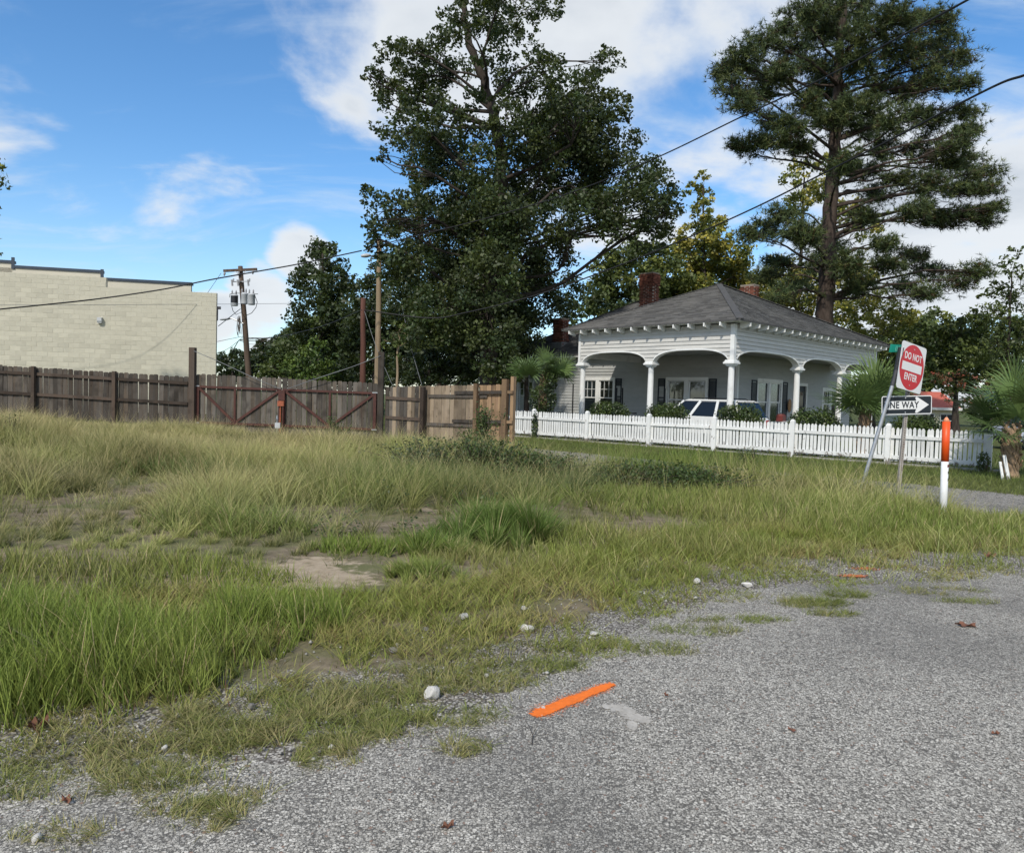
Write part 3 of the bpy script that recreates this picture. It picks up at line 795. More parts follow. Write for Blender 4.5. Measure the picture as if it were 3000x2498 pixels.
def arcade(name, p0, d, n, L, cols):
    p0, d, n = np.array(p0, float), np.array(d, float), np.array(n, float); Z = np.array([0, 0, 1.0]); f = arch_fn(cols)
    ss = sorted(set(list(np.linspace(0, L, 110)) + [c + e for c in cols for e in (-.169, .169, -.2, .2, -.26, .26) if 0 <= c + e <= L]))
    V = []; F = []
    for s in ss:
        zb = f(s)
        for o, zz in ((-.003, zb), (-.003, ZE), (-.2, ZE), (-.2, zb)): V.append(p0 + d * s + n * o + Z * zz)
    for i in range(len(ss) - 1):
        b = 4 * i
        for k in range(4): F.append((b + k, b + (k + 1) % 4, b + 4 + (k + 1) % 4, b + 4 + k))
    F += [(3, 2, 1, 0), tuple(len(V) - 4 + k for k in range(4))]
    w = mesh_obj(name, V, F, M['white'], house)
    h = .14; z = ZSP
    while z < ZE - .02:
        zt = min(z + h, ZE); run = []
        def flush():
            if len(run) < 2: run.clear(); return
            VV = []; FF = []
            for s, lo in run:
                k = (lo - z) / h; VV += [p0 + d * s + n * 0 + Z * lo, p0 + d * s + n * (.038 - .032 * k) + Z * lo, p0 + d * s + n * .006 + Z * (zt + .006), p0 + d * s + Z * zt]
            for i in range(len(run) - 1):
                b = 4 * i; FF += [(b, b + 4, b + 5, b + 1), (b + 1, b + 5, b + 6, b + 2), (b + 2, b + 6, b + 7, b + 3)]
            FF += [(0, 1, 2, 3), tuple(len(VV) - 4 + k for k in (3, 2, 1, 0))]
            mesh_obj('clapboard', VV, FF, M['siding'], w); run.clear()
        flat = ZAP < z
        for s in ([.05, L - .05] if flat else [x for x in ss if .04 < x < L - .04]):
            lo = z if flat else max(z, f(s) if f(s) > ZSP + .001 else z)
            if lo < zt - .004: run.append((s, lo))
            else: flush()
        flush(); z += h
    # arch edge trim
    for a, b in zip(cols[:-1], cols[1:]):
        VV = []; FF = []
        pts = [a + .175 + (b - a - .35) * i / 48 for i in range(49)]
        for s in pts:
            zb = f(s)
            for o, dz in ((.046, -.012), (.046, .045), (-.0, .045), (-.205, -.012)): VV.append(p0 + d * s + n * o + Z * (zb + dz))
        for i in range(48):
            q = 4 * i
            for k in range(4): FF.append((q + k, q + (k + 1) % 4, q + 4 + (k + 1) % 4, q + 4 + k))
        mesh_obj('arch_trim', VV, FF, M['white'], house)
arcade('arcade_wall', (0, 0, 0), (0, 1, 0), (-1, 0, 0), LA, COLS_A)
arcade('arcade_wall', (0, 0, 0), (1, 0, 0), (0, -1, 0), LB, COLS_B)
# end returns of the carport beam
mb = MB(); mb.box((.21, LA - .2, ZSP + .2), (3.9, LA, ZE)); mb.build('end_beam', M['white'], house)
mb = MB(); mb.box((LB - .2, .21, ZSP + .2), (LB, 6.8, ZE)); mb.build('end_beam', M['white'], house)
for x, y in ((0, 0), (0, LA), (LB, 0)):
    mb = MB(); mb.box((x - .05, y - .05, ZSP - .01), (x + .10 if x == 0 else x + .05, y + .10 if y == 0 else y + .05, ZE)); mb.build('corner_board', M['white'], house)

def column(x, y):
    n = 32; V = []; F = []; prof = [(.135, 0), (.135, .1), (.118, .12), (.118, .3), (.114, 1.2), (.104, 2.3), (.098, ZCAP - .02)]
    for r, z in prof:
        for k in range(n):
            a = 2 * math.pi * k / n; rr = r * (1 - (.055 if (k % 2 and .12 <= z) else 0)); V.append((x + rr * math.cos(a), y + rr * math.sin(a), z))
    for i in range(len(prof) - 1):
        for k in range(n): F.append((i * n + k, i * n + (k + 1) % n, (i + 1) * n + (k + 1) % n, (i + 1) * n + k))
    c = mesh_obj('column', V, F, M['white'], house)
    mb = MB()
    for w, z0, z1 in ((.125, ZCAP - .05, ZCAP - .02), (.15, ZCAP - .02, ZCAP + .03), (.21, ZCAP + .03, ZCAP + .09), (.185, ZCAP + .09, ZCAP + .12), (.165, ZCAP + .12, ZSP + .002)):
        mb.box((x - w, y - w, z0), (x + w, y + w, z1))
    mb.build('capital', M['white'], c)
done = set()
for y in COLS_A: column(.1 if y == 0 else .1, y + (.1 if y == 0 else (-.1 if y == LA else 0)))
for x in COLS_B[1:]: column(x - (.1 if x == LB else 0), .1)

DA, DB = 3.9, 2.0
W2 = dict(z0=.72, z1=2.38)
def uA(px, y=1150):   # distance along the inner wall facing the lane (local y) for a pixel column
    h = HIT(px, y, HW(DA, 0), VX); return float((h - HW(DA, 0)) @ UY)
def vB(px, y=1150):
    h = HIT(px, y, HW(0, DB), UY); return float((h - HW(0, DB)) @ VX)
ow = [(uA(1796), uA(1707)), (uA(2068), uA(1957))]
opA = [(a - DB, b - DB, W2['z0'], W2['z1']) for a, b in ow] + [(uA(1560) - DB, uA(1520) - DB, .8, 2.3)]
UEND = 15.4
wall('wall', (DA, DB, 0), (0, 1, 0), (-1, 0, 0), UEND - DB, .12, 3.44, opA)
for (a, b, c, e), cu in zip(opA, ('half', 'full', 'half')): window((DA, DB, 0), (0, 1, 0), (-1, 0, 0), a, b, c, e, .2 if b - a > 1.5 else None, cu == 'half', curtain=cu)
shutter((DA, DB, 0), (0, 1, 0), (-1, 0, 0), opA[0][0] - .11 - .40, W2['z0'] + .1, W2['z1'] + .08, broken=True)
shutter((DA, DB, 0), (0, 1, 0), (-1, 0, 0), opA[1][0] - .11 - .40, W2['z0'], W2['z1'] + .08)
shutter((DA, DB, 0), (0, 1, 0), (-1, 0, 0), opA[1][1] + .13, W2['z0'] + .1, W2['z1'] + .08, broken=True)
VEND = max(vB(2490), 9.0)
opB = [(vB(2219) - DA, vB(2286) - DA, .70, 2.40), (vB(2336) - DA, vB(2360) - DA, .14, 2.34), (vB(2411) - DA, vB(2456) - DA, .9, 2.2)]
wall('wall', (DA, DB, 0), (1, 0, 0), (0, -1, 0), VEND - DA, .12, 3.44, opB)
window((DA, DB, 0), (1, 0, 0), (0, -1, 0), *opB[0], .16, False, curtain='full')
window((DA, DB, 0), (1, 0, 0), (0, -1, 0), *opB[2], .1, True, curtain='half')
shutter((DA, DB, 0), (1, 0, 0), (0, -1, 0), opB[0][0] - .11 - .46, .7, 2.46, .44); shutter((DA, DB, 0), (1, 0, 0), (0, -1, 0), opB[0][1] + .13, .7, 2.46, .44)
# front door
a, b, c, e = opB[1]; mb = MB()
mb.box((DA + a - .09, DB - .05, c - .02), (DA + a, DB + .02, e + .13)); mb.box((DA + b, DB - .05, c - .02), (DA + b + .09, DB + .02, e + .13)); mb.box((DA + a, DB - .05, e), (DA + b, DB + .02, e + .13))
fr = mb.build('door_frame', M['white'], house)
mb = MB(); mb.box((DA + a + .01, DB + .03, c), (DA + b - .01, DB + .07, e - .01)); dr = mb.build('door', M['navy'], house)
mb = MB(); mb.box((DA + a + .18, DB + .022, c + .7), (DA + b - .18, DB + .028, e - .25)); mb.build('door_glass', M['carglass'], dr)
mb = MB(); mb.lathe([(.03, 0), (.03, .03), (.015, .05)], 10, (DA + a + .1, DB + .0, c + 1.0)); mb.build('handle', M['galv'], dr)
mb = MB(); mb.box((DA - .05, DB - .05, .12), (DA + .06, DB + .06, 3.44)); mb.build('corner_board', M['white'], house)
# unseen rear walls, ceiling, dark rooms
mb = MB(); mb.box((DA + .3, UEND - .14, .1), (13, UEND - .02, 3.44)); mb.box((VEND - .14, DB + .14, .1), (VEND - .02, 9, 3.44)); mb.box((12.9, 8, .1), (13, UEND - .15, 3.44)); mb.build('rear_wall', M['siding'], house)
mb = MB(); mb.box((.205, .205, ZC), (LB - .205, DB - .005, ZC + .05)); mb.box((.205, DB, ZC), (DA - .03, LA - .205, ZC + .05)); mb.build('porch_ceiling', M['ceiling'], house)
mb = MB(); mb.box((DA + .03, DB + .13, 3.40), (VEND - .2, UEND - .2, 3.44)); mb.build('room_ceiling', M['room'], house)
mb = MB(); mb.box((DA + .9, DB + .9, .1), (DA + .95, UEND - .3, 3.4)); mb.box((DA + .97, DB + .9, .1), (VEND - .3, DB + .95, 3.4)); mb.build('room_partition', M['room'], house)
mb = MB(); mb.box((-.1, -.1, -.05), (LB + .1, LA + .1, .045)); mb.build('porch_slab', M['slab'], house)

def roof_face(A, B, C, D_, course=.15, tab=.32, lift=.026):
    """eave A->B, ridge D->C; stepped shingle courses with separate tabs"""
    A, B, C, D_ = [np.array(p, float) for p in (A, B, C, D_)]
    nrm = np.cross(B - A, D_ - A); nrm /= np.linalg.norm(nrm)
    if nrm[2] < 0: nrm = -nrm
    sl = max(np.linalg.norm(D_ - A), np.linalg.norm(C - B)); mid = np.linalg.norm((C + D_) / 2 - (A + B) / 2)
    n = max(3, int(mid / course)); V = []; F = []; Cc = []
    for i in range(n):
        t0, t1 = i / n, (i + 1) / n
        l0, r0 = A + (D_ - A) * t0, B + (C - B) * t0; l1, r1 = A + (D_ - A) * t1, B + (C - B) * t1
        m = max(1, int(np.linalg.norm(r0 - l0) / tab)); off = random.random()
        cuts = [0] + [min(1, max(0, (k + off) / m)) for k in range(m)] + [1]
        for a, b in zip(cuts[:-1], cuts[1:]):
            if b - a < 1e-4: continue
            lf = lift * random.uniform(.75, 1.15); base = len(V)
            q = [l0 + (r0 - l0) * a, l0 + (r0 - l0) * b, l1 + (r1 - l1) * b, l1 + (r1 - l1) * a]
            V += [q[0], q[1], q[0] + nrm * lf, q[1] + nrm * lf, q[2] + nrm * .002, q[3] + nrm * .002]
            F += [(base, base + 1, base + 3, base + 2), (base + 2, base + 3, base + 4, base + 5)]
            g = random.uniform(.060, .125); Cc += [(g, g * .99, g * .97)] * 6
    return V, F, Cc

def hip(eaves, apex0, apex1, z_under):
    x0, y0, x1, y1, ze = eaves; V = []; F = []; C = []
    c = [(x0, y0, ze), (x1, y0, ze), (x1, y1, ze), (x0, y1, ze)]
    for f in ((c[3], c[0], apex0, apex1), (c[0], c[1], apex0, apex0), (c[1], c[2], apex1, apex0), (c[2], c[3], apex1, apex1)):
        v, ff, cc = roof_face(*f); b = len(V); V += v; F += [tuple(b + i for i in q) for q in ff]; C += cc
    return V, F, C

EO = .46
RO = (-EO, -EO, LB + .75, LA + .62, ZE + .10)
AP = (5.95, 4.2, 6.62)
V, F, C = hip(RO, AP, AP, 0)
Va = np.array(V); me_roof = fast_mesh('roof', Va, np.array(F), M['shingle'], np.array(C), house)
mb = MB()
x0, y0, x1, y1, ze = RO
for a, b in (((x0, y0), AP), ((x1, y0), AP), ((x0, y1), AP)):
    a3 = np.array((*a, ze + .022)); b3 = np.array(AP) + np.array([0, 0, .03]); mb.bar(a3, b3, .24, .02)
hc = mb.build('hip_cap', M['coping'], me_roof); hc.data.materials.clear(); M['hipcap'] = simple('hip_cap_shingle', (.085, .085, .085), .9, .2, 8, spec=.2); hc.data.materials.append(M['hipcap'])
mb = MB(); mb.box((x0 + .02, y0 + .02, ze - .055), (x1 - .02, y1 - .02, ze - .012)); mb.build('roof_deck', M['white'], me_roof)
# drip edge
mb = MB(); e = .012
mb.box((x0 - e, y0 - e, ze - .05), (x1 + e, y0 + .018, ze + .003)); mb.box((x0 - e, y0 + .02, ze - .05), (x0 + .018, y1, ze + .003)); mb.build('drip_edge', M['hipcap'], me_roof)
# rafter tails
def tail(x, y, dx, dy):
    mb = MB(); w = .025; px, py = -dy, dx
    prof = [(.0, ZE - .07), (EO - .03, ZE - .09 + .04), (EO - .03, ZE + .042), (0, ZE + .042)]
    prof = [(.02, ZE - .16), (EO - .04, ZE - .085), (EO - .04, ZE + .043), (.02, ZE + .043)]
    mb.prism([(p[0], p[1]) for p in prof], (x - px * w, y - py * w, 0), (dx, dy, 0), (0, 0, 1), (px * 2 * w, py * 2 * w, 0))
    mb.build('rafter_tail', M['white'], me_roof)
for y in np.arange(.28, LA + .4, .62): tail(-.042, y, -1, 0)
for x in np.arange(.28, LB + .5, .62): tail(x, -.042, 0, -1)

# main roof behind
ridge0 = (8.6, 6.6, 6.62); ridge1 = (8.6, 10.6, 6.62)
V, F, C = hip((3.45, 2.5, 13.8, 15.9, 3.52), ridge0, ridge1, 0)
r2 = fast_mesh('roof', np.array(V), np.array(F), M['shingle'], np.array(C), house)
mb = MB(); mb.bar(ridge0 + np.array([0, 0, .02]), ridge1 + np.array([0, 0, .02]), .24, .02); mb.bar(np.array(ridge1) + (0, 0, .02), (3.45, 15.9, 3.545), .22, .02); mb.build('ridge_cap', M['hipcap'], r2)
mb = MB(); mb.box((3.47, 7.55, 3.455), (3.9, 15.88, 3.50)); mb.build('soffit', M['white'], r2)
for y in np.arange(8.0, 15.6, .62):
    mb = MB(); mb.box((3.50, y, 3.36), (3.86, y + .05, 3.453)); mb.build('rafter_tail', M['white'], r2)

def chimney(cx, cy, wx, wy, z0, z1, corbel=True):
    root = MB(); root.box((cx - wx / 2 + .015, cy - wy / 2 + .015, z0), (cx + wx / 2 - .015, cy + wy / 2 - .015, z1 - .02))
    o = root.build('chimney', M['mortar'], house)
    bl, bh, bw = .205, .066, .095; pitch = .078
    me = {}
    for k, (l, w) in enumerate(((bl, bw), (bw, bl))):
        m_ = MB(); m_.box((-l / 2, -w / 2, 0), (l / 2, w / 2, bh)); q = bpy.data.meshes.new('brick'); q.from_pydata(m_.v, [], m_.f); q.update(); q.materials.append(M['brick']); me[k] = q
    n = int((z1 - z0) / pitch)
    for i in range(n):
        z = z0 + i * pitch; g = 0
        if corbel and i >= n - 7: g = .015 if i in (n - 7, n - 1) else .03
        hx, hy = wx / 2 + g, wy / 2 + g
        for side in range(2):     # the two faces towards the lane and the street
            ln = 2 * (hy if side == 0 else hx); m = max(2, int(round(ln / (bl + .012)))); st = ln / m
            off = .5 if (i + side) % 2 else 0.0
            for k in range(m + (1 if off else 0)):
                s = -ln / 2 + (k + .5 - off) * st
                if abs(s) > ln / 2 - .04: s = max(-ln / 2 + .06, min(ln / 2 - .06, s))
                if side == 0: loc = (cx - hx + bw / 2 + random.uniform(-.004, .004), cy + s, z); b = me[1]
                else: loc = (cx + s, cy - hy + bw / 2 + random.uniform(-.004, .004), z); b = me[0]
                if side == 1 and abs(s + ln / 2) < .1: continue
                link('brick', b, None, o, loc=loc, rot=(0, 0, random.uniform(-.02, .02)))
    cb = MB(); cb.box((cx - wx / 2, cy - wy / 2, z1 - .03), (cx + wx / 2, cy + wy / 2, z1 + .015)); cb.build('cap', M['mortar'], o)
    return o
chimney(6.9, 8.55, .54, .74, 5.2, 7.66)
c2 = chimney(4.5, 12.1, .5, .62, 3.9, 5.45, False)
mb = MB(); mb.box((4.2, 11.75, 3.9), (4.78, 12.45, 4.28)); mb.build('flashing', M['galv'], c2)
chimney(11.0, 5.5, .52, .74, 6.4, 7.32, False)

# downpipe at the carport end
mb = MB(); y = uA(1681); mb.tube([(DA - .06, y, .1), (DA - .06, y, 2.2)], .03, 8); mb.build('pipe', M['black'], house)

# ------------------------------------------------------------------ block building on the left
def block_building():
    a = P(-330, 1100, 29.9); b = P(632, 1100, 32.5); L = float(np.hypot(b[0] - a[0], b[1] - a[1])); ang = math.atan2(b[1] - a[1], b[0] - a[0])
    root = thing('block_building', 'cream painted concrete block building behind the dark board fence', 'building', (a[0], a[1], 0), ang)
    nrm = np.array([-math.sin(ang), math.cos(ang), 0])
    def st(px, py):
        h = HIT(px, py, a, nrm); return (h[0] - a[0]) * math.cos(ang) + (h[1] - a[1]) * math.sin(ang), h[2]
    sS, zHi = st(311, 815); _, zLo = st(450, 849)
    bh = .2032; bw = .4064
    zHi = round(zHi / bh) * bh; zLo = round(zLo / bh) * bh
    mb = MB(); mb.box((-1, .0055, 0), (sS, .2, zHi)); mb.box((sS, .0055, 0), (L, .2, zLo)); mb.box((-1, .201, 0), (L - 4.2, 9, zLo - .3)); w = mb.build('wall', M['blockjoint'], root)
    me = bpy.data.meshes.new('block'); m_ = MB(); j = .0045; e = .006
    x0, x1, z0, z1 = j, bw - j, j, bh - j
    m_.add([(x0, .007, z0), (x1, .007, z0), (x1, .007, z1), (x0, .007, z1), (x0 + e, 0, z0 + e), (x1 - e, 0, z0 + e), (x1 - e, 0, z1 - e), (x0 + e, 0, z1 - e)],
           [(4, 5, 6, 7), (0, 1, 5, 4), (1, 2, 6, 5), (2, 3, 7, 6), (3, 0, 4, 7)])
    me.from_pydata(m_.v, [], m_.f); me.update(); me.materials.append(M['block'])
    items = []
    r = 7
    while r * bh < zHi - .01:
        z = r * bh; s = L - bw + (-.5 * bw if r % 2 else 0) + (.5 * bw if False else 0)
        if r % 2: items.append((L - bw / 2, z, .5)) if z < zLo - .01 else None
        while s > -1:
            if z < zLo - .01 or s + bw <= sS + .01: items.append((s, z, 1.0))
            s -= bw
        r += 1
    s_vis, _ = st(0, 1000)
    vis = [i for i in items if i[0] > s_vis - .4]; vis.sort(key=lambda i: (-i[1] if False else (i[0] - s_vis) ** 2 * .2 + (i[1] - 3.0) ** 2))
    single = set(vis[:300]); big = MB()
    for it in items:
        s, z, k = it; dy = random.uniform(-.003, .002)
        if it in single:
            o = link('block', me, None, w, loc=(s, dy, z)); o.scale = (k, 1, 1)
        else: big.add([(s + v[0] * k, v[1] + dy, z + v[2]) for v in m_.v], m_.f)
    o = big.build('block_courses', M['block'], w); o['kind'] = 'stuff'
    # flush parapet wall of the taller part behind, with dark coping
    def pt(px, py, back=1.6):
        h = HIT(px, py, a + nrm * back, nrm); return (h[0] - a[0]) * math.cos(ang) + (h[1] - a[1]) * math.sin(ang) , h[2]
    pts = [(-330, 760), (36, 762), (37, 788), (297, 797), (298, 822), (560, 834)]
    q = [pt(*p) for p in pts]
    for (s0, z0), (s1, z1) in ((q[0], q[1]), (q[2], q[3]), (q[4], q[5])):
        mb = MB(); zt = (z0 + z1) / 2; mb.box((s0 - (1.3 if s0 != q[0][0] else 0), 1.6, 4.5), (s1, 1.8, zt)); mb.build('parapet', M['creampanel'], root)
        mb = MB(); mb.box((s0, 1.55, zt), (s1 + .05, 1.86, zt + .12)); mb.build('coping', M['coping'], root)
    for (s0, z0), (s1, z1) in ((q[1], q[2]), (q[3], q[4])):
        mb = MB(); mb.box((s0 - .02, 1.545, z1), (s0 + .1, 1.60, z0 + .118)); mb.build('coping', M['coping'], root)
    s, z = st(294, 938); mb = MB()
    mb.prism([(0, 0), (.12, 0), (.16, .08), (.16, .22), (0, .24)], (s - .09, 0, z - .12), (0, -1, 0), (0, 0, 1), (.18, 0, 0)); l = mb.build('wall_lamp', M['greymetal'], root)
    mb = MB(); mb.box((s - .075, -.135, z - .13), (s + .075, -.02, z - .121)); mb.build('lamp_glass', M['lampclear'], l)
    s, z = st(634, 905); mb = MB(); mb.box((L + .002, .05, z), (L + .16, .15, z + .12)); mb.box((L + .002, .06, z - .5), (L + .05, .12, z)); mb.build('bracket', M['darksteel'], root)
block_building()

# ------------------------------------------------------------------ far house with a red roof
def far_house():
    c = P(2750, 1225, 52); w = 7.0
    root = thing('far_house', 'cream house with red roof far off behind the trees on the right', 'house', (c[0], c[1], 0), math.radians(-8))
    zt = P(2750, 1196, 52)[2]; zr = P(2750, 1168, 52)[2] + .4
    mb = MB(); mb.box((-1.5, 0, 0), (1.0, 6, zt)); mb.build('wall', M['cream'], root)
    mb = MB(); mb.prism([(-.5, zt), (6.5, zt), (3, zr + .15)], (-1.8, 0, 0), (0, 1, 0), (0, 0, 1), (3.1, 0, 0)); r = mb.build('roof', M['redroof'], root)
    mb = MB(); mb.box((-1.8, -.55, zt - .12), (1.3, -.51, zt + .06)); mb.build('fascia', M['white'], r)
    for x in (-1.2, .05):
        mb = MB(); mb.box((x, -.06, zt - 1.35), (x + .9, -.005, zt - .35)); wn = mb.build('window', M['white'], root)
        mb = MB()
        for i in range(2):
            for j in range(2): mb.box((x + .07 + i * .4, -.07, zt - 1.28 + j * .45), (x + .43 + i * .4, -.061, zt - .88 + j * .45))
        mb.build('pane', M['carglass'], wn)
far_house()

# ------------------------------------------------------------------ vehicles
def vehicle(name, label, loc, rz, L, Wd, H, paint, hood=1.25, rear_cargo=True, group=None):
    """nose towards +x in local space, standing on z=0"""
    root = thing(name, label, 'car', loc, rz, group); hw = Wd / 2; zb = .98 * H / 1.62; gc = .28
    fx = L / 2; rx = -L / 2
    prof = [(rx + .02, gc + .1), (rx, .55), (rx + .03, zb - .08), (rx + .10, zb), (fx - hood, zb + .01), (fx - .25, zb - .12), (fx - .04, zb - .28), (fx, .5), (fx - .06, gc + .06)]
    wr = .345; wx = [fx - .88, rx + .92]
    # lower edge with wheel arches
    low = []
    for w in wx:
        low += [(w + .43 * math.cos(t), gc + .05 + .43 * math.sin(t)) for t in np.linspace(0, math.pi, 12)]
    poly = prof + [] ; poly = [p for p in prof]; full = poly[:] ; full = full[:1] + full[1:] 
    outline = poly[:1] + poly[1:] ; outline = outline + [(p[0], p[1]) for p in low]
    bm = bmesh.new(); rings = []
    for yy, inset in ((-hw, .05), (-hw + .06, 0), (hw - .06, 0), (hw, .05)):
        rings.append([bm.verts.new((x * (1 - .006 * (inset > 0)), yy, z - (inset * .6 if z > .9 else 0))) for x, z in outline])
    for a, b in zip(rings[:-1], rings[1:]):
        for i in range(len(a)): bm.faces.new((a[i], a[(i + 1) % len(a)], b[(i + 1) % len(a)], b[i]))
    f1 = bm.faces.new(rings[0]); f2 = bm.faces.new(rings[-1][::-1]); bmesh.ops.triangulate(bm, faces=[f1, f2])
    bmesh.ops.recalc_face_normals(bm, faces=bm.faces); me = bpy.data.meshes.new('body'); bm.to_mesh(me); bm.free(); link('body', me, paint, root)
    # greenhouse: roof shell and pillars round dark glass
    zr = H; ax = fx - hood; tumble = .17
    top_f, top_r = ax - .72, rx + .42
    def sx(t, z): # outline at height fraction
        return None
    gh = MB(); yb, yt = hw - .035, hw - tumble
    Vb = [(ax, -yb, zb), (ax, yb, zb), (rx + .10, yb, zb), (rx + .10, -yb, zb)]; Vt = [(top_f, -yt, zr - .05), (top_f, yt, zr - .05), (top_r, yt, zr - .05), (top_r, -yt, zr - .05)]
    gh.add(Vb + Vt, [(0, 1, 5, 4), (1, 2, 6, 5), (2, 3, 7, 6), (3, 0, 4, 7), (4, 5, 6, 7)])
    gh.build('glasshouse', M['carglass'], root)
    rf = MB(); yr = yt + .015
    rf.add([(top_f + .06, -yr, zr - .075), (top_f + .06, yr, zr - .075), (top_r - .05, yr, zr - .075), (top_r - .05, -yr, zr - .075), (top_f - .18, -yr + .12, zr), (top_f - .18, yr - .12, zr), (top_r + .12, yr - .12, zr), (top_r + .12, -yr + .12, zr)],
           [(0, 1, 5, 4), (1, 2, 6, 5), (2, 3, 7, 6), (3, 0, 4, 7), (4, 5, 6, 7), (3, 2, 1, 0)])
    r = rf.build('roof_panel', paint, root)
    for sy in (-1, 1):
        def side(xb, xt, w):
            p = MB(); p.bar((xb, sy * (yb + .012), zb - .01), (xt, sy * (yt + .012), zr - .06), w, .035, (0, 1, 0)); return p.build('pillar', paint, root)
        for tb in (0.02, .34, .66, .97):
            xb = ax + (rx + .10 - ax) * tb; xt = top_f + (top_r - top_f) * tb
            side(xb, xt, .07 if tb < .1 else .10)
        rl = MB(); rl.tube([(top_f - .3, sy * (yt - .14), zr), (top_f - .4, sy * (yt - .14), zr + .05), (top_r + .4, sy * (yt - .14), zr + .05), (top_r + .3, sy * (yt - .14), zr)], .016, 6); rl.build('roof_rail', M['black'], r)
        for w in wx:
            t = MB(); prof2 = [(wr - .12, -.09), (wr - .02, -.10), (wr, -.06), (wr, .06), (wr - .02, .10), (wr - .12, .09)]
            V = []; F = []; n = 24
            for rr, yy in prof2:
                for k in range(n):
                    an = 2 * math.pi * k / n; V.append((w + rr * math.cos(an), sy * (hw - .13) + yy, wr + rr * math.sin(an)))
            for i in range(len(prof2)):
                for k in range(n): F.append((i * n + k, i * n + (k + 1) % n, ((i + 1) % len(prof2)) * n + (k + 1) % n, ((i + 1) % len(prof2)) * n + k))
            tw = mesh_obj('wheel', V, F, M['tyre'], root)
            rm = MB(); cy = sy * (hw - .045)
            for k in range(5):
                an = 2 * math.pi * k / 5 + .3; rm.bar((w, cy, wr), (w + (wr - .11) * math.cos(an), cy - sy * .01, wr + (wr - .11) * math.sin(an)), .07, .03, (0, 1, 0))
            V = []; F = []
            for rr, yy in ((wr - .10, 0), (wr - .135, 0.008)):
                for k in range(n):
                    an = 2 * math.pi * k / n; V.append((w + rr * math.cos(an), cy - sy * yy, wr + rr * math.sin(an)))
            for k in range(n): F.append((k, (k + 1) % n, n + (k + 1) % n, n + k))
            rm.add(V, F); rm.build('rim', M['rim'], tw)
        m_ = MB(); m_.box((rx - .006, sy * (hw - .16) - .08, zb - .42), (rx + .10, sy * (hw - .16) + .08, zb - .08)); m_.build('tail_light', M['lampred'], root)
        m_ = MB(); m_.box((fx - .16, sy * (hw - .26) - .16, zb - .36), (fx - .018, sy * (hw - .26) + .16, zb - .24)); m_.build('headlight', M['lampclear'], root)
        m_ = MB(); m_.box((ax - .28, sy * (hw + .06) - .09, zb + .02), (ax - .20, sy * (hw + .06) + .09, zb + .16)); m_.build('mirror', paint, root)
    m_ = MB(); m_.box((rx - .09, -hw + .04, .36), (rx + .02, hw - .04, .56)); m_.build('bumper', M['black'], root)
    m_ = MB(); m_.box((fx - .05, -hw + .08, .34), (fx + .05, hw - .08, .52)); m_.build('bumper', M['black'], root)
    m_ = MB(); m_.box((rx + .5, -hw + .12, .20), (fx - .5, hw - .12, .40)); m_.build('underbody', M['black'], root)
    return root
cw = HW(1.62, -.15 + 2.3, .05)
vehicle('parked_car', 'white sport utility car parked under the carport behind the picket fence', cw, HA + math.pi / 2, 4.6, 1.80, 1.55, M['carwhite'])
p = P(2990, 1318, 29); 
vehicle('parked_car', 'silver car half hidden behind the palm at the right edge', (p[0] + 1.25, 28.6, 0), math.radians(172), 4.7, 1.85, 1.60, M['carsilver'])

# ------------------------------------------------------------------ carport contents
def ladder(label, px, D, lean, h):
    b = P(px, 1215, D); b[2] = .05; root = thing('ladder', label, 'ladder', b, HA + math.pi / 2)
    for s in (-.19, .19):
        mb = MB(); mb.bar((s, 0, 0), (s * .8, lean, h), .05, .03, (0, 1, 0)); mb.build('side_rail', M['black'], root)
    for k in range(1, int(h / .3)):
        z = k * .3; t = z / h; mb = MB(); mb.bar((-.19 + .038 * t, lean * t, z), (.19 - .038 * t, lean * t, z), .03, .03); mb.build('rung', M['black'], root)
ladder('black ladder leaning by the left carport window', 1813, 31.0, .0, 1.95)
ladder('black ladder leaning by the double window behind the second column', 1936, 29.2, .0, 1.95)

def worktable():
    c = HW(3.1, 4.5, .05); root = thing('work_table', 'dark work table standing under the carport double window', 'table', c, HA + math.pi / 2)
    mb = MB(); mb.box((-.75, -.3, .96), (.75, .3, 1.0)); mb.build('table_top', M['black'], root)
    for x in (-.68, .68):
        for y in (-.24, .24): mb = MB(); mb.box((x - .03, y - .03, 0), (x + .03, y + .03, .96)); mb.build('leg', M['black'], root)
    mb = MB(); mb.tube([(-.7, -.29, .5), (.7, -.29, .5)], .02, 6); mb.build('stretcher', M['black'], root)
worktable()
def basket():
    s = vB(2306, 1195); c = HW(s, DB - .08, 1.45)
    mb = MB(); prof = [(.001, 0), (.19, .01), (.21, .03), (.19, .05), (.001, .045)]; mb.lathe(prof, 20)
    o = mb.build('wicker_tray', M['wicker'], smooth=True); o.location = c; o.rotation_euler = (math.pi / 2, 0, HA); o.scale = (.78, 1.45, 1); tag(o, 'oval brown wicker tray hanging on the house wall', 'tray')
basket()
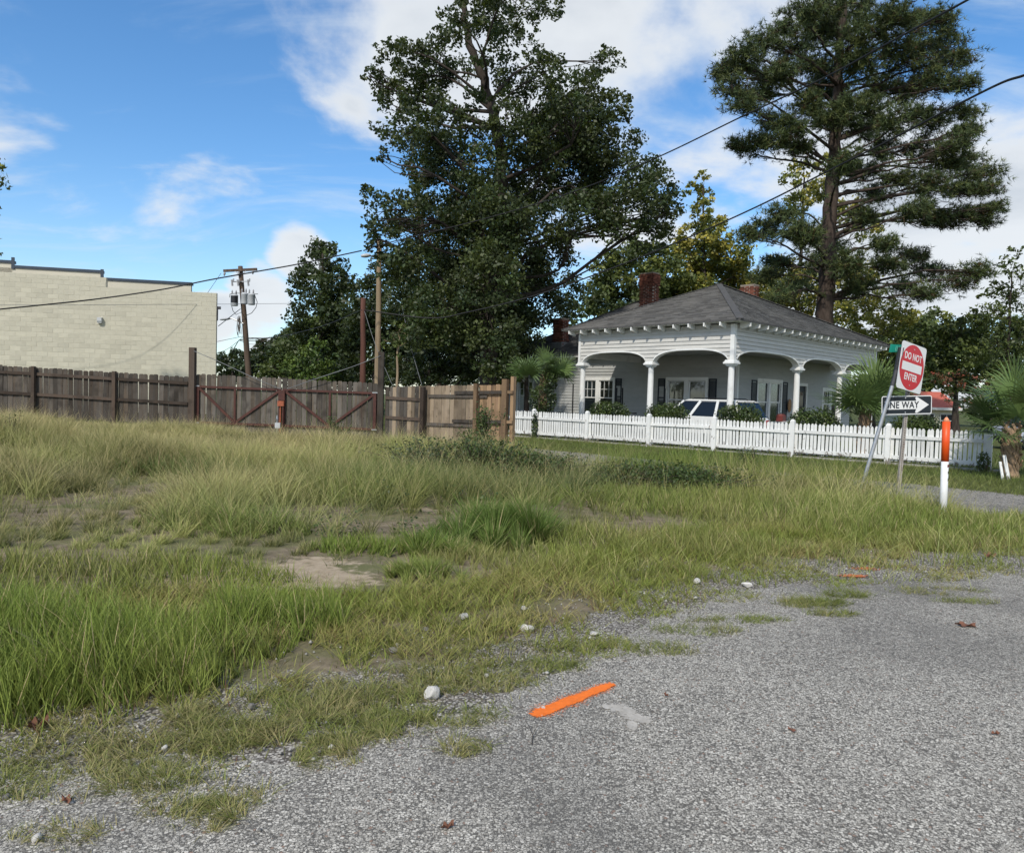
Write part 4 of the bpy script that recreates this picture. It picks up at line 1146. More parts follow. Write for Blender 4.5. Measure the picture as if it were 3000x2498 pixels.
def porch_bits():
    c = HW(6.3, .9, .05); root = thing('porch_bench', 'low grey bench on the porch right of the white car', 'bench', c, HA)
    mb = MB(); mb.box((-.9, -.2, .72), (.9, .2, .77)); mb.build('seat', M['greymetal'], root)
    for x in (-.8, .8): mb = MB(); mb.box((x - .03, -.18, 0), (x + .03, .18, .72)); mb.build('leg', M['greymetal'], root)
    c2 = HW(5.6, .95, .82); r2 = thing('tool_box', 'dark red tool box on the porch bench', 'box', c2, HA + .2)
    mb = MB(); mb.box((-.24, -.13, 0), (.24, .13, .22)); mb.build('body', M['redplastic'], r2)
    mb = MB(); mb.add([(-.24, -.13, .22), (.24, -.13, .22), (.24, .13, .22), (-.24, .13, .22), (-.2, -.07, .29), (.2, -.07, .29), (.2, .07, .29), (-.2, .07, .29)], [(0, 1, 5, 4), (1, 2, 6, 5), (2, 3, 7, 6), (3, 0, 4, 7), (4, 5, 6, 7)]); mb.build('lid', M['redplastic'], r2)
    mb = MB(); mb.tube([(-.1, 0, .29), (-.09, 0, .34), (.09, 0, .34), (.1, 0, .29)], .012, 6); mb.build('handle', M['black'], r2)
    c3 = HW(6.6, .5, .05); r3 = thing('storage_bin', 'blue plastic bin on the floor before the porch bench', 'bin', c3, HA)
    mb = MB(); mb.add([(-.25, -.18, 0), (.25, -.18, 0), (.25, .18, 0), (-.25, .18, 0), (-.3, -.22, .42), (.3, -.22, .42), (.3, .22, .42), (-.3, .22, .42)], [(3, 2, 1, 0), (0, 1, 5, 4), (1, 2, 6, 5), (2, 3, 7, 6), (3, 0, 4, 7)]); mb.build('body', M['blueplastic'], r3)
    mb = MB(); mb.box((-.32, -.24, .42), (.32, .24, .46)); mb.build('lid', M['blueplastic'], r3)
    c4 = HW(4.6, .9, .05); r4 = thing('garden_chair', 'white metal garden chair standing on the porch behind the car', 'chair', c4, HA - .3)
    mb = MB(); mb.box((-.24, -.22, .43), (.24, .22, .46)); mb.build('seat', M['black'], r4)
    mb = MB(); mb.tube([(-.22, .2, .46), (-.24, .26, .8), (-.15, .3, 1.0), (.15, .3, 1.0), (.24, .26, .8), (.22, .2, .46)], .018, 6); mb.build('backrest', M['white'], r4)
    for s in (-1, 1):
        mb = MB(); mb.tube([(s * .24, -.2, .46), (s * .26, -.22, .66), (s * .26, .1, .68), (s * .24, .24, .66)], .018, 6); mb.build('armrest', M['white'], r4)
        for y in (-.2, .2): mb = MB(); mb.tube([(s * .22, y, .43), (s * .24, y * 1.15, 0)], .016, 6); mb.build('leg', M['white'], r4)
porch_bits()
def bicycle():
    c = P(1838, 1230, 29.6); c[2] = .05
    root = thing('bicycle', 'bicycle with dark saddle standing between the first two columns', 'bicycle', c, HA + math.pi / 2 + .15)
    R = .33
    for x in (-.5, .52):
        V = []; F = []; n = 28
        for i in range(n):
            a = 2 * math.pi * i / n
            for k in range(6):
                b = 2 * math.pi * k / 6; rr = R + .02 * math.cos(b); V.append((x + rr * math.cos(a), .02 * math.sin(b), R + .02 + rr * math.sin(a)))
        for i in range(n):
            for k in range(6): F.append((i * 6 + k, i * 6 + (k + 1) % 6, ((i + 1) % n) * 6 + (k + 1) % 6, ((i + 1) % n) * 6 + k))
        w = mesh_obj('wheel', V, F, M['tyre'], root)
        sp = MB()
        for k in range(12): a = 2 * math.pi * k / 12; sp.tube([(x, 0, R + .02), (x + R * math.cos(a), 0, R + .02 + R * math.sin(a))], .003, 3, False)
        sp.build('spokes', M['galv'], w)
    mb = MB()
    for a, b in (((-.5, 0, .35), (-.12, 0, .32)), ((-.5, 0, .35), (-.2, 0, .78)), ((-.12, 0, .32), (-.22, 0, .86)), ((-.2, 0, .78), (.36, 0, .80)), ((-.12, 0, .32), (.38, 0, .72)), ((.35, 0, .9), (.52, 0, .35))): mb.tube([a, b], .018, 7)
    mb.build('frame', M['galv'], root)
    mb = MB(); mb.add([(-.36, -.08, .90), (-.36, .08, .90), (-.05, .02, .91), (-.05, -.02, .91), (-.37, -.09, .95), (-.37, .09, .95), (-.03, .025, .93), (-.03, -.025, .93)], [(3, 2, 1, 0), (4, 5, 6, 7), (0, 1, 5, 4), (1, 2, 6, 5), (2, 3, 7, 6), (3, 0, 4, 7)]); mb.build('saddle', M['black'], root)
    mb = MB(); mb.tube([(.3, -.28, 1.04), (.38, -.2, 1.06), (.36, 0, .98), (.38, .2, 1.06), (.3, .28, 1.04)], .014, 6); mb.build('handlebar', M['white'], root)
bicycle()

# ------------------------------------------------------------------ signs and marker
def text_mesh(s, size, mat, parent, M4, name='lettering', sx=1.0):
    cu = bpy.data.curves.new('t', 'FONT'); cu.body = s; cu.size = size; cu.align_x = 'CENTER'; cu.align_y = 'CENTER'; cu.offset = size * .022; cu.space_character = 1.08; cu.extrude = .0008
    o = bpy.data.objects.new('t', cu); COL.objects.link(o); bpy.context.view_layer.update()
    me = bpy.data.meshes.new_from_object(o.evaluated_get(bpy.context.evaluated_depsgraph_get())); bpy.data.objects.remove(o)
    me.name = name; me.transform(Matrix.Diagonal((sx, 1, 1, 1))); me.transform(M4); me.materials.clear(); me.materials.append(mat)
    return link(name, me, None, parent)
def rrect(w, h, r, n=5):
    pts = []
    for cx, cy, a0 in ((w / 2 - r, h / 2 - r, 0), (-w / 2 + r, h / 2 - r, 90), (-w / 2 + r, -h / 2 + r, 180), (w / 2 - r, -h / 2 + r, 270)):
        for k in range(n + 1): a = math.radians(a0 + 90 * k / n); pts.append((cx + r * math.cos(a), cy + r * math.sin(a)))
    return pts
def frame4(o, ex, ey):
    ex = Vector(ex).normalized(); ey = Vector(ey); ey = (ey - ex * ey.dot(ex)).normalized(); ez = ex.cross(ey)
    return Matrix(((ex.x, ey.x, ez.x, o[0]), (ex.y, ey.y, ez.y, o[1]), (ex.z, ey.z, ez.z, o[2]), (0, 0, 0, 1)))
def plate(poly, z0, z1, mat, parent, M4, name):
    mb = MB(); mb.prism(poly, (0, 0, z0), (1, 0, 0), (0, 1, 0), (0, 0, z1 - z0)); me = bpy.data.meshes.new(name); me.from_pydata(mb.v, [], mb.f); me.transform(M4); me.update()
    return link(name, me, mat, parent)

def signs():
    DS = 12.05
    # perforated post
    base = P(2630, 1440, DS); base[2] = -.05; top = P(2661, 1130, DS + .02)
    d = (top - base); tilt = d / np.linalg.norm(d); top2 = base + tilt * 2.45
    r1 = thing('sign_post', 'rusty perforated steel post holding the one way and do not enter signs', 'sign post', base)
    V = []; mb = MB(); w = .045
    # channel with holes: front face strips either side of a hole column, sides and back
    n = int(2.45 / .0254 / 1.5); st = 2.45 / n
    B = Vector(base) * 0; T = Vector(tilt)
    ex = Vector((1, 0, 0)); ex = (ex - T * ex.dot(T)).normalized(); ey = T.cross(ex) * -1
    ey = Vector((0, -1, 0)); ey = (ey - T * ey.dot(T)).normalized()
    hw_ = .026; hole = .009
    def bar(a, b, x0, x1, y0, y1):
        q = [T * a + ex * x0 + ey * y0, T * a + ex * x1 + ey * y0, T * a + ex * x1 + ey * y1, T * a + ex * x0 + ey * y1]; q2 = [v + T * (b - a) for v in q]
        mb.add(q + q2, [(0, 3, 2, 1), (4, 5, 6, 7), (0, 1, 5, 4), (1, 2, 6, 5), (2, 3, 7, 6), (3, 0, 4, 7)])
    bar(0, 2.45, -hw_, -hole, .018, .024); bar(0, 2.45, hole, hw_, .018, .024); bar(0, 2.45, -hw_, -hw_ + .005, -.024, .0178); bar(0, 2.45, hw_ - .005, hw_, -.024, .0178); bar(0, 2.45, -hw_ + .006, hw_ - .006, -.024, -.018)
    for i in range(n): bar(i * st, i * st + st * .55, -hole + .0003, hole - .0003, .0185, .0235)
    mb.build('post', M['rustpost'], r1)
    def loc(px, py, D=DS - .05): return P(px, py, D)
    # ONE WAY
    tl, tr, bl = loc(2400 + 530 / 2.915, 900 + 765 / 2.915, DS - .14), loc(2400 + 978 / 2.915, 900 + 748 / 2.915, DS + .02), loc(2400 + 515 / 2.915, 900 + 915 / 2.915, DS - .14)
    br = loc(2400 + 964 / 2.915, 900 + 912 / 2.915, DS + .02); c = (tl + br + tr + bl) / 4
    M4 = frame4(Vector(c), Vector(tr - tl + br - bl), Vector(tl - bl + tr - br)); M4 = Matrix.Translation(-Vector(base)) @ M4
    sw, sh = .914, .305; sgn = thing('one_way_sign', 'black and white one way arrow sign on the perforated post', 'sign', base)
    plate(rrect(sw, sh, .035), -.003, 0, M['aluminium'], sgn, M4, 'backing')
    plate(rrect(sw - .002, sh - .002, .034), .0005, .0015, M['sign_white'], sgn, M4, 'border'); plate(rrect(sw - .03, sh - .03, .024), .002, .003, M['sign_black'], sgn, M4, 'panel')
    ar = [(-.385, -.068), (.20, -.068), (.165, -.118), (.19, -.132), (.215, -.125), (.405, -.012), (.405, .012), (.215, .125), (.19, .132), (.165, .118), (.20, .068), (-.385, .068)]
    ar = [(-.40, -.068), (.17, -.068), (.15, -.115), (.165, -.132), (.19, -.128), (.40, 0), (.19, .128), (.165, .132), (.15, .115), (.17, .068), (-.40, .068)]
    plate(ar, .0035, .0045, M['sign_white'], sgn, M4, 'arrow')
    text_mesh('ONE WAY', .150, M['sign_black'], sgn, M4 @ Matrix.Translation((-.105, -.002, .0056)), sx=.86)
    for y in (.118, -.118): plate(rrect(.022, .022, .0109), .0035, .007, M['aluminium'], sgn, M4 @ Matrix.Translation((-.03, y, 0)), 'bolt')
    # the twin sign mounted behind it, seen edge on
    b2 = thing('one_way_sign', 'back of a second sign behind the one way sign, its edge showing', 'sign', base)
    M5 = M4 @ Matrix.Translation((.03, -.012, -.022)) @ Matrix.Rotation(math.radians(1.5), 4, 'Y'); plate(rrect(sw, sh, .035), -.003, 0, M['aluminium'], b2, M5, 'backing')
    # DO NOT ENTER
    tl, tr, br, bl = [np.array((2400 + x / 2.915, 900 + y / 2.915)) for x, y in ((712, 262), (893, 345), (858, 742), (672, 668))]
    cc = (tl + tr + br + bl) / 4; c = P(cc[0] + 2, cc[1] + 4, DS - .12)
    W = np.array([.617, .413, -.10]); Hh = np.array([.093, .04, .745])
    M4 = Matrix.Translation(-Vector(base)) @ frame4(Vector(c), Vector(W), Vector(Hh))
    s2 = thing('do_not_enter_sign', 'white square do not enter sign with red disc above the one way sign', 'sign', base)
    k = .762; plate(rrect(k, k, .05), -.004, 0, M['aluminium'], s2, M4, 'backing'); plate(rrect(k - .002, k - .002, .049), .0005, .0015, M['sign_white'], s2, M4, 'panel')
    plate([(.365 * math.cos(a), .365 * math.sin(a)) for a in np.linspace(0, 2 * math.pi, 64, endpoint=False)], .002, .003, M['sign_red'], s2, M4, 'disc')
    plate(rrect(.60, .135, .002, 1), .0035, .0045, M['sign_white'], s2, M4, 'bar')
    text_mesh('DO NOT', .155, M['sign_white'], s2, M4 @ Matrix.Translation((0, .165, .0045)), sx=.80); text_mesh('ENTER', .155, M['sign_white'], s2, M4 @ Matrix.Translation((0, -.165, .0045)), sx=.80)
    for y in (.295, -.29): plate(rrect(.03, .016, .007), .0035, .006, M['aluminium'], s2, M4 @ Matrix.Translation((0, y, 0)), 'bolt')
    # leaning round pole with street name blade
    b = P(2523, 1412, 11.75); b[2] = -.05; b = P(2520, 1440, 11.75); mid = P(2614, 1130, 11.75); t = P(2640, 1018, 11.78)
    lp = thing('street_sign_pole', 'leaning galvanised pole with a green street name blade', 'sign post', b)
    mb = MB(); mb.tube([(0, 0, 0), mid - b], .030, 14); mb.build('pole', M['galv'], lp)
    mb = MB(); mb.tube([mid - b, P(2626, 1085, 11.76) - b], .034, 14); mb.build('sleeve', M['darksteel'], lp)
    a0 = P(2626, 1092, 11.765) - b; a1 = t - b; mb = MB(); mb.bar(a0, a1, .075, .05, (0, 1, 0)); mb.build('bracket', M['darksteel'], lp)
    gl = [P(2605, 1031.5, 11.8), P(2640, 1031.5, 11.9), P(2647, 1010, 11.9), P(2610, 1008, 11.8)]
    V = [g - b for g in gl]; V2 = [v + np.array([-.002, .006, 0]) for v in V]
    bl_ = mesh_obj('name_blade', V + V2, [(0, 1, 2, 3), (7, 6, 5, 4), (0, 4, 5, 1), (1, 5, 6, 2), (2, 6, 7, 3), (3, 7, 4, 0)], M['sign_green'], lp)
    q = np.array(V); e1 = (q[1] - q[0]); e2 = (q[3] - q[0]); nn = np.cross(e1, e2); nn /= np.linalg.norm(nn)
    if nn[1] > 0: nn = -nn
    lt = MB()
    for s in (.48, .60, .74, .88):
        a = q[0] + e1 * s + e2 * .18 + nn * .003; c = a + e2 * .60; lt.bar(a, c, .012, .002, tuple(nn))
    lt.bar(q[0] + e1 * .48 + e2 * .18 + nn * .003, q[0] + e1 * .58 + e2 * .18 + nn * .003, .012, .002, tuple(nn))
    lt.build('lettering', M['sign_green_pale'], bl_)
    # pipeline marker
    D = 10.0; b = P(2763, 1500, D); t = P(2773, 1222, D); ax = (t - b) / np.linalg.norm(t - b); L = np.linalg.norm(t - b)
    m = thing('marker_post', 'orange topped white utility marker post standing in the tall grass', 'marker post', b)
    r = .046
    def seg(a, c, r0, r1, mat, nm):
        mb = MB(); mb.tube([ax * a, ax * c], [r0, r1], 20); return mb.build(nm, mat, m, True)
    seg(-.25, L - .555, r, r, M['pvc'], 'post'); seg(L - .60, L - .06, r + .003, r + .003, M['orange'], 'sleeve'); seg(L - .06, L, r + .003, .012, M['orange_pale'], 'cap')
    side = np.array([.55, -.83, 0])
    def lab(h, w, hh, mat):
        o = ax * h + side * (r + .001); ex = np.array([.83, .55, 0]); mb = MB(); mb.prism([(-w / 2, -hh / 2), (w / 2, -hh / 2), (w / 2, hh / 2), (-w / 2, hh / 2)], o, ex, ax, side * .001); mb.build('label', mat, m)
    lab(L - .66, .045, .035, M['redplastic']); lab(L - .75, .014, .035, M['black']); lab(L - .85, .010, .04, M['black'])
    # hydrant-like faucet at the gate
    p = P(811, 1275, 21.6); p[2] = gzf(p[0], p[1])
    f = thing('standpipe', 'grey standpipe with a small box in front of the gate', 'standpipe', p); z1 = P(811, 1216, 21.6)[2] - p[2]
    mb = MB(); mb.tube([(0, 0, -.1), (0, 0, z1 - .12)], .022, 8); mb.build('pipe', M['galv'], f)
    mb = MB(); mb.box((-.05, -.045, z1 - .38), (.10, .03, z1 - .22)); mb.build('box', M['greymetal'], f)
    mb = MB(); mb.tube([(0, 0, z1 - .14), (0, 0, z1)], [.035, .015], 8); mb.tube([(0, 0, z1 - .1), (.0, -.09, z1 - .13)], .014, 6); mb.build('tap', M['galv'], f)
signs()

# ------------------------------------------------------------------ poles and wires
def pole(label, px0, py0, px1, py1, D, r, mat, name='utility_pole'):
    t = P(px0, py0, D); b2 = P(px1, py1, D); d = (t - b2) / (t[2] - b2[2]); b = b2 + d * (gzf(b2[0], b2[1]) - b2[2] - .2)
    o = thing(name, label, 'pole', b); mb = MB(); k = (t - b); n = 6
    mb.tube([k * i / n + np.array([.01 * math.sin(i * 2.1), 0, 0]) for i in range(n + 1)], [r * (1.12 - .3 * i / n) for i in range(n + 1)], 12); mb.build('pole', mat, o, True)
    return o, b, k
def power_pole():
    D = 45.0
    o, b, k = pole('leaning power pole with crossarm and three transformer cans beside the block building', 692 + 12, 780, 728, 1090, D, .17, M['polewood'])
    q = lambda x, y, dd=-.2: P(x, y, D + dd) - b
    z = lambda x, y: (600 + x / 4.37, 750 + y / 4.37)
    mb = MB(); mb.bar(q(*z(240, 190)), q(*z(668, 170)), .12, .15); mb.build('crossarm', M['polewood'], o)
    for x0, y0, x1, y1 in ((385, 195, 440, 235), (525, 190, 480, 235)): mb = MB(); mb.bar(q(*z(x0, y0), -.3), q(*z(x1, y1), -.3), .03, .04); mb.build('arm_brace', M['galv'], o)
    for x, y in ((250, 230), (615, 210), (432, 225)):
        mb = MB(); a = q(*z(x + 8, y - 25), -.25); c = q(*z(x - 4, y + 25), -.25); mb.tube([a, a + (c - a) * .3, a + (c - a) * .5, c], [.03, .07, .07, .03], 8); mb.build('insulator', M['porcelain'], o)
    mb = MB(); mb.bar(q(*z(345, 330)), q(*z(570, 325)), .05, .05); mb.build('cutout_arm', M['galv'], o)
    for x in (350, 424, 556):
        mb = MB(); mb.tube([q(*z(x - 6, 305), -.3), q(*z(x + 4, 380), -.3)], .06, 8); mb.tube([q(*z(x + 18, 290), -.35), q(*z(x + 16, 330), -.35)], .04, 6); mb.build('cutout', M['porcelain'], o)
    for i, (x, y0, y1, w, m) in enumerate(((378, 500, 638, 44, 'black'), (505, 480, 615, 40, 'greymetal'), (598, 490, 625, 42, 'greymetal'))):
        c0, c1 = q(*z(x, y1), -.45), q(*z(x, y0), -.45); h = c1[2] - c0[2]; r = w / 4.37 / FPX * D
        mb = MB(); mb.lathe([(r * .93, 0), (r, .04), (r, h - .06), (r * 1.05, h - .05), (r * 1.05, h - .02), (r * .7, h + .05)], 18, c0); tr = mb.build('transformer', M[m if i else 'greymetal'], o, True)
        if i == 0:
            mb = MB(); mb.lathe([(r * 1.008, h * .25), (r * 1.008, h * .93)], 18, c0); tr['label'] = 'transformer can stained black'; mb.build('scorch_band', M['black'], tr)
        for dx in (-.14, .1):
            mb = MB(); mb.lathe([(.035, 0), (.06, .06), (.035, .1), (.055, .14), (.02, .26)], 8, (c0[0] + dx, c0[1], c0[2] + h + .04)); mb.build('bushing', M['porcelain'], tr)
    mb = MB(); mb.tube([q(*z(495, 865)), q(*z(420, 830)), q(*z(345, 797)), q(*z(325, 797))], .035, 8); mb.build('lamp_arm', M['galv'], o)
    mb = MB(); a, c = q(*z(330, 797), -.2), q(*z(195, 812), -.2); mb.add(*ellipsoid_bar(a, c, .16, .09)); mb.build('lamp_head', M['greymetal'], o, True)
    for pts in ([(345, 640), (360, 700), (400, 750), (470, 720)], [(640, 500), (672, 590), (655, 660), (600, 730), (530, 762)], [(318, 530), (320, 490), (400, 475), (680, 487)]):
        mb = MB(); mb.tube([q(*z(*p_), -.5) for p_ in pts], .02, 5, False); mb.build('lead_wire', M['cable'], o)
    mb = MB(); rr = random.Random(4)
    for i in range(14):
        x, y = 415 + rr.uniform(0, 75), 760 + rr.uniform(0, 60); pts = [(x, y)]
        for j in range(4): x += rr.uniform(-9, 9); y += rr.uniform(30, 75); pts.append((x, y))
        mb.tube([q(*z(*p_), -.3) for p_ in pts], .012, 4, False)
    mb.build('hanging_vine', M['twig'], o)
    return b
def ellipsoid_bar(a, c, w, h, n=10):
    a, c = Vector(a), Vector(c); d = (c - a); L = d.length; d.normalize(); sd = d.cross(Vector((0, 0, 1))).normalized(); up = sd.cross(d); V = []; F = []
    m = 7
    for i in range(m):
        t = i / (m - 1); k = math.sin(math.pi * (.12 + .76 * t)) ** .7
        for j in range(n): an = 2 * math.pi * j / n; V.append(a + d * (L * t) + sd * (math.cos(an) * w * k) + up * (math.sin(an) * h * k))
    for i in range(m - 1):
        for j in range(n): F.append((i * n + j, i * n + (j + 1) % n, (i + 1) * n + (j + 1) % n, (i + 1) * n + j))
    F += [tuple(range(n - 1, -1, -1)), tuple((m - 1) * n + j for j in range(n))]
    return V, F
power_pole()
pole('short red brown pole behind the gate, left of the tan pole', 1064, 873, 1063, 1120, 28.5, .115, M['redpole'])
tp, tb, tk = pole('tall tan wooden pole with a small street lamp behind the gate', 1112, 700, 1106, 1120, 33.4, .135, M['tanpole'])
mb = MB(); q0, q1 = P(1110, 758, 33.2) - tb, P(1085, 750, 32.9) - tb; mb.tube([q0, (q0 + q1) / 2 + np.array([0, 0, .04]), q1], .03, 8); mb.build('lamp_arm', M['galv'], tp)
mb = MB(); mb.add(*ellipsoid_bar(P(1086, 748, 32.9) - tb, P(1057, 750, 32.8) - tb, .13, .09)); mb.build('lamp_head', M['greymetal'], tp, True)

def wire(label, ctrl, r, mat='cable', name='overhead_cable', wob=0.0, cat='cable'):
    """ctrl: list of world points; smooth Catmull-Rom through them"""
    P_ = [np.array(c) for c in ctrl]; P_ = [2 * P_[0] - P_[1]] + P_ + [2 * P_[-1] - P_[-2]]; pts = []
    for i in range(1, len(P_) - 2):
        for t in np.linspace(0, 1, 14, endpoint=False):
            a, b, c, d = P_[i - 1], P_[i], P_[i + 1], P_[i + 2]
            pts.append(.5 * ((2 * b) + (c - a) * t + (2 * a - 5 * b + 4 * c - d) * t * t + (-a + 3 * b - 3 * c + d) * t ** 3))
    pts.append(P_[-2]); mb = MB(); mb.tube(pts, r, 6)
    o = mb.build(name, M[mat], smooth=True); tag(o, label, cat, 'overhead cables'); return o
k = 3000 / 2100
def W2100(l): return [P(x * k, y * k, D) for x, y, D in l]
wire('upper cable crossing the sky in front of the oak and the pine', W2100([(2120, -75, 11), (1985, 0, 12.5), (1810, 95, 15), (1690, 160, 17), (1520, 240, 20), (1350, 322, 23), (1180, 392, 26), (1000, 447, 28.5), (800, 497, 30.5), (745, 514, 30.9)]), .022)
wire('upper cable from the tan pole over the power pole and the block building', W2100([(742, 514, 30.9), (620, 540, 30.2), (520, 558, 29.6), (430, 574, 28.8), (330, 594, 28.2), (200, 613, 27.6), (90, 625, 27), (-60, 640, 26.5)]), .026)
wire('lower thick cable crossing the sky above the house to the red pole', W2100([(2160, 132, 12.0), (2100, 155, 12.8), (2050, 172, 13.4), (1950, 222, 14.8), (1830, 285, 16.5), (1700, 350, 18.2), (1550, 425, 20.5), (1400, 492, 22.5), (1250, 552, 24.5), (1100, 605, 26), (960, 640, 27.3), (880, 652, 27.9), (747, 636, 28.4)]), .024)
wire('thin wire strung level across the top of the block building', [P(-60, 893, 28.5), P(300, 893, 30), P(640, 891, 33), P(860, 889, 36)], .008, 'cable_grey')
wire('cable sagging from the red pole down to the power pole', [P(1060, 908, 28.4), P(960, 950, 33), P(870, 975, 38), P(800, 988, 42), P(722, 993, 44.7)], .02)
wire('thin cable from the tall gate post to the middle of the gate', [P(568, 1028, DF - .2), P(650, 1063, DF - .2), P(740, 1105, DF - .2), P(822, 1140, DF - .12)], .010, 'cable_grey', 'gate_cable')
wire('thin cable from the grey gate post down to the middle of the gate', [P(1116, 1042, DF - .2), P(1030, 1075, DF - .2), P(930, 1108, DF - .2), P(840, 1140, DF - .12)], .010, 'cable_grey', 'gate_cable')
wire('guy wire running down from the red pole behind the board fence', [P(1068, 912, 28.3), P(1100, 1010, 28.0), P(1150, 1130, 27.6)], .01, 'cable_grey', 'guy_wire')
wire('pale guy wire slanting through the dark trees behind the board fence', [P(1178, 900, 31), P(1205, 1020, 30), P(1236, 1128, 29)], .012, 'cable_grey', 'guy_wire')
for i, (pts, lab) in enumerate((([(704, 905, 44.8), (640, 955, 38)], 'service wire from the power pole down behind the block wall corner'), ([(648, 800, 44.8), (600, 870, 44)], 'steep thin wire dropping from the power pole crossarm'),
                               ([(715, 985, 44.8), (670, 1020, 44), (630, 1038, 43)], 'slack wire low on the power pole left side'), ([(712, 985, 44.8), (600, 1008, 44)], 'thin low wire left of the power pole'))):
    wire(lab, [P(*p_) for p_ in pts], .02 if i == 0 else .012, 'cable')

# ------------------------------------------------------------------ trees
def rand_unit(rg, n):
    v = rg.normal(size=(n, 3)); return v / np.linalg.norm(v, axis=1, keepdims=True)

def leaf_quads(C, size, rg, colors, up_bias=.5, elong=.62):
    """one folded diamond leaf per centre"""
    n = len(C); N = rand_unit(rg, n); N[:, 2] += up_bias; N /= np.linalg.norm(N, axis=1, keepdims=True)
    A = np.cross(N, rand_unit(rg, n)); A /= np.linalg.norm(A, axis=1, keepdims=True) + 1e-9; B = np.cross(N, A)
    s = (size * rg.uniform(.65, 1.35, n))[:, None]
    V = np.stack([C - A * s * .5, C + B * s * elong * .5 + N * s * .10, C + A * s * .5, C - B * s * elong * .5 + N * s * .10], 1).reshape(-1, 3)
    F = np.arange(4 * n).reshape(n, 4)
    return V, F, np.repeat(colors, 4, axis=0)

def crown_points(clusters, rg, dens, sub=.36, shell=.5):
    """clusters: (centre xyz, radius); returns leaf centres + clump id"""
    out = []; cid = []; k = 0; subs = []
    for c, r in clusters:
        ns = max(5, int(16 * (r / 1.0) ** 1.6 + 5))
        u = rand_unit(rg, ns); rad = r * (shell + (1 - shell) * rg.random(ns)) ** .8
        sc = c + u * rad[:, None] * np.array([1, 1, .85])
        for q in sc:
            sr = r * sub * rg.uniform(.6, 1.3); n = int(1.7 * dens * sr ** 2 * rg.uniform(.6, 1.3)) + 6
            p = rand_unit(rg, n) * (rg.random(n) ** .45 * sr)[:, None] * np.array([1.15, 1.15, .8]); out.append(q + p); cid += [k] * n; k += 1; subs.append(q)
    return np.concatenate(out), np.array(cid), k, subs

def limb(mb, pts, r0, r1, n=7):
    m = len(pts); mb.tube(pts, [r0 + (r1 - r0) * (i / (m - 1)) ** .8 for i in range(m)], n, False)

def curve_to(a, b, rg, m=6, bend=.12, droop=0.0):
    a, b = np.array(a), np.array(b); L = np.linalg.norm(b - a); off = rg.normal(size=3) * L * bend; pts = []
    for i in range(m):
        t = i / (m - 1); pts.append(a + (b - a) * t + off * math.sin(math.pi * t) * .6 + np.array([0, 0, 1]) * (droop * L * math.sin(math.pi * t)) + rg.normal(size=3) * L * .012)
    pts[0] = a; pts[-1] = b
    return pts

def tree(name, label, D, trunk, clusters, pal, leaf=.2, dens=70, rt=.3, seed=1, depth=.8, k21=True, group=None, cat='tree', mat='leaf', shell=.5, sub=.36, bark='bark', limbs=True, yoff=None, twigs=.35, elong=.62):
    """trunk: pixel points bottom to top; clusters: pixel x, y, radius [, depth shift in m]"""
    rg = np.random.default_rng(seed); kk = 3000 / 2100 if k21 else 1.0
    T = [P(x * kk, y * kk, D) for x, y in trunk]
    base = T[0].copy(); g = gzf(base[0], base[1]); d = T[1] - T[0]
    if base[2] > g: base = np.array([T[0][0], D, g - .1]); T = [base] + T if T[0][2] > g + .3 else [base] + T[1:]
    else: T[0][2] = g - .1
    root = thing(name, label, cat, base, 0, group)
    xs = [c[0] * kk for c in clusters]; cx = np.mean(xs); half = (max(xs) - min(xs)) / 2 / FPX * D + .5
    cl = []
    for c in clusters:
        r = c[2] * kk / FPX * D
        if len(c) > 3: dy = c[3]
        else:
            w = max(0.15, 1 - ((c[0] * kk - cx) / FPX * D / (half + 1e-3)) ** 2) ** .5; dy = rg.uniform(-1, 1) * w * half * depth
        p = P(c[0] * kk, c[1] * kk, D + dy); cl.append((p - base, r * (D + dy) / D))
    mb = MB(); TT = [t - base for t in T]
    fine = []
    for i in range(len(TT) - 1):
        for t in np.linspace(0, 1, 5, endpoint=False): fine.append(TT[i] + (TT[i + 1] - TT[i]) * t + (rg.normal(size=3) * rt * .10 if i + t > 0 else 0))
    fine.append(TT[-1]); m = len(fine)
    flare = [rt * (1.0 + .35 * max(0, 1 - i / 2)) * (1 - .78 * i / (m - 1)) for i in range(m)]
    mb.tube(fine, flare, 10, False)
    C, cid, nk, subs = crown_points(cl, rg, dens, sub, shell)
    if limbs:
        zs = np.array([f[2] for f in fine])
        for c, r in cl:
            want = c[2] - .45 * np.hypot(c[0] - fine[-1][0] * .5, c[1]) - .2 * r
            j = int(np.argmin(np.abs(zs - np.clip(want, zs[min(2, m - 1)], zs[-1])))); a = fine[j]; rr = min(flare[j] * .42, .03 + .013 * np.linalg.norm(c - a))
            if rg.random() > .52: continue
            pts = curve_to(a, c, rg, 7, .26, .06); limb(mb, pts, rr, rr * .22, 6)
            ns = [s for s in subs if np.linalg.norm(s - c) < r * 1.05]
            for s in ns:
                if rg.random() < twigs: limb(mb, curve_to(pts[rg.integers(3, 6)], s, rg, 4, .1), rr * .28, .012, 4)
    tk = mb.build('trunk', M[bark], root, True)
    pal = np.array(pal, float); base_c = pal[rg.integers(0, len(pal), nk)] * rg.uniform(.75, 1.25, nk)[:, None]
    col = base_c[cid] * rg.uniform(.7, 1.35, len(C))[:, None]
    V, F, cc = leaf_quads(C, leaf, rg, col, elong=elong)
    fast_mesh('crown', V, F, M[mat], cc, root)
    return root

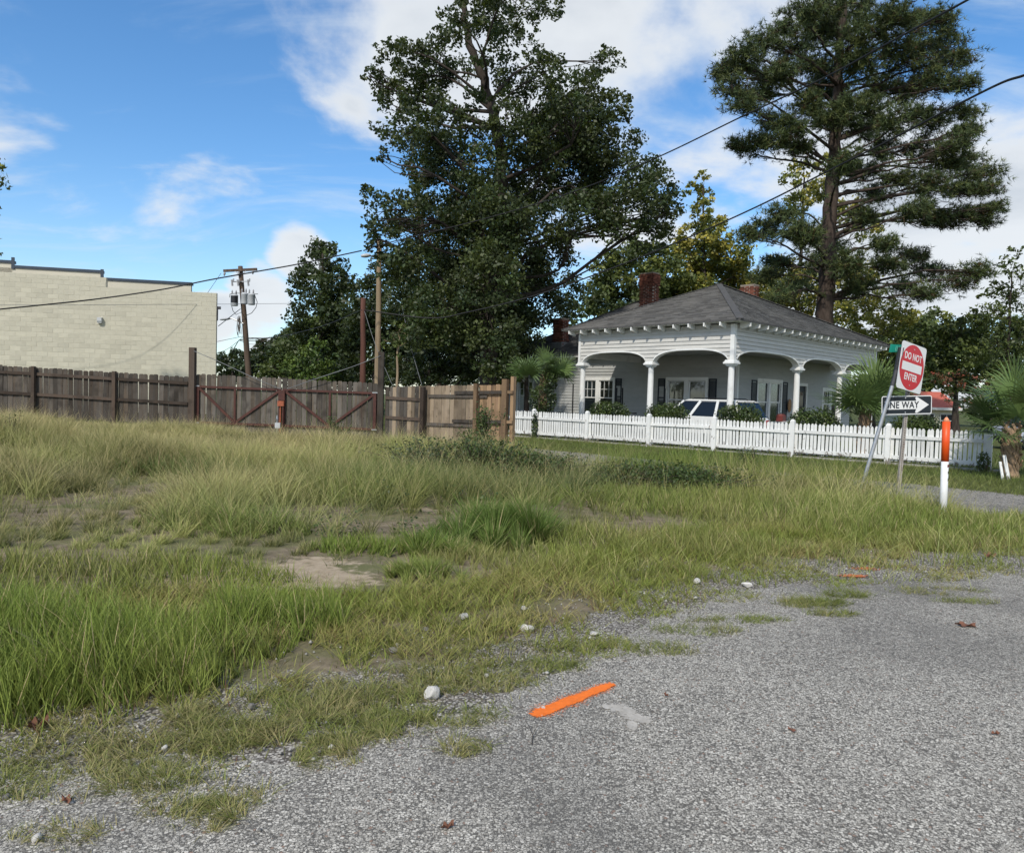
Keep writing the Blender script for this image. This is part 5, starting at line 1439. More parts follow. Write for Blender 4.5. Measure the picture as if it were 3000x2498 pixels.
OAK = [(.040, .062, .021), (.032, .050, .020), (.054, .070, .022), (.044, .058, .025)]
DARK = [(.028, .044, .018), (.036, .052, .019), (.026, .039, .018)]
MID = [(.070, .098, .030), (.088, .114, .032), (.056, .078, .027)]
YEL = [(.24, .235, .046), (.150, .172, .042), (.31, .275, .056), (.105, .132, .037)]
BRI = [(.080, .125, .026), (.060, .098, .024), (.100, .145, .030)]

tree('oak_tree', 'tallest dark leafy oak with bare upper limbs, between gate and house', 33.5,
     [(1003, 800), (1000, 620), (1012, 500), (1025, 400), (1030, 320), (1010, 230), (985, 150), (958, 80), (950, 10), (955, -60)],
     [(955, 25, 45), (1075, 10, 42), (1130, 15, 30), (1010, 40, 50), (930, 70, 32), (1040, 90, 40), (905, 75, 26), (990, -30, 50),
      (775, 140, 26), (800, 108, 34), (845, 122, 44), (890, 112, 40), (755, 150, 18), (840, 165, 40), (815, 200, 42), (785, 185, 28), (870, 215, 50), (895, 170, 45), (935, 150, 40),
      (800, 290, 30), (835, 275, 42), (870, 300, 55), (775, 260, 20), (780, 320, 20), (920, 325, 60), (860, 350, 42),
      (765, 400, 26, -2.5), (795, 430, 42, -2.2), (762, 465, 24, -2.5), (835, 445, 48), (870, 480, 55), (790, 480, 36, -2.5), (776, 515, 26, -2.5), (790, 545, 30, -2.2), (850, 410, 40), (905, 400, 62),
      (1120, 150, 45), (1160, 195, 55), (1205, 190, 50), (1240, 130, 34), (1250, 100, 20), (1225, 225, 55), (1265, 220, 36), (1100, 215, 55), (1060, 170, 45), (1050, 250, 48),
      (1150, 275, 70), (1220, 300, 65), (1280, 295, 45), (1180, 350, 75), (1110, 320, 55), (1090, 400, 70), (1250, 370, 65), (1310, 355, 48), (1340, 390, 44), (1370, 420, 34), (1350, 450, 42), (1290, 430, 62), (1385, 410, 18), (1330, 490, 36), (1360, 480, 26), (1230, 440, 62),
      (960, 420, 65), (1010, 470, 75), (940, 500, 75), (1080, 470, 65), (1150, 455, 60), (1130, 520, 50), (1050, 550, 80), (960, 580, 85), (880, 560, 70), (835, 540, 55), (810, 545, 34, -1.5), (830, 610, 60), (900, 640, 75), (1000, 650, 85), (1090, 610, 65), (1150, 590, 45), (1135, 630, 44), (1060, 680, 55), (950, 700, 65), (870, 690, 55), (1075, 700, 40), (1010, 730, 55), (1000, 120, 30, -1.2), (1045, 205, 34, -2), (975, 205, 30, -1.5), (1030, 300, 48, -2.2), (985, 345, 52, -2.6), (1035, 415, 60, -3), (1005, 560, 70, -3.4), (1000, 655, 70, -3.4), (955, 265, 44, -1.6), (915, 245, 40), (1085, 60, 28), (1100, 110, 28), (930, 30, 28), (1010, -5, 36), (1180, 235, 50), (1075, 290, 50, -2)],
     OAK, leaf=.165, dens=185, rt=.44, seed=3, depth=.62, shell=.55)

# trees behind the fence, left of the oak
GB = 'dark trees behind the board fence'
tree('tree', 'narrow vine covered tree rising left of the oak', 47, [(655, 780), (660, 640), (662, 520)],
     [(662, 505, 26), (655, 540, 38), (690, 535, 28), (640, 580, 36), (680, 590, 46), (620, 560, 20), (610, 590, 22), (650, 640, 52), (700, 640, 46), (660, 690, 60), (705, 700, 55), (615, 660, 26), (730, 580, 18)], DARK + MID[:1], leaf=.24, dens=95, rt=.3, seed=5, group=GB)
tree('tree', 'dense dark tree directly behind the tan and red poles', 43, [(770, 780), (768, 680), (765, 600)],
     [(750, 600, 40), (785, 590, 40), (760, 650, 55), (800, 660, 50), (735, 690, 45), (790, 720, 55), (745, 740, 45), (820, 740, 45), (780, 540, 25)], DARK, leaf=.22, dens=95, rt=.28, seed=6, group=GB)
tree('tree', 'low dark tree filling the gap below the left side of the oak', 39, [(880, 790), (880, 730)],
     [(850, 725, 45), (890, 715, 50), (930, 735, 45), (870, 760, 40), (920, 765, 40), (830, 765, 40), (960, 760, 38)], DARK, leaf=.2, dens=95, rt=.2, seed=7, group=GB)
tree('tree', 'dark understory tree below the right side of the oak beside the house', 36.5, [(1080, 790), (1078, 720)],
     [(1040, 735, 42), (1060, 700, 36), (1030, 770, 32), (1010, 740, 34), (1065, 745, 22), (1055, 770, 22)], MID + DARK, leaf=.2, dens=90, rt=.18, seed=8, group=GB)
tree('tree', 'far dark tree line right of the block building corner', 72, [(478, 775), (478, 745)],
     [(455, 735, 18), (480, 738, 24), (505, 745, 24), (525, 735, 26), (455, 760, 22), (490, 762, 26), (545, 715, 24), (560, 740, 32), (580, 705, 28), (600, 690, 24), (595, 740, 30)], DARK, leaf=.36, dens=55, rt=.3, seed=9, group=GB)
tree('shrub', 'bright green rounded shrub tree behind the gate', 38, [(637, 790), (637, 740)],
     [(610, 745, 30), (640, 725, 34), (665, 740, 32), (630, 765, 34), (660, 770, 32), (590, 760, 22), (650, 705, 18)], BRI, leaf=.2, dens=95, rt=.12, seed=10, cat='shrub')
tree('tree', 'dark green tree behind the bright rounded shrub', 52, [(600, 790), (602, 720)],
     [(575, 720, 28), (605, 700, 36), (640, 690, 34), (560, 755, 26), (590, 740, 34), (690, 745, 34), (700, 765, 34), (545, 770, 22), (530, 760, 18)], MID, leaf=.26, dens=80, rt=.2, seed=12, group=GB)
tree('sapling', 'thin bare stemmed sapling just behind the board fence', 29, [(814, 800), (815, 720), (820, 690)],
     [(820, 680, 26), (800, 700, 20), (838, 700, 20), (815, 715, 18)], MID, leaf=.14, dens=130, rt=.075, seed=13, cat='sapling', bark='tanpole', twigs=.2)

# yellowing trees behind the house
GY = 'yellow green trees behind the house'
tree('tree', 'green tree between the oak and the tall yellow tree', 58, [(1260, 790), (1262, 640)],
     [(1240, 545, 34), (1280, 520, 40), (1330, 530, 40), (1225, 590, 30), (1270, 580, 44), (1320, 580, 46), (1370, 560, 44), (1240, 630, 34), (1290, 640, 44), (1350, 630, 50), (1385, 600, 44), (1220, 640, 20)], MID + YEL[1:2], leaf=.3, dens=62, rt=.3, seed=20, group=GY)
tree('tree', 'tall yellow green tree with a thin top left of the pine', 60, [(1440, 790), (1445, 560), (1442, 380)],
     [(1440, 362, 14), (1425, 385, 16), (1446, 400, 18), (1440, 430, 26), (1462, 455, 26), (1408, 398, 10), (1420, 480, 34), (1475, 490, 34), (1395, 500, 24), (1440, 530, 42), (1500, 520, 40), (1400, 545, 36), (1470, 570, 46), (1420, 600, 46), (1520, 580, 44), (1490, 620, 46), (1380, 520, 18)], YEL, leaf=.3, dens=62, rt=.25, seed=21, group=GY)
tree('tree', 'yellow green tree showing through the pine branches', 62, [(1620, 800), (1640, 560), (1650, 360)],
     [(1640, 345, 22), (1690, 335, 24), (1620, 370, 22), (1680, 390, 30), (1640, 420, 32), (1740, 430, 30), (1780, 470, 28), (1600, 560, 40), (1660, 590, 44), (1570, 600, 40), (1720, 560, 38), (1770, 560, 34), (1620, 640, 44), (1720, 640, 40), (1690, 470, 24)], YEL, leaf=.3, dens=55, rt=.3, seed=22, group=GY)
tree('tree', 'bright yellow tree low behind the right end of the house roof', 52, [(1790, 800), (1790, 700)],
     [(1760, 640, 28), (1800, 625, 34), (1840, 635, 28), (1780, 670, 36), (1830, 670, 38), (1745, 680, 28), (1870, 650, 18)], YEL[:3] + YEL[:1], leaf=.25, dens=72, rt=.25, seed=23, group=GY)
GR = 'dark green trees behind the signs'
tree('tree', 'dark green tree behind the do not enter sign', 46, [(1860, 820), (1860, 760)],
     [(1810, 720, 36), (1850, 705, 38), (1890, 715, 36), (1820, 760, 36), (1870, 750, 40), (1900, 770, 30), (1780, 740, 28), (1850, 790, 30), (1900, 690, 26)], MID + YEL[1:2] + YEL[3:], leaf=.24, dens=100, rt=.25, seed=24, group=GR)
tree('tree', 'broad dark green tree right of the do not enter sign', 43, [(1960, 830), (1962, 760)],
     [(1920, 690, 34), (1960, 680, 38), (2000, 690, 36), (1930, 730, 40), (1980, 730, 42), (1950, 770, 34), (2010, 740, 34), (1890, 670, 18), (1995, 650, 22)], MID + OAK[:2] + YEL[3:], leaf=.24, dens=100, rt=.25, seed=25, group=GR)
tree('tree', 'loose tree with airy top at the right edge above the palm', 40, [(2070, 830), (2068, 700), (2075, 560)],
     [(2085, 515, 18), (2065, 545, 20), (2095, 560, 26), (2040, 590, 18), (2060, 600, 28), (2100, 610, 34), (2030, 640, 28), (2070, 650, 36), (2110, 670, 40), (2050, 700, 36), (2090, 730, 40), (2040, 760, 30), (2015, 610, 12)], MID + YEL[3:], leaf=.18, dens=85, rt=.15, seed=26, twigs=.6)
tree('crepe_myrtle', 'crepe myrtle with pinkish red leaves behind the one way sign', 38, [(1965, 880), (1962, 810)],
     [(1930, 790, 22), (1960, 775, 26), (1990, 785, 26), (1945, 815, 16), (2000, 815, 24), (1925, 770, 16), (2020, 800, 22)], [(.16, .042, .026), (.10, .05, .025), (.035, .05, .02), (.05, .055, .02), (.20, .075, .05)], leaf=.14, dens=60, rt=.1, seed=27, cat='tree', twigs=.7)
tree('tree', 'leafy tree edge just inside the left picture border above the building', 24, [(-75, 820), (-78, 500), (-80, 330)],
     [(-38, 320, 40), (-40, 375, 42), (-42, 425, 42), (-70, 300, 40), (-90, 380, 60), (-46, 505, 44), (-85, 470, 50), (-100, 560, 60)], MID + YEL[1:2], leaf=.16, dens=130, rt=.25, seed=28)
tree('tree', 'low hedge row of dark foliage far behind the left of the board fence', 80, [(700, 790), (700, 760)],
     [(640, 770, 22), (680, 770, 24), (720, 770, 24), (760, 770, 26), (800, 768, 26), (850, 768, 28), (900, 765, 28), (960, 765, 30), (1020, 762, 30), (1080, 760, 30)], DARK, leaf=.4, dens=45, rt=.2, seed=29, depth=.2)

tree('tree', 'tall dark tree far behind the right end of the house', 66, [(1880, 820), (1880, 720)],
     [(1840, 690, 34), (1880, 680, 36), (1920, 665, 34), (1860, 730, 38), (1910, 720, 40), (1820, 740, 34), (1950, 700, 34), (1900, 770, 36), (1850, 790, 30), (1940, 760, 34)], MID + YEL[1:2], leaf=.34, dens=75, rt=.3, seed=31, group=GR)
tree('tree', 'far mixed green trees at the right above the parked car', 62, [(2030, 820), (2030, 740)],
     [(1985, 700, 34), (2030, 690, 36), (2075, 680, 36), (2000, 745, 36), (2050, 740, 38), (2100, 735, 38), (2120, 690, 34), (2010, 660, 22), (2080, 785, 30), (1965, 790, 28), (2010, 790, 32), (2060, 800, 34), (2110, 795, 34)], MID + YEL[3:] + DARK, leaf=.32, dens=60, rt=.3, seed=32, group=GR)
tree('tree', 'dark tree mass behind the power pole and the bright shrub', 64, [(560, 790), (560, 740)],
     [(500, 760, 24), (535, 750, 28), (575, 730, 32), (620, 720, 34), (665, 730, 34), (710, 720, 38), (560, 765, 26), (610, 762, 28), (740, 690, 36), (720, 760, 34), (690, 690, 34)], DARK, leaf=.36, dens=58, rt=.3, seed=33, group=GB)
tree('tree', 'dark evergreen filling the space between the tan pole and the oak trunk', 44, [(900, 800), (900, 700)],
     [(840, 660, 44), (880, 640, 48), (930, 660, 50), (860, 710, 48), (910, 720, 50), (960, 720, 46), (990, 750, 40), (830, 740, 40), (1040, 730, 40), (1040, 760, 34)], DARK, leaf=.24, dens=80, rt=.25, seed=34, group=GB)
tree('tree', 'shady tree behind the chimney and the main roof of the house', 54, [(1200, 800), (1200, 700)],
     [(1180, 640, 30), (1215, 620, 34), (1190, 690, 34), (1230, 680, 36), (1270, 650, 38), (1310, 640, 38), (1160, 720, 30)], MID + OAK, leaf=.26, dens=75, rt=.25, seed=35, group=GY)

tree('hedge_row', 'low dark shrub row far behind the palm and the parked car', 56, [(2020, 870), (2020, 845)],
     [(1925, 845, 16), (1950, 835, 20), (1985, 830, 22), (2020, 825, 24), (2060, 822, 26), (2100, 825, 26), (2130, 830, 26), (2000, 855, 16), (2070, 850, 18)], DARK + MID, leaf=.24, dens=90, rt=.1, seed=36, depth=.3, cat='shrub', limbs=False)
tree('hedge_row', 'low dark shrub row far behind the right board fence', 58, [(900, 810), (900, 790)],
     [(500, 782, 16), (560, 784, 18), (620, 785, 20), (680, 787, 20), (740, 788, 22), (800, 789, 22), (850, 789, 22), (900, 789, 22), (950, 789, 22), (1000, 789, 22), (1045, 789, 20)], DARK, leaf=.26, dens=85, rt=.1, seed=37, depth=.15, cat='shrub', limbs=False)

# ---- pine
def pine():
    rg = np.random.default_rng(40); D = 40.0; kk = 3000 / 2100
    trunk = [(1688, 800), (1690, 670), (1695, 560), (1700, 470), (1706, 380), (1712, 290), (1716, 200), (1722, 110), (1728, 30), (1732, -60)]
    T = [P(x * kk, y * kk, D) for x, y in trunk]; T[0][2] = -.1; base = T[0].copy()
    root = thing('pine_tree', 'tall dark pine with layered needle clumps behind the house', 'tree', base)
    cl = [(1700, 150, 36), (1712, 60, 36), (1725, 190, 30), (1735, 330, 30), (1770, 350, 32), (1800, 400, 30), (1770, 440, 28), (1790, 220, 34), (1650, 60, 36), (1680, 190, 30), (1490, 130, 30), (1525, 110, 30), (1560, 150, 34), (1500, 175, 28), (1515, 210, 26), (1555, 190, 30), (1560, 85, 30), (1600, 55, 34), (1620, 105, 40), (1600, 150, 32), (1640, 15, 40), (1700, 15, 40), (1660, 130, 36), (1690, 70, 36), (1475, 155, 16),
          (1508, 300, 22), (1545, 290, 28), (1590, 285, 30), (1575, 250, 28), (1620, 255, 30), (1640, 300, 24), (1725, 255, 42), (1690, 240, 34), (1655, 215, 34), (1740, 220, 34),
          (1740, 100, 42), (1790, 55, 44), (1780, 125, 42), (1760, 15, 40), (1840, 30, 44), (1895, 50, 44), (1945, 95, 38), (1985, 115, 24), (1900, 115, 44), (1845, 100, 44), (1930, 165, 44), (1985, 175, 26), (1870, 180, 44), (1810, 175, 36), (1940, 40, 30),
          (1850, 245, 42), (1920, 240, 44), (1985, 225, 28), (1995, 265, 24), (1975, 290, 28), (1785, 265, 42), (1820, 310, 38), (1900, 305, 44), (1950, 330, 38), (1990, 335, 30), (2030, 350, 22),
          (1850, 365, 36), (1925, 380, 42), (1990, 385, 36), (2035, 385, 24), (2050, 425, 18), (2005, 435, 32), (1960, 455, 30), (1880, 430, 28), (2030, 455, 20), (1920, 440, 30),
          (1600, 440, 34), (1560, 470, 30), (1630, 470, 34), (1530, 480, 20), (1700, 505, 40), (1670, 540, 36), (1590, 540, 32), (1740, 540, 36), (1765, 585, 34), (1830, 545, 32), (1880, 520, 30), (1920, 560, 34), (1980, 570, 36), (2020, 555, 20), (1905, 600, 26), (1560, 570, 28), (1620, 590, 34), (1590, 610, 26), (1860, 590, 26), (1820, 500, 24), (1650, 480, 30)]
    C = []; hubs = []
    for x, y, r in cl:
        w = abs(x - 1712) / 340.; dy = rg.uniform(-1, 1) * math.sqrt(max(.05, 1 - w * w)) * 5.2
        c = P(x * kk, y * kk, D + dy) - base; R = 1.05 * r * kk / FPX * D; hubs.append((c, R))
    mb = MB(); TT = [t - base for t in T]; fine = []
    for i in range(len(TT) - 1):
        for t in np.linspace(0, 1, 4, endpoint=False): fine.append(TT[i] + (TT[i + 1] - TT[i]) * t + (rg.normal(size=3) * .035 if i else 0))
    fine.append(TT[-1]); m = len(fine); rad = [.50 * (1 - .72 * i / (m - 1)) + (.18 if i == 0 else 0) for i in range(m)]
    mb.tube(fine, rad, 12, False); zs = np.array([f[2] for f in fine])
    V = []; F = []; Cc = []; tufts = []
    for c, R in hubs:
        dh = np.hypot(c[0] - np.interp(c[2], zs, [f[0] for f in fine]), c[1]); want = c[2] - .16 * dh - .3
        j = int(np.argmin(np.abs(zs - max(want, 7.0)))); a = fine[j]; pts = curve_to(a, c, rg, 9, .07, .03); rr = min(.105, .03 + .011 * dh); limb(mb, pts, rr, .02, 6)
        for t in range(int(24 + 12 * R)):
            f = rg.uniform(.30, 1.0) * 8; i0 = min(7, int(f)); p = pts[i0] + (pts[i0 + 1] - pts[i0]) * (f - i0) + rg.normal(size=3) * .24; d = rg.normal(size=3) * .5 + np.array([0, 0, .6]); tufts.append((p, d / np.linalg.norm(d)))
        ns = int(14 + 16 * R)
        for q in range(ns):
            u = rand_unit(rg, 1)[0]; e = c + u * R * rg.uniform(.45, 1.0) * np.array([1.1, 1.1, .80]); s = pts[rg.integers(5, 9)]
            tw = curve_to(s, e, rg, 4, .12, -.05); limb(mb, tw, .018, .008, 4)
            for t in range(int(7 + 5 * R)):
                f = rg.uniform(.50, 1.05); p = s + (e - s) * f + rg.normal(size=3) * .15 * np.array([1, 1, .7]); d = (e - s) / (np.linalg.norm(e - s) + 1e-6) + np.array([0, 0, .55]) + rg.normal(size=3) * .35
                tufts.append((p, d / np.linalg.norm(d)))
    tk = mb.build('trunk', M['pinebark'], root, True)
    Pn = np.array([t[0] for t in tufts]); Dn = np.array([t[1] for t in tufts]); n = len(Pn); K = 9
    Pn = np.repeat(Pn, K, 0); Dn = np.repeat(Dn, K, 0); d = Dn * .75 + rand_unit(rg, n * K) * .85; d /= np.linalg.norm(d, axis=1, keepdims=True)
    L = rg.uniform(.20, .36, n * K)[:, None]; sd = np.cross(d, rand_unit(rg, n * K)); sd /= np.linalg.norm(sd, axis=1, keepdims=True); w = .017
    V = np.stack([Pn - sd * w, Pn + sd * w, Pn + d * L - np.array([0, 0, .05]) * L], 1).reshape(-1, 3); F = np.arange(len(V)).reshape(-1, 3)
    pal = np.array([(.062, .090, .034), (.078, .108, .036), (.046, .070, .030), (.104, .124, .038)]); tc = pal[rg.integers(0, 4, n)] * rg.uniform(.75, 1.3, n)[:, None]
    brown = rg.random(n) < .03; tc[brown] = (.09, .055, .025)
    fast_mesh('crown', V, F, M['needle'], np.repeat(tc, K * 3, 0), root)
pine()

# ------------------------------------------------------------------ palms
def palm(name, label, base, hub_list, pal, seed, trunk=True, ivy=False, tr=.18):
    rg = np.random.default_rng(seed); root = thing(name, label, 'palm', base)
    top = np.mean([h[0] for h in hub_list], axis=0) - base
    if trunk:
        mb = MB(); n = 10; pts = [np.array([0, 0, -.1]) + (top - np.array([0, 0, -.1])) * i / n * .96 for i in range(n + 1)]
        mb.tube(pts, [tr * (1.0 + .12 * (i % 2)) * (1 - .25 * i / n) for i in range(n + 1)], 12); tk = mb.build('trunk', M['frondstem'], root)
        bm_ = MB()      # old leaf bases criss-crossing the stem
        for i in range(54):
            a = i * 2.4; t = .12 + .85 * i / 54; p = np.array([0, 0, 0]) + top * t; o = np.array([math.cos(a), math.sin(a), 0]); r = tr * (1 - .25 * t)
            tn = np.array([-o[1], o[0], 0]); h = top[2] * .20 + .05
            bm_.bar(p + o * r * .95 + tn * .05, p + o * (r * 1.35) - tn * .05 + np.array([0, 0, h * .6]), .055, .022, tuple(o))
        bm_.build('leaf_bases', M['frondstem'], tk)
    for hub, nf, Lp, Lb, updir in hub_list:
        h = hub - base
        for i in range(nf):
            a = 2 * math.pi * i / nf + rg.uniform(-.3, .3); el = rg.uniform(-.12, 1.2) + updir
            d = np.array([math.cos(a) * math.cos(el), math.sin(a) * math.cos(el), math.sin(el)]); L = Lp * rg.uniform(.75, 1.2)
            st = [h + d * L * t + np.array([0, 0, -.10 * L * t * t]) for t in np.linspace(0, 1, 5)]; c = st[-1]; fd = st[-1] - st[-2]; fd /= np.linalg.norm(fd)
            sd = np.cross(fd, (0, 0, 1)); sd /= np.linalg.norm(sd) + 1e-6; up = np.cross(sd, fd); tilt = rg.uniform(-.5, .5)
            sd = sd * math.cos(tilt) + up * math.sin(tilt); up = np.cross(sd, fd)
            V = []; F = []; CC = []; nb = 28; col = np.array(pal[rg.integers(0, len(pal))]) * rg.uniform(.8, 1.25)
            for k in range(nb):
                th = math.radians(-125 + 250 * k / (nb - 1)); bd = fd * math.cos(th) + sd * math.sin(th) + up * (.14 + .10 * math.cos(th)); bd /= np.linalg.norm(bd)
                bl = Lb * (1 - .28 * abs(th) / 2.2) * rg.uniform(.88, 1.08); wv = np.cross(bd, up); wv /= np.linalg.norm(wv) + 1e-6; w = .012 + .008 * Lb
                b0 = len(V); drop = np.array([0, 0, -1.0]) * bl * rg.uniform(.08, .30)
                for t, ww in ((0, .35), (.35, 1.0), (.7, .75), (1, .05)):
                    p = c + bd * bl * t + drop * t ** 2.4; V += [p - wv * w * ww, p + wv * w * ww]; CC += [col * (1 + .5 * (t > .9))] * 2
                for q in range(3): F.append((b0 + 2 * q, b0 + 2 * q + 1, b0 + 2 * q + 3, b0 + 2 * q + 2))
            fr = fast_mesh('frond', np.array(V), np.array(F), M['leaf_waxy'], np.array(CC), root)
            mb = MB(); mb.tube(st, [.018, .015, .013, .011, .009], 5, False); pm = mb.build('stalk', M['frond_green'], fr)
    return root

PALM = [(.095, .150, .046), (.080, .128, .044), (.115, .168, .052)]
pb = G(2960, 1398); pb[2] = 0
palm('palmetto', 'palmetto with thick criss-cross trunk beside the last picket post', pb, [(P(2962, 1268, pb[1]), 16, .60, .90, .12), (P(2965, 1225, pb[1]), 10, .72, .92, .5)], PALM, 51, tr=.165)
b2 = P(2530, 1250, 22.0); b2[2] = 0
palm('palmetto', 'big fan palmetto behind the picket fence at the house corner', b2, [(P(2512, 1215, 21.9), 13, .60, 1.15, .3), (P(2560, 1195, 22.2), 15, .75, 1.2, .5)], PALM, 52, tr=.16)
b3 = P(1588, 1250, 28.2); b3[2] = 0
pl = palm('palmetto', 'ivy covered palmetto at the left end of the picket fence', b3, [(P(1543, 1105, 28.1), 8, .30, .85, .25), (P(1600, 1085, 28.3), 6, .45, .8, .45), (P(1640, 1105, 28.2), 8, .30, .9, .2)], PALM, 53, tr=.14)

def leafy(name, label, cat, ells, pal, leaf, n, seed, group=None, mat='leaf_waxy', stems=True, part='foliage', flat=.0):
    """bush made of leaves in ellipsoids: (centre, rx, ry, rz) in world"""
    rg = np.random.default_rng(seed); c0 = np.array(ells[0][0], float); base = np.array([c0[0], c0[1], gzf(c0[0], c0[1])])
    root = thing(name, label, cat, base, 0, group); C = []; tot = sum(e[1] * e[3] + e[1] * e[2] for e in ells)
    for c, rx, ry, rz in ells:
        m = int(n * (rx * rz + rx * ry) / tot); u = rand_unit(rg, m); r = rg.uniform(.25, 1, m) ** .5
        k = 1 + .16 * np.sin(u[:, 0] * 7 + seed) * np.sin(u[:, 2] * 6 + 1.3) * np.cos(u[:, 1] * 8)
        C.append(np.array(c) - base + u * (r * k)[:, None] * np.array([rx, ry, rz]))
    C = np.concatenate(C); C = C[C[:, 2] > .01]
    pal = np.array(pal); ci = (vn(C[:, 0] * 3, C[:, 2] * 3 + C[:, 1], 1.0, seed % 7) * len(pal)).astype(int) % len(pal)
    col = pal[ci] * rg.uniform(.65, 1.4, len(C))[:, None]; V, F, cc = leaf_quads(C, leaf, rg, col, .6)
    if stems:
        mb = MB()
        for c, rx, ry, rz in ells:
            for i in range(7):
                e = np.array(c) - base + rand_unit(rg, 1)[0] * np.array([rx, ry, rz]) * .8; mb.tube(curve_to((e[0] * .3, e[1] * .3, -.02), e, rg, 4, .1), [.02, .015, .01, .005], 4, False)
        mb.build('stems', M['twig'], root)
    fast_mesh(part, V, F, M[mat], cc, root); return root
HEDGE = [(.050, .080, .022), (.070, .100, .026), (.038, .060, .020)]
GH = 'clipped shrubs behind the picket fence'
def hedge(px, py, rpx, rpy, back, label, seed):
    nrm = np.array([FN[0], FN[1], 0]); o = np.array([FA[0], FA[1], 0]) + nrm * back; c = HIT(px, py, o, nrm); s = c[1] / FPX
    zt = c[2] + rpy * s + .14; h = zt / 2; return leafy('clipped_shrub', label, 'shrub', [((c[0], c[1], h * .95), rpx * s * 1.05, .6, h * 1.0), ((c[0] - .25, c[1] + .1, h * 1.1), rpx * s * .8, .5, h * .86), ((c[0] + .3, c[1] + .1, h * 1.05), rpx * s * .75, .5, h * .9)], HEDGE, .07, 8500, seed, GH)
hedge(1783, 1205, 58, 22, 1.1, 'clipped shrub behind the pickets in front of the first carport arch', 61)
hedge(1955, 1210, 60, 22, 1.1, 'clipped shrub at the foot of the second column left of the white car', 62)
hedge(2170, 1216, 66, 24, 1.1, 'clipped shrub hiding the wheels of the white car', 63)
hedge(2390, 1232, 70, 26, 1.2, 'clipped shrub behind the pickets left of the big palmetto', 64)
hedge(2690, 1245, 75, 22, 2.2, 'low brownish hedge behind the one way sign', 65)
leafy('ivy', 'dark ivy smothering the palmetto trunk and spilling over the pickets', 'ivy', [(np.array(P(1590, 1170, 28.0)), .55, .35, .62), (np.array(P(1580, 1230, 27.3)), .34, .25, .45), (np.array(P(1610, 1110, 28.1)), .35, .3, .5), (np.array(P(1566, 1250, 26.9)), .12, .10, .55)], HEDGE + [(.022, .038, .014)], .075, 5200, 66)
leafy('weed_bush', 'small leafy weed growing at the foot of the last picket post', 'weed', [(np.array(P(2882, 1355, 17.6)), .16, .14, .28)], HEDGE, .05, 500, 67, mat='leaf')
leafy('shrub', 'dark shrubs seen through the last carport arch', 'shrub', [(HW(13.5, 4.5, 1.2), 1.6, 1.5, 1.4), (HW(15.5, 3.5, 1.0), 1.5, 1.4, 1.2)], DARK + MID, .13, 5000, 68)

# ------------------------------------------------------------------ grass and weeds
class Blades:
    def __init__(s): s.P = []; s.H = []; s.W = []; s.D = []; s.B = []; s.C0 = []; s.C1 = []
    def add(s, x, y, h, w, lean, bend, c0, c1, az=None, rg=RNG):
        n = len(x)
        if n == 0: return
        az = rg.uniform(0, 2 * math.pi, n) if az is None else az
        s.P.append(np.stack([x, y, gz(x, y) - .006], 1)); s.H.append(h); s.W.append(np.broadcast_to(w, n)); s.D.append(np.stack([np.cos(az), np.sin(az)], 1) * np.asarray(lean)[:, None])
        s.B.append(bend); s.C0.append(c0); s.C1.append(c1)
    def build(s, name, label, seg=3):
        Pp = np.concatenate(s.P); H = np.concatenate(s.H); W = np.concatenate(s.W); D = np.concatenate(s.D); B = np.concatenate(s.B); C0 = np.concatenate(s.C0); C1 = np.concatenate(s.C1)
        n = len(Pp); ph = RNG.uniform(0, math.pi, n); sx, sy = np.cos(ph) * W, np.sin(ph) * W
        rows = []; cols = []
        for i in range(seg):
            t = i / seg; k = t + B * t * t
            x = Pp[:, 0] + D[:, 0] * H * k; y = Pp[:, 1] + D[:, 1] * H * k; z = Pp[:, 2] + H * t * (1 - .35 * B * t * np.hypot(D[:, 0], D[:, 1]))
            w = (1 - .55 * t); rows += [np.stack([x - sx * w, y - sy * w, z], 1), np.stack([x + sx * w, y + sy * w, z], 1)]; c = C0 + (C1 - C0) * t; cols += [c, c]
        k = 1 + B; rows.append(np.stack([Pp[:, 0] + D[:, 0] * H * k, Pp[:, 1] + D[:, 1] * H * k, Pp[:, 2] + H * (1 - .35 * B * np.hypot(D[:, 0], D[:, 1]))], 1)); cols.append(C1)
        m = 2 * seg + 1; V = np.stack(rows, 1).reshape(-1, 3); C = np.stack(cols, 1).reshape(-1, 3); b = np.arange(n)[:, None] * m
        F = []
        for i in range(seg - 1): F += [b + np.array([2 * i, 2 * i + 1, 2 * i + 3]), b + np.array([2 * i, 2 * i + 3, 2 * i + 2])]
        F.append(b + np.array([2 * seg - 2, 2 * seg - 1, 2 * seg])); F = np.concatenate(F)
        o = fast_mesh(name, V, F, M['grass'], np.clip(C, 0, 1)); tag(o, label, None, None, 'stuff'); return n * (2 * seg - 1)

def pal_mix(f, a, b): return np.array(a) * (1 - f)[:, None] + np.array(b) * f[:, None]
GREEN = (.195, .240, .052); LUSH = (.155, .220, .042); OLIVE = (.225, .230, .075); STRAW = (.56, .46, .25); PALE = (.37, .38, .17); BLUEG = (.105, .155, .062); BROWN = (.22, .14, .075)

def in_ell(x, y, c, rx, ry, rot=0):
    dx, dy = x - c[0], y - c[1]; ca, sa = math.cos(rot), math.sin(rot); u = dx * ca + dy * sa; v = -dx * sa + dy * ca
    return 1 - np.sqrt((u / rx) ** 2 + (v / ry) ** 2)

def visible(x, y, margin=.03):
    """inside the camera's field, with a margin for a step to the side"""
    u = x / np.maximum(y, .1); return (np.abs(u) < 1500 / FPX + margin + 1.1 / np.maximum(y, 1)) & (y > 1.9)

def scatter(n, x0, x1, y0, y1): return RNG.uniform(x0, x1, n), RNG.uniform(y0, y1, n)

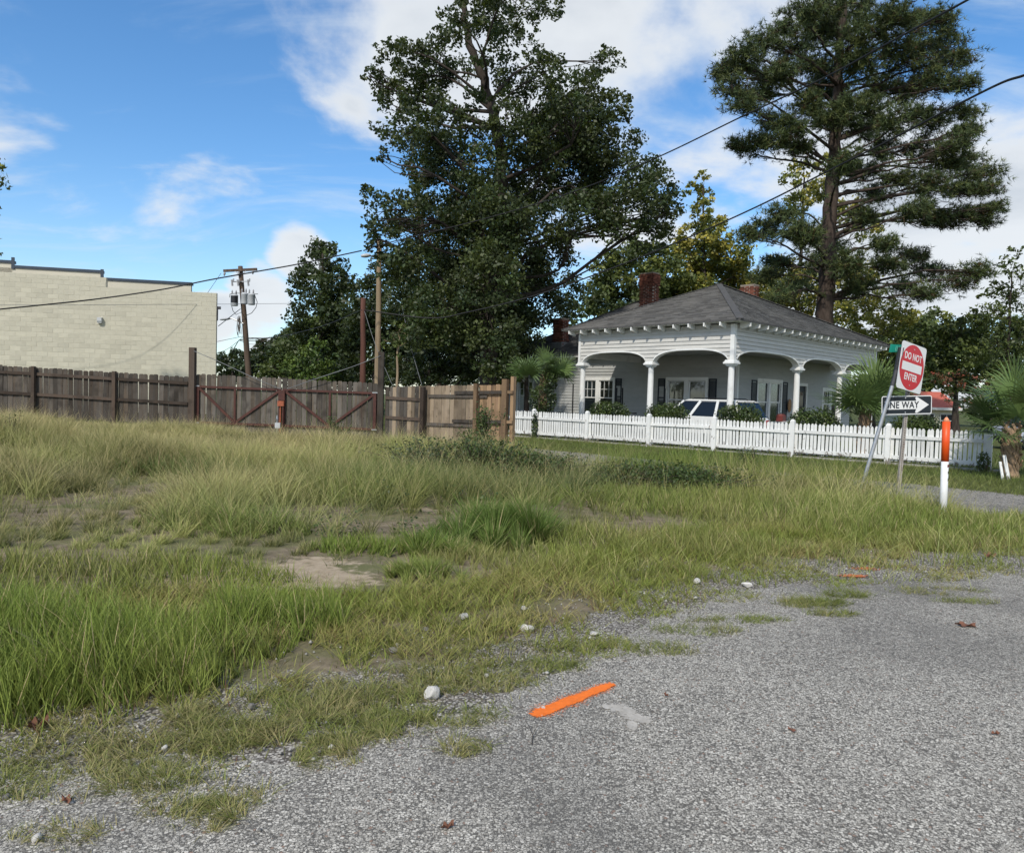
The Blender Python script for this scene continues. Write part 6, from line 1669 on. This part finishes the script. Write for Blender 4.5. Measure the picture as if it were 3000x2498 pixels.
def clumpy(x, y, size, k, jit):
    """pull points towards random tussock centres"""
    gx = np.floor(x / size); gy = np.floor(y / size); h = np.sin(gx * 127.1 + gy * 311.7) * 43758.5453; h2 = np.sin(gx * 269.5 + gy * 183.3) * 43758.5453
    cx = (gx + (h - np.floor(h))) * size; cy = (gy + (h2 - np.floor(h2))) * size
    return x + (cx - x) * k, y + (cy - y) * k, np.arctan2(y - cy, x - cx), (h - np.floor(h))

lot_limit = lambda x, y: (x + y < 17.6) & (y < 22.1)       # this side of the lane and the board fence
tris = 0
def tall_meadow():
    global tris
    bl = Blades(); rg = RNG
    # --- tall straw-tipped meadow between the sand patch and the board fence
    x, y = scatter(530000, -16.6, 6.5, 5.7, 22.2)
    m = visible(x, y) & lot_limit(x, y); x, y = x[m], y[m]
    d = .16 + .84 * sst(fbm(x, y, 1.5, 2), .34, .58)
    cov = sst(y + .35 * (fbm(x, y, .8, 1) - .5), 5.9, 6.9); left = 1 - sst(x, -2.6, 1.6)
    # bare tracks and the dark weedy hollow in the middle
    for px, py, rx, ry, a in ((800, 1690, 1.3, .5, .95), (1230, 1540, .9, .55, .75), (1000, 1570, 1.2, .4, .5), (480, 1285, 3.0, .9, .7), (1700, 1335, 2.2, 1.0, .95), (800, 1290, 2.6, .8, .75), (1290, 1620, .8, .5, .6)):
        d = d * (1 - a * sst(in_ell(x, y, G(px, py), rx, ry), -.2, .4))
    d = d * cov * (.22 + .78 * left) * (.78 + .22 * sst(y, 8, 12))
    keep = rg.random(len(x)) < d; x, y = x[keep], y[keep]
    x2, y2, az, hr = clumpy(x, y, .34, .55, 0); n = len(x2)
    tone = fbm(x2, y2, 2.2, 3); tone2 = fbm(x2, y2, .7, 5)
    hh = (.20 + .56 * sst(fbm(x2, y2, 1.5, 4), .28, .70)) * (.62 + .38 * hr) * rg.uniform(.55, 1.12, n) * (.66 + .34 * sst(y2, 6.4, 9)) * (1 - .42 * sst(y2, 15.5, 20.5))
    f = np.clip(sst(tone, .40, .62) * (.45 + .55 * sst(y2, 8, 13)) + .50 * sst(-x2, 2.0, 5) * sst(y2, 7.5, 10.5) + .3 * (rg.random(n) - .4), 0, 1)
    c0 = pal_mix(np.clip(tone2 * 1.2 - .1, 0, 1), BLUEG, OLIVE); g_ = sst(fbm(x2, y2, 1.3, 6), .38, .62); c1 = pal_mix(f, (.31, .34, .10), STRAW) * (1 - .35 * g_)[:, None] + np.array((.17, .23, .075)) * (.35 * g_)[:, None]
    c1 = c1 * rg.uniform(.7, 1.25, n)[:, None]; k_ = rg.random(n) < .30; c1[k_] = (np.array(OLIVE) * 1.2)
    pb_ = (.62 + .85 * sst(fbm(x2, y2, 1.1, 7), .30, .68))[:, None]; c0 = c0 * pb_; c1 = c1 * pb_
    ctr = (sst(in_ell(x2, y2, G(1380, 1430), 3.2, 2.6), -.1, .45) * .75)[:, None]; c1 = c1 * (1 - ctr) + np.array((.125, .175, .055)) * ctr; c0 = c0 * (1 - ctr) + np.array((.075, .115, .04)) * ctr
    br = sst(in_ell(x2, y2, G(470, 1490), 1.1, .7), 0, .5) > .3; c1[br & (rg.random(n) < .45)] = BROWN
    w = .0022 * (.6 + y2 * .085)
    bl.add(x2, y2, hh, w, rg.uniform(.12, .80, n), rg.uniform(.1, 1.3, n), c0 * rg.uniform(.7, 1.2, n)[:, None], c1, np.where(rg.random(n) < .42, az, np.where(rg.random(n) < .4, rg.uniform(-.9, .5, n), rg.uniform(0, 6.28, n))))
    # --- fine seed stems above
    k = rg.random(n) < .20 + .14 * sst(-x2, 2, 5); xs, ys = x2[k], y2[k]; m2 = len(xs)
    bl.add(xs, ys, hh[k] * rg.uniform(1.15, 1.5, m2), w[k] * .6, rg.uniform(.1, .5, m2), rg.uniform(.3, 1.3, m2), np.tile(np.array(OLIVE), (m2, 1)), np.tile(np.array(STRAW) * 1.15, (m2, 1)) * rg.uniform(.8, 1.1, m2)[:, None])
    tris += bl.build('tall_grass', 'tall straw tipped grass filling the lot before the board fence', 2)
tall_meadow()

def green_grass():
    global tris
    bl = Blades(); rg = RNG
    def zone(N, c, rx, ry, rot, h, w, colA, colB, lean=(.1, .5), bend=(.1, .9), edge=.35, clump=.12, k=.5, seed=1, tip=1.25):
        r = max(rx, ry); x = c[0] + rg.uniform(-r, r, N); y = c[1] + rg.uniform(-r, r, N)
        e = in_ell(x, y, c, rx, ry, rot) + (fbm(x, y, .5, seed) - .5) * .7; kp = rg.random(N) < sst(e, 0, edge) * (.25 + .75 * sst(fbm(x, y, .35, seed + 2), .30, .55)); x, y, e = x[kp], y[kp], e[kp]
        kp = (x + y < 18.2) & visible(x, y, .15); x, y, e = x[kp], y[kp], e[kp]
        x, y, az, hr = clumpy(x, y, clump, k, 0); n = len(x)
        hh = h * (.45 + .55 * sst(e, 0, .6)) * (.65 + .35 * hr) * rg.uniform(.45, 1.15, n); f = np.clip(fbm(x, y, .8, seed + 1) * 1.6 - .3 + rg.normal(0, .2, n), 0, 1)
        c = pal_mix(f, colA, colB) * rg.uniform(.7, 1.3, n)[:, None]; tipc = c * tip; st = rg.random(n) < .07; tipc[st] = STRAW; c[st] = np.array(STRAW) * .6
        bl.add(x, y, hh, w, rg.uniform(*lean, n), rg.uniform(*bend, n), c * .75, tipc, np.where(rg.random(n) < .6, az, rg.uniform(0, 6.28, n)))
    # lush stand, left foreground
    zone(30000, G(60, 1960), 1.35, .85, .2, .46, .0030, LUSH, GREEN, seed=1, clump=.10)
    zone(16000, G(-250, 1900), 1.1, .9, 0, .46, .0030, LUSH, GREEN, seed=2)
    zone(15000, G(360, 2010), .60, .36, .3, .30, .0028, GREEN, OLIVE, seed=3)
    zone(11000, G(790, 1835), .52, .34, 0, .36, .0028, LUSH, GREEN, seed=4)
    zone(9000, G(620, 1900), .5, .35, 0, .18, .0026, GREEN, OLIVE, seed=5)
    zone(20000, G(250, 1700), 1.8, .8, 0, .28, .0034, OLIVE, GREEN, seed=6)
    # big dark tussock in the middle and small ones near it
    zone(15000, G(1450, 1590), .75, .50, 0, .58, .0038, (.105, .165, .038), (.150, .205, .045), (.15, .55), (.3, 1.2), .3, .30, .72, seed=7)
    zone(7000, G(1250, 1620), .55, .35, 0, .30, .0036, (.075, .145, .03), GREEN, (.2, .6), (.3, 1.2), .3, .2, .6, seed=8)
    zone(6000, G(1240, 1690), .38, .22, 0, .22, .0030, BLUEG, GREEN, (.2, .7), (.3, 1.2), .3, .15, .6, seed=9)
    zone(6000, G(1060, 1610), .55, .30, 0, .20, .0034, LUSH, GREEN, seed=10)
    # yellow-green stand on the right
    zone(70000, G(2300, 1500), 3.6, 2.3, -.45, .36, .0042, (.165, .215, .050), (.235, .250, .075), (.08, .45), (.1, .8), .3, .18, .45, seed=11)
    zone(30000, G(2700, 1540), 2.7, 1.3, -.5, .25, .0040, (.140, .20, .036), (.205, .235, .055), (.08, .4), (.1, .8), .3, .16, .45, seed=12)
    zone(17000, G(1900, 1600), 1.5, .8, 0, .30, .0036, (.15, .20, .04), OLIVE, seed=13)
    zone(16000, G(1550, 1640), 1.2, .6, 0, .17, .0032, GREEN, OLIVE, seed=14)
    zone(12000, G(2380, 1430), 2.0, .9, -.72, .56, .0048, (.125, .19, .034), (.18, .215, .05), (.08, .45), (.1, .8), .3, .25, .4, seed=15)
    zone(9000, G(2000, 1400), 2.4, 1.0, -.70, .5, .0048, (.11, .17, .034), (.15, .195, .042), seed=16)
    zone(26000, G(2350, 1640), 2.6, .42, -.05, .24, .0032, (.165, .215, .05), (.23, .24, .075), (.1, .6), (.1, .9), .3, .12, .5, seed=20)
    zone(14000, G(2850, 1610), 1.4, .45, 0, .24, .0034, (.165, .215, .05), (.22, .235, .07), seed=21)
    zone(12000, G(1850, 1690), 1.2, .40, 0, .20, .0030, (.165, .215, .05), OLIVE, seed=22)
    DKG = (.075, .120, .036); MDG = (.125, .180, .048)
    zone(9000, G(1250, 1345), 2.6, 1.0, 0, .55, .0050, DKG, MDG, (.2, .8), (.2, 1.2), .3, .3, .5, seed=29)
    zone(15000, G(1330, 1400), 2.2, 1.1, 0, .55, .0042, DKG, MDG, (.2, .8), (.2, 1.2), .3, .3, .5, seed=23)
    zone(11000, G(1000, 1470), 1.5, .7, 0, .46, .0040, MDG, GREEN, (.2, .8), (.2, 1.2), .3, .3, .5, seed=24)
    zone(12000, G(1980, 1385), 2.0, .9, -.3, .42, .0042, DKG, MDG, (.2, .8), (.2, 1.2), .3, .3, .5, seed=25)
    zone(8000, G(560, 1400), 1.8, .6, 0, .55, .0044, DKG, MDG, (.2, .7), (.2, 1.2), .3, .3, .5, seed=26)
    zone(8000, G(700, 1560), 1.1, .45, 0, .40, .0036, MDG, GREEN, (.2, .7), (.2, 1.2), .3, .2, .5, seed=27)
    zone(9000, G(1650, 1480), 1.6, .6, 0, .34, .0038, DKG, GREEN, (.2, .8), (.2, 1.2), .3, .25, .5, seed=28)
    # tall fringe along the near edge of the lane
    for i, (cx, cy) in enumerate(((4.9, 12.1), (3.9, 13.1), (2.8, 14.2))):
        zone(6500, (cx, cy), 1.5, .65, -.785, .80, .0042, (.135, .195, .040), (.20, .225, .060), (.08, .42), (.1, .8), .3, .2, .45, seed=40 + i)
    # fence-side strip
    zone(9000, G(330, 1262), 2.6, .6, 0, .30, .0080, LUSH, GREEN, seed=17)
    zone(8000, G(860, 1300), 3.0, .9, 0, .28, .0075, GREEN, OLIVE, seed=18)
    zone(9000, G(1250, 1310), 2.2, .9, -.1, .42, .0075, OLIVE, PALE, seed=19)
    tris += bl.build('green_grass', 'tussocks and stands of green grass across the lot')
green_grass()

def short_grass():
    global tris
    bl = Blades(); rg = RNG
    def patch(N, c, rx, ry, rot, h, f0, seed, w=.0021, thr=(.34, .52)):
        r = max(rx, ry); x = c[0] + rg.uniform(-r, r, N); y = c[1] + rg.uniform(-r, r, N)
        e = in_ell(x, y, c, rx, ry, rot) + (fbm(x, y, .30, seed) - .5) * 1.1; kp = (rg.random(N) < sst(e, 0, .35)) & (rg.random(N) < .12 + .88 * sst(fbm(x, y, .16, seed + 3), *thr)); x, y, e = x[kp], y[kp], e[kp]
        x, y, az, hr = clumpy(x, y, .07, .45, 0); n = len(x); f = np.clip(f0 + rg.normal(0, .32, n) + (fbm(x, y, .3, seed + 1) - .5) * 1.2, 0, 1)
        c = pal_mix(f, (.175, .210, .052), (.38, .315, .165)) * rg.uniform(.7, 1.25, n)[:, None]
        bl.add(x, y, h * rg.uniform(.35, 1.2, n), w, rg.uniform(.3, 1.4, n), rg.uniform(0, 1.1, n), c * .8, c * 1.15, az + rg.normal(0, .7, n))
    # transition belt beyond the pavement edge
    x, y = scatter(400000, -5.5, 7.5, 2.5, 8.6); past = y - pedge(x)
    kp = (past > -.30) & (past < 2.4) & visible(x, y, .1) & (x + y < 16.5); x, y, past = x[kp], y[kp], past[kp]
    d = (.04 + .96 * np.maximum(sst(fbm(x, y, .42, 6), .42, .56), sst(past, 1.1, 1.9))) * (.75 + .25 * sst(past, .0, .7)) * (.30 + .70 * sst(fbm(x, y, .17, 1), .3, .5))
    sandy = sst(in_ell(x, y, G(790, 1695), 1.05, .42), -.1, .4) * .93; d = d * (1 - sandy)
    kp = rg.random(len(x)) < d; x, y, past = x[kp], y[kp], past[kp]; x, y, az, hr = clumpy(x, y, .09, .45, 0); n = len(x)
    f = np.clip(fbm(x, y, .9, 2) * 1.8 - .55 + rg.normal(0, .25, n), 0, 1); c = pal_mix(f, (.190, .235, .042), (.37, .31, .13)) * rg.uniform(.7, 1.3, n)[:, None]
    red = rg.random(n) < .06; c[red] = (.15, .075, .045)
    bl.add(x, y, (.05 + .075 * sst(past, .1, 1.4)) * rg.uniform(.4, 1.4, n), .0026, rg.uniform(.3, 1.2, n), rg.uniform(0, 1, n), c * .8, c * 1.2, az + rg.normal(0, .8, n))
    # runners of wiry grass growing over the pavement
    for i, (N, px, py, rx, ry, rot, h, f0) in enumerate(((6500, 250, 2290, .46, .22, .1, .055, .35), (3200, 560, 2350, .26, .17, 0, .05, .45), (2600, 600, 2400, .14, .12, 0, .045, .6), (3600, 950, 2210, .16, .22, .2, .05, .4),
            (3000, 1000, 2110, .28, .16, 0, .055, .3), (2200, 1350, 2190, .15, .10, 0, .055, .35), (2200, 1330, 2100, .24, .12, 0, .05, .3), (4200, 1420, 2000, .42, .15, .1, .055, .45), (3000, 1540, 1960, .34, .12, .1, .06, .35),
            (3600, 1850, 1905, .46, .12, .1, .06, .3), (3000, 2050, 1850, .42, .11, .1, .06, .15), (2600, 2150, 1820, .36, .08, .1, .06, .1), (3400, 2380, 1770, .36, .13, .2, .075, .12), (2600, 2480, 1745, .3, .13, .2, .08, .08), (1600, 2430, 1800, .2, .07, .1, .06, .25),
            (2600, 2750, 1735, .42, .11, .1, .06, .2), (1500, 2830, 1765, .3, .07, .1, .06, .2), (1800, 1700, 1890, .4, .12, .1, .05, .3), (1600, 90, 2450, .22, .08, 0, .045, .5), (2200, 700, 2150, .25, .15, 0, .08, .3), (2000, 620, 2110, .2, .12, 0, .07, .35), (1500, 300, 2150, .35, .10, 0, .07, .4), (2500, 450, 2200, .3, .12, 0, .06, .35), (2400, 820, 2130, .26, .16, 0, .07, .3), (2400, 900, 2060, .3, .16, 0, .08, .25), (2600, 1100, 2030, .3, .14, 0, .07, .25), (2200, 1180, 2130, .2, .12, 0, .05, .35), (2000, 1050, 2170, .2, .1, 0, .05, .4), (2400, 150, 2210, .3, .1, 0, .05, .4), (2400, 420, 2270, .25, .1, 0, .05, .4), (2400, 1250, 1980, .4, .16, 0, .07, .2), (2400, 1500, 1900, .5, .16, 0, .07, .2))):
        patch(int(N * 2.3), G(px, py), rx * 1.08, ry * 1.08, rot, h, f0, i)
    # mown verge between lane and pickets
    x, y = scatter(60000, 0, 16, 11, 27); kp = (lane_d(x, y) < 0.25) & (behind_fence(x, y) < .3) & visible(x, y, .12); x, y = x[kp], y[kp]; n = len(x)
    c = pal_mix(np.clip(fbm(x, y, 1.2, 3) * 1.6 - .3, 0, 1), (.095, .150, .030), (.17, .18, .06)) * rg.uniform(.7, 1.3, n)[:, None]
    bl.add(x, y, rg.uniform(.05, .15, n), .006, rg.uniform(.2, .8, n), rg.uniform(0, .8, n), c * .8, c * 1.15)
    x, y = scatter(26000, 0, 26, 17, 40); kp = (behind_fence(x, y) > .1) & (behind_fence(x, y) < 9) & visible(x, y, .1); x, y = x[kp], y[kp]
    q = (x - HO[0]) * VX[0] + (y - HO[1]) * VX[1]; r = (x - HO[0]) * UY[0] + (y - HO[1]) * UY[1]; kp = ~((q > -.2) & (r > -.2)); x, y = x[kp], y[kp]; n = len(x)
    c = pal_mix(rg.random(n), (.07, .115, .024), (.12, .14, .045)); bl.add(x, y, rg.uniform(.06, .2, n), .012, rg.uniform(.2, .7, n), rg.uniform(0, .8, n), c * .8, c * 1.15)
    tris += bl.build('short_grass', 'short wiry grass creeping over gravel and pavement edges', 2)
short_grass()

def litter():
    """dry thatch lying on the soil and tiny broadleaf ground cover"""
    global tris
    rg = RNG; x, y = scatter(24000, -6, 8, 2.8, 12); kp = (y - pedge(x) > -.15) & visible(x, y, .1) & (x + y < 17) ; x, y = x[kp], y[kp]
    kp = rg.random(len(x)) < sst(fbm(x, y, .6, 5), .35, .6); x, y = x[kp], y[kp]; n = len(x); bl = Blades()
    c = pal_mix(rg.random(n), (.20, .15, .085), (.36, .29, .17))
    bl.add(x, y, rg.uniform(.03, .16, n) * .5, .0022, rg.uniform(1.5, 4.5, n), rg.uniform(-.2, .3, n), c * .8, c); tris += bl.build('dry_thatch', 'dry grass thatch lying on the soil', 2)
    x, y = scatter(52000, -4, 7, 6.0, 14)
    d = np.zeros(len(x))
    for px, py, rx, ry in ((1080, 1560, .9, .5), (1250, 1500, 1.2, .5), (1480, 1420, 1.6, .9), (1950, 1400, 1.9, 1.1), (1750, 1430, 1.4, .8), (1300, 1440, 1.3, .8), (2250, 1390, 1.5, .7), (1600, 1460, 1.0, .6), (1150, 1430, 1.0, .6)):
        d = np.maximum(d, sst(in_ell(x, y, G(px, py), rx, ry), 0, .5))
    kp = (rg.random(len(x)) < d * sst(fbm(x, y, .45, 4), .28, .5)); x, y = x[kp], y[kp]; n = len(x)
    z = gz(x, y) + rg.random(n) ** 1.5 * (.06 + .42 * fbm(x, y, .8, 6) * sst(y, 7.0, 9))
    C = np.stack([x, y, z], 1); pal = np.array([(.045, .085, .022), (.060, .095, .026), (.050, .075, .030), (.085, .12, .03)])
    V, F, cc = leaf_quads(C, .042, rg, pal[rg.integers(0, 4, n)] * rg.uniform(.7, 1.3, n)[:, None], 1.1)
    o = fast_mesh('ground_cover', V, F, M['leaf'], cc); tag(o, 'low broadleaf weeds in the hollow of the lot', None, None, 'stuff')
litter()

def weed(label, px, py, D, h, w, n, seed, pal=((.05, .085, .024), (.07, .105, .028), (.045, .07, .026)), leaf=.05):
    """upright branching weed"""
    rg = np.random.default_rng(seed); b = P(px, py, D); b[2] = gzf(b[0], b[1]); root = thing('tall_weed', label, 'weed', b, 0, 'tall weeds in the lot'); mb = MB(); C = []
    for i in range(n):
        e = np.array([rg.normal(0, w * .45), rg.normal(0, w * .45), h * rg.uniform(.55, 1.0)]); pts = curve_to((rg.normal(0, .03), rg.normal(0, .03), -.02), e, rg, 6, .05); mb.tube(pts, [.008, .007, .006, .005, .004, .003], 4, False)
        for j in range(48):
            t = rg.uniform(.15, 1); q = pts[0] + (e - pts[0]) * t; C.append(q + rg.normal(size=3) * (.075 * (1.2 - t) * min(w / .3, 1.6) + .02))
    mb.build('stems', M['twig'], root); C = np.array(C); C = C[C[:, 2] > 0]; p_ = np.array(pal); V, F, cc = leaf_quads(C, leaf, rg, p_[rg.integers(0, len(p_), len(C))] * rg.uniform(.7, 1.3, len(C))[:, None], .8, .5)
    fast_mesh('leaves', V, F, M['leaf'], cc, root)
weed('tallest leafy weed standing before the newest fence post', 1420, 1300, 18.6, 1.35, .42, 26, 71, leaf=.075)
weed('leafy weed spreading left of the tallest weed at the board fence', 1375, 1310, 18.4, .75, .5, 22, 72, leaf=.07)
weed('dark branching weed in the middle of the lot below the fence end', 1400, 1400, 13.4, .80, 1.0, 80, 73, leaf=.06)
weed('dark weedy bush right of the middle of the lot', 1560, 1395, 13.0, .55, 1.1, 80, 74, leaf=.055)
weed('grey green weed bush left of the dark branching weed', 1250, 1390, 13.4, .75, .95, 55, 75, leaf=.055, pal=((.06, .085, .04), (.075, .10, .045)))
weed('low dark weed patch before the right part of the picket fence', 2010, 1395, 12.2, .42, 1.4, 110, 76, leaf=.055)
weed('leafy weed standing in front of the gate right leaf', 985, 1300, 20.0, .8, .35, 16, 77, leaf=.07)
weed('spindly dark weed at the far left in the straw grass', 45, 1330, 15.5, .75, .25, 9, 78, leaf=.04)
weed('pale weed before the third picket panel', 2190, 1345, 17.2, .55, .35, 10, 79, leaf=.05)
weed('dark weeds left of the low dark weed patch', 1850, 1385, 12.8, .40, 1.3, 90, 80, leaf=.055)

# ------------------------------------------------------------------ small things on the ground
def rock(label, px, py, size, flat, mat, seed, cat='rock', name='rock'):
    rg = np.random.default_rng(seed); bm = bmesh.new(); bmesh.ops.create_icosphere(bm, subdivisions=3, radius=1)
    pl_ = rand_unit(rg, 11); off = rg.uniform(.55, .9, 11)
    for v in bm.verts:
        c = np.array(v.co); 
        for q, o in zip(pl_, off):
            d = c @ q - o
            if d > 0: c = c - q * d
        c += c * .05 * math.sin(c[0] * 9 + seed) * math.cos(c[1] * 8); v.co = c
    me = bpy.data.meshes.new(name); bm.to_mesh(me); bm.free(); p_ = G(px, py); z = gzf(p_[0], p_[1]) + .008
    o = link(name, me, M[mat]); o.scale = (size, size * .8, size * flat); o.location = (p_[0], p_[1], z + size * flat * .55); o.rotation_euler = (0, 0, rg.uniform(0, 3)); tag(o, label, cat, 'loose rocks'); return o
rock('largest white angular rock beside the pavement edge', 1264, 2045, .052, .75, 'rock', 1)
rock('white rock with a cleft in the short grass', 1535, 1848, .046, .6, 'rock', 2); rock('half of the cleft white rock, to its right', 1552, 1850, .036, .6, 'rock', 3)
rock('bright white rock near the sand patch edge', 1362, 1815, .048, .55, 'rock', 4); rock('small white rock behind the cleft rock', 1536, 1788, .028, .6, 'rock', 5)
rock('flat pale stone right of the cleft rock', 1740, 1860, .04, .3, 'rock', 6); rock('small white pebble left of the orange paint end', 1424, 1986, .017, .7, 'rock', 7)
rock('small grey stone by the left grass', 735, 2080, .022, .8, 'greyrock', 8); rock('white stone at the grass edge below the right stand', 2187, 1720, .045, .6, 'rock', 9); rock('white stone left of the stone at the right grass edge', 2042, 1710, .045, .6, 'rock', 10)
rock('pale upright stone on the left pavement', 483, 2205, .016, 1.2, 'rock', 11); rock('grey stone in the thin grass', 1245, 1850, .03, .5, 'greyrock', 12); rock('dull stone at the top of the left gravel', 1150, 1912, .035, .5, 'greyrock', 13)
rock('tiny white stone lying on the orange paint', 1590, 2080, .014, .8, 'rock', 14); rock('second tiny stone on the orange paint', 1577, 2080, .009, .8, 'rock', 15)

def loose_gravel():
    rg = RNG; x, y = scatter(16000, -3.5, 6, 2.2, 7.5); past = y - pedge(x); kp = visible(x, y, .1) & (past < 1.3) & (past > -1.6); x, y, past = x[kp], y[kp], past[kp]
    kp = rg.random(len(x)) < .15 + .85 * sst(past, -.5, .1) * sst(fbm(x, y, .4, 3), .35, .6); x, y = x[kp], y[kp]; n = len(x)
    s = rg.uniform(.0035, .010, n) * (1 + (rg.random(n) < .03) * 1.2); base = np.array([(1, 0, 0), (0, 1, 0), (-1, 0, 0), (0, -1, 0), (0, 0, .7), (0, 0, -.7)]); Fb = np.array([(0, 1, 4), (1, 2, 4), (2, 3, 4), (3, 0, 4), (1, 0, 5), (2, 1, 5), (3, 2, 5), (0, 3, 5)])
    V = base[None] * rg.uniform(.55, 1.3, (n, 6, 3)); a = rg.uniform(0, 6.28, n); ca, sa = np.cos(a)[:, None], np.sin(a)[:, None]; X = V[..., 0] * ca - V[..., 1] * sa; Y = V[..., 0] * sa + V[..., 1] * ca
    V = np.stack([X, Y, V[..., 2]], -1) * s[:, None, None] + np.stack([x, y, gz(x, y) + .008 + s * .35], 1)[:, None, :]; F = (Fb[None] + (np.arange(n) * 6)[:, None, None]).reshape(-1, 3)
    g = rg.uniform(.10, .52, n); col = np.stack([g, g * .97, g * .91], 1); o = fast_mesh('gravel', V.reshape(-1, 3), F, M['gravel'], np.repeat(col, 6, 0)); tag(o, 'loose pale gravel scattered along the pavement edge', None, None, 'stuff')
def grav_mat():
    m, t, b, out = new_mat('gravel_chip'); a = t.new('ShaderNodeAttribute', attribute_name='col'); t.l.new(a.outputs['Color'], b.inputs['Base Color']); b.inputs['Roughness'].default_value = .85; return m
M['gravel'] = grav_mat(); loose_gravel()

def paint_mark():
    rg = np.random.default_rng(5); a, b = G(1572, 2098)[:2], G(1786, 2012)[:2]; d = b - a; L = np.linalg.norm(d); d /= L; n = np.array([-d[1], d[0]]); V = []; F = []
    def fleck(c, r):
        k = 6; b0 = len(V); z = .0125 + rg.uniform(0, .0012); a0 = rg.uniform(0, 6); V.extend([(c[0] + r * rg.uniform(.6, 1.2) * math.cos(a0 + 2 * math.pi * i / k), c[1] + r * rg.uniform(.6, 1.2) * math.sin(a0 + 2 * math.pi * i / k), z) for i in range(k)]); F.append(tuple(range(b0, b0 + k)))
    for i in range(9000):
        s = rg.uniform(-.03, L + .03); w = .044 + .008 * math.sin(s * 9) + .006 * math.sin(s * 31); q = rg.normal(0, w * .58)
        end = min(s + .03, L + .03 - s)
        if abs(q) > w * 2.2 or rg.random() > min(1, .12 + end / .07): continue
        if abs(q) > w * .7 and rg.random() < .5: continue
        fleck(a + d * s + n * q, rg.uniform(.002, .0052) if abs(q) < w * .7 else rg.uniform(.001, .003))
    o = mesh_obj('paint_mark', V, F, M['spray']); tag(o, 'bright orange sprayed paint stripe on the pavement', 'paint mark')
    V, F = [], []
    for px, py, rx, ry, N in ((2500, 1690, .10, .05, 260), (2535, 1668, .12, .06, 160)):
        c = G(px, py)
        for i in range(N): u = rg.normal(0, .5, 2); fleck((c[0] + u[0] * rx, c[1] + u[1] * ry), rg.uniform(.004, .014))
    o = mesh_obj('paint_mark', V, F, M['spray_old']); tag(o, 'faded orange paint patch where the right grass meets the pavement', 'paint mark')
M['spray'] = simple('orange_spray', (.88, .20, .025), .6, .12, 40); M['spray_old'] = simple('orange_spray_faded', (.55, .15, .05), .7, .25, 40); paint_mark()

def spill():
    rg = np.random.default_rng(9); V = []; F = []
    blobs = [(1800, 2078, .035, .06), (1825, 2082, .045, .085), (1852, 2100, .05, .09), (1885, 2112, .055, .06), (1852, 2130, .03, .06), (1775, 2075, .02, .03), (1838, 2095, .05, .10)]
    for px, py, rx, ry in blobs:
        c = G(px, py)
        for i in range(230):
            u = rg.normal(0, .5, 2); r = rg.uniform(.003, .009) if np.hypot(*u) < .75 else rg.uniform(.0015, .004); k = 6; b0 = len(V); a0 = rg.uniform(0, 6); z = .0105 + rg.uniform(0, .0022)
            V.extend([(c[0] + u[0] * rx + r * rg.uniform(.6, 1.3) * math.cos(a0 + 2 * math.pi * q / k), c[1] + u[1] * ry + r * rg.uniform(.6, 1.3) * math.sin(a0 + 2 * math.pi * q / k), z) for q in range(k)]); F.append(tuple(range(b0, b0 + k)))
    o = mesh_obj('cement_spill', V, F, M['spill']); tag(o, 'pale dried cement spill right of the orange stripe', 'cement spill')
spill()

def fallen_leaf(label, px, py, s, seed, curl=.3):
    rg = np.random.default_rng(seed); V = [(0, 0, .004)]; n = 22
    for i in range(n):
        a = 2 * math.pi * i / n; r = s * (.55 + .3 * abs(math.cos(a)) + (.16 if i % 3 == 0 else -.05)); V.append((r * math.cos(a), r * .62 * math.sin(a), .004 + curl * s * math.sin(a * 2 + seed) ** 2))
    F = [(0, 1 + i, 1 + (i + 1) % n) for i in range(n)]; o = mesh_obj('fallen_leaf', V, F, M['deadleaf']); p_ = G(px, py); o.location = (p_[0], p_[1], gzf(p_[0], p_[1]) + .01); o.rotation_euler = (0, 0, rg.uniform(0, 6)); tag(o, label, 'leaf', 'fallen leaves')
fallen_leaf('rust brown fallen leaf alone on the right pavement', 2830, 1838, .075, 1); fallen_leaf('curled dark brown leaf at the lower left grass edge', 115, 2136, .062, 2, .7); fallen_leaf('brown leaf in the grass at the far right edge', 2900, 1640, .09, 3, .5); fallen_leaf('small brown leaf in the left creeping grass', 195, 2355, .03, 4, .6); fallen_leaf('tiny brown leaf right of the orange stripe', 1951, 2044, .02, 5, .6); fallen_leaf('tiny dark red leaf on the far right pavement', 2918, 2157, .022, 6, .6); fallen_leaf('tan crumbled leaf at the bottom of the pavement', 1312, 2432, .028, 7, .6); fallen_leaf('dark narrow leaf on the middle pavement', 2320, 2146, .028, 8, .2)
mb = MB(); tw = [G(1558, 2187), G(1560, 2165), G(1552, 2150), G(1540, 2130)]; mb.tube([q + np.array([0, 0, .014 + .006 * i]) for i, q in enumerate(tw)], [.002, .002, .0015, .001], 5); mb.tube([tw[1] + np.array([0, 0, .02]), G(1575, 2140) + np.array([0, 0, .03])], [.0015, .0008], 4)
tag(mb.build('twig', M['twig']), 'small dark twig below the orange stripe', 'twig')
print('grass tris', tris, 'total tris', sum(len(m.polygons) for m in bpy.data.meshes))
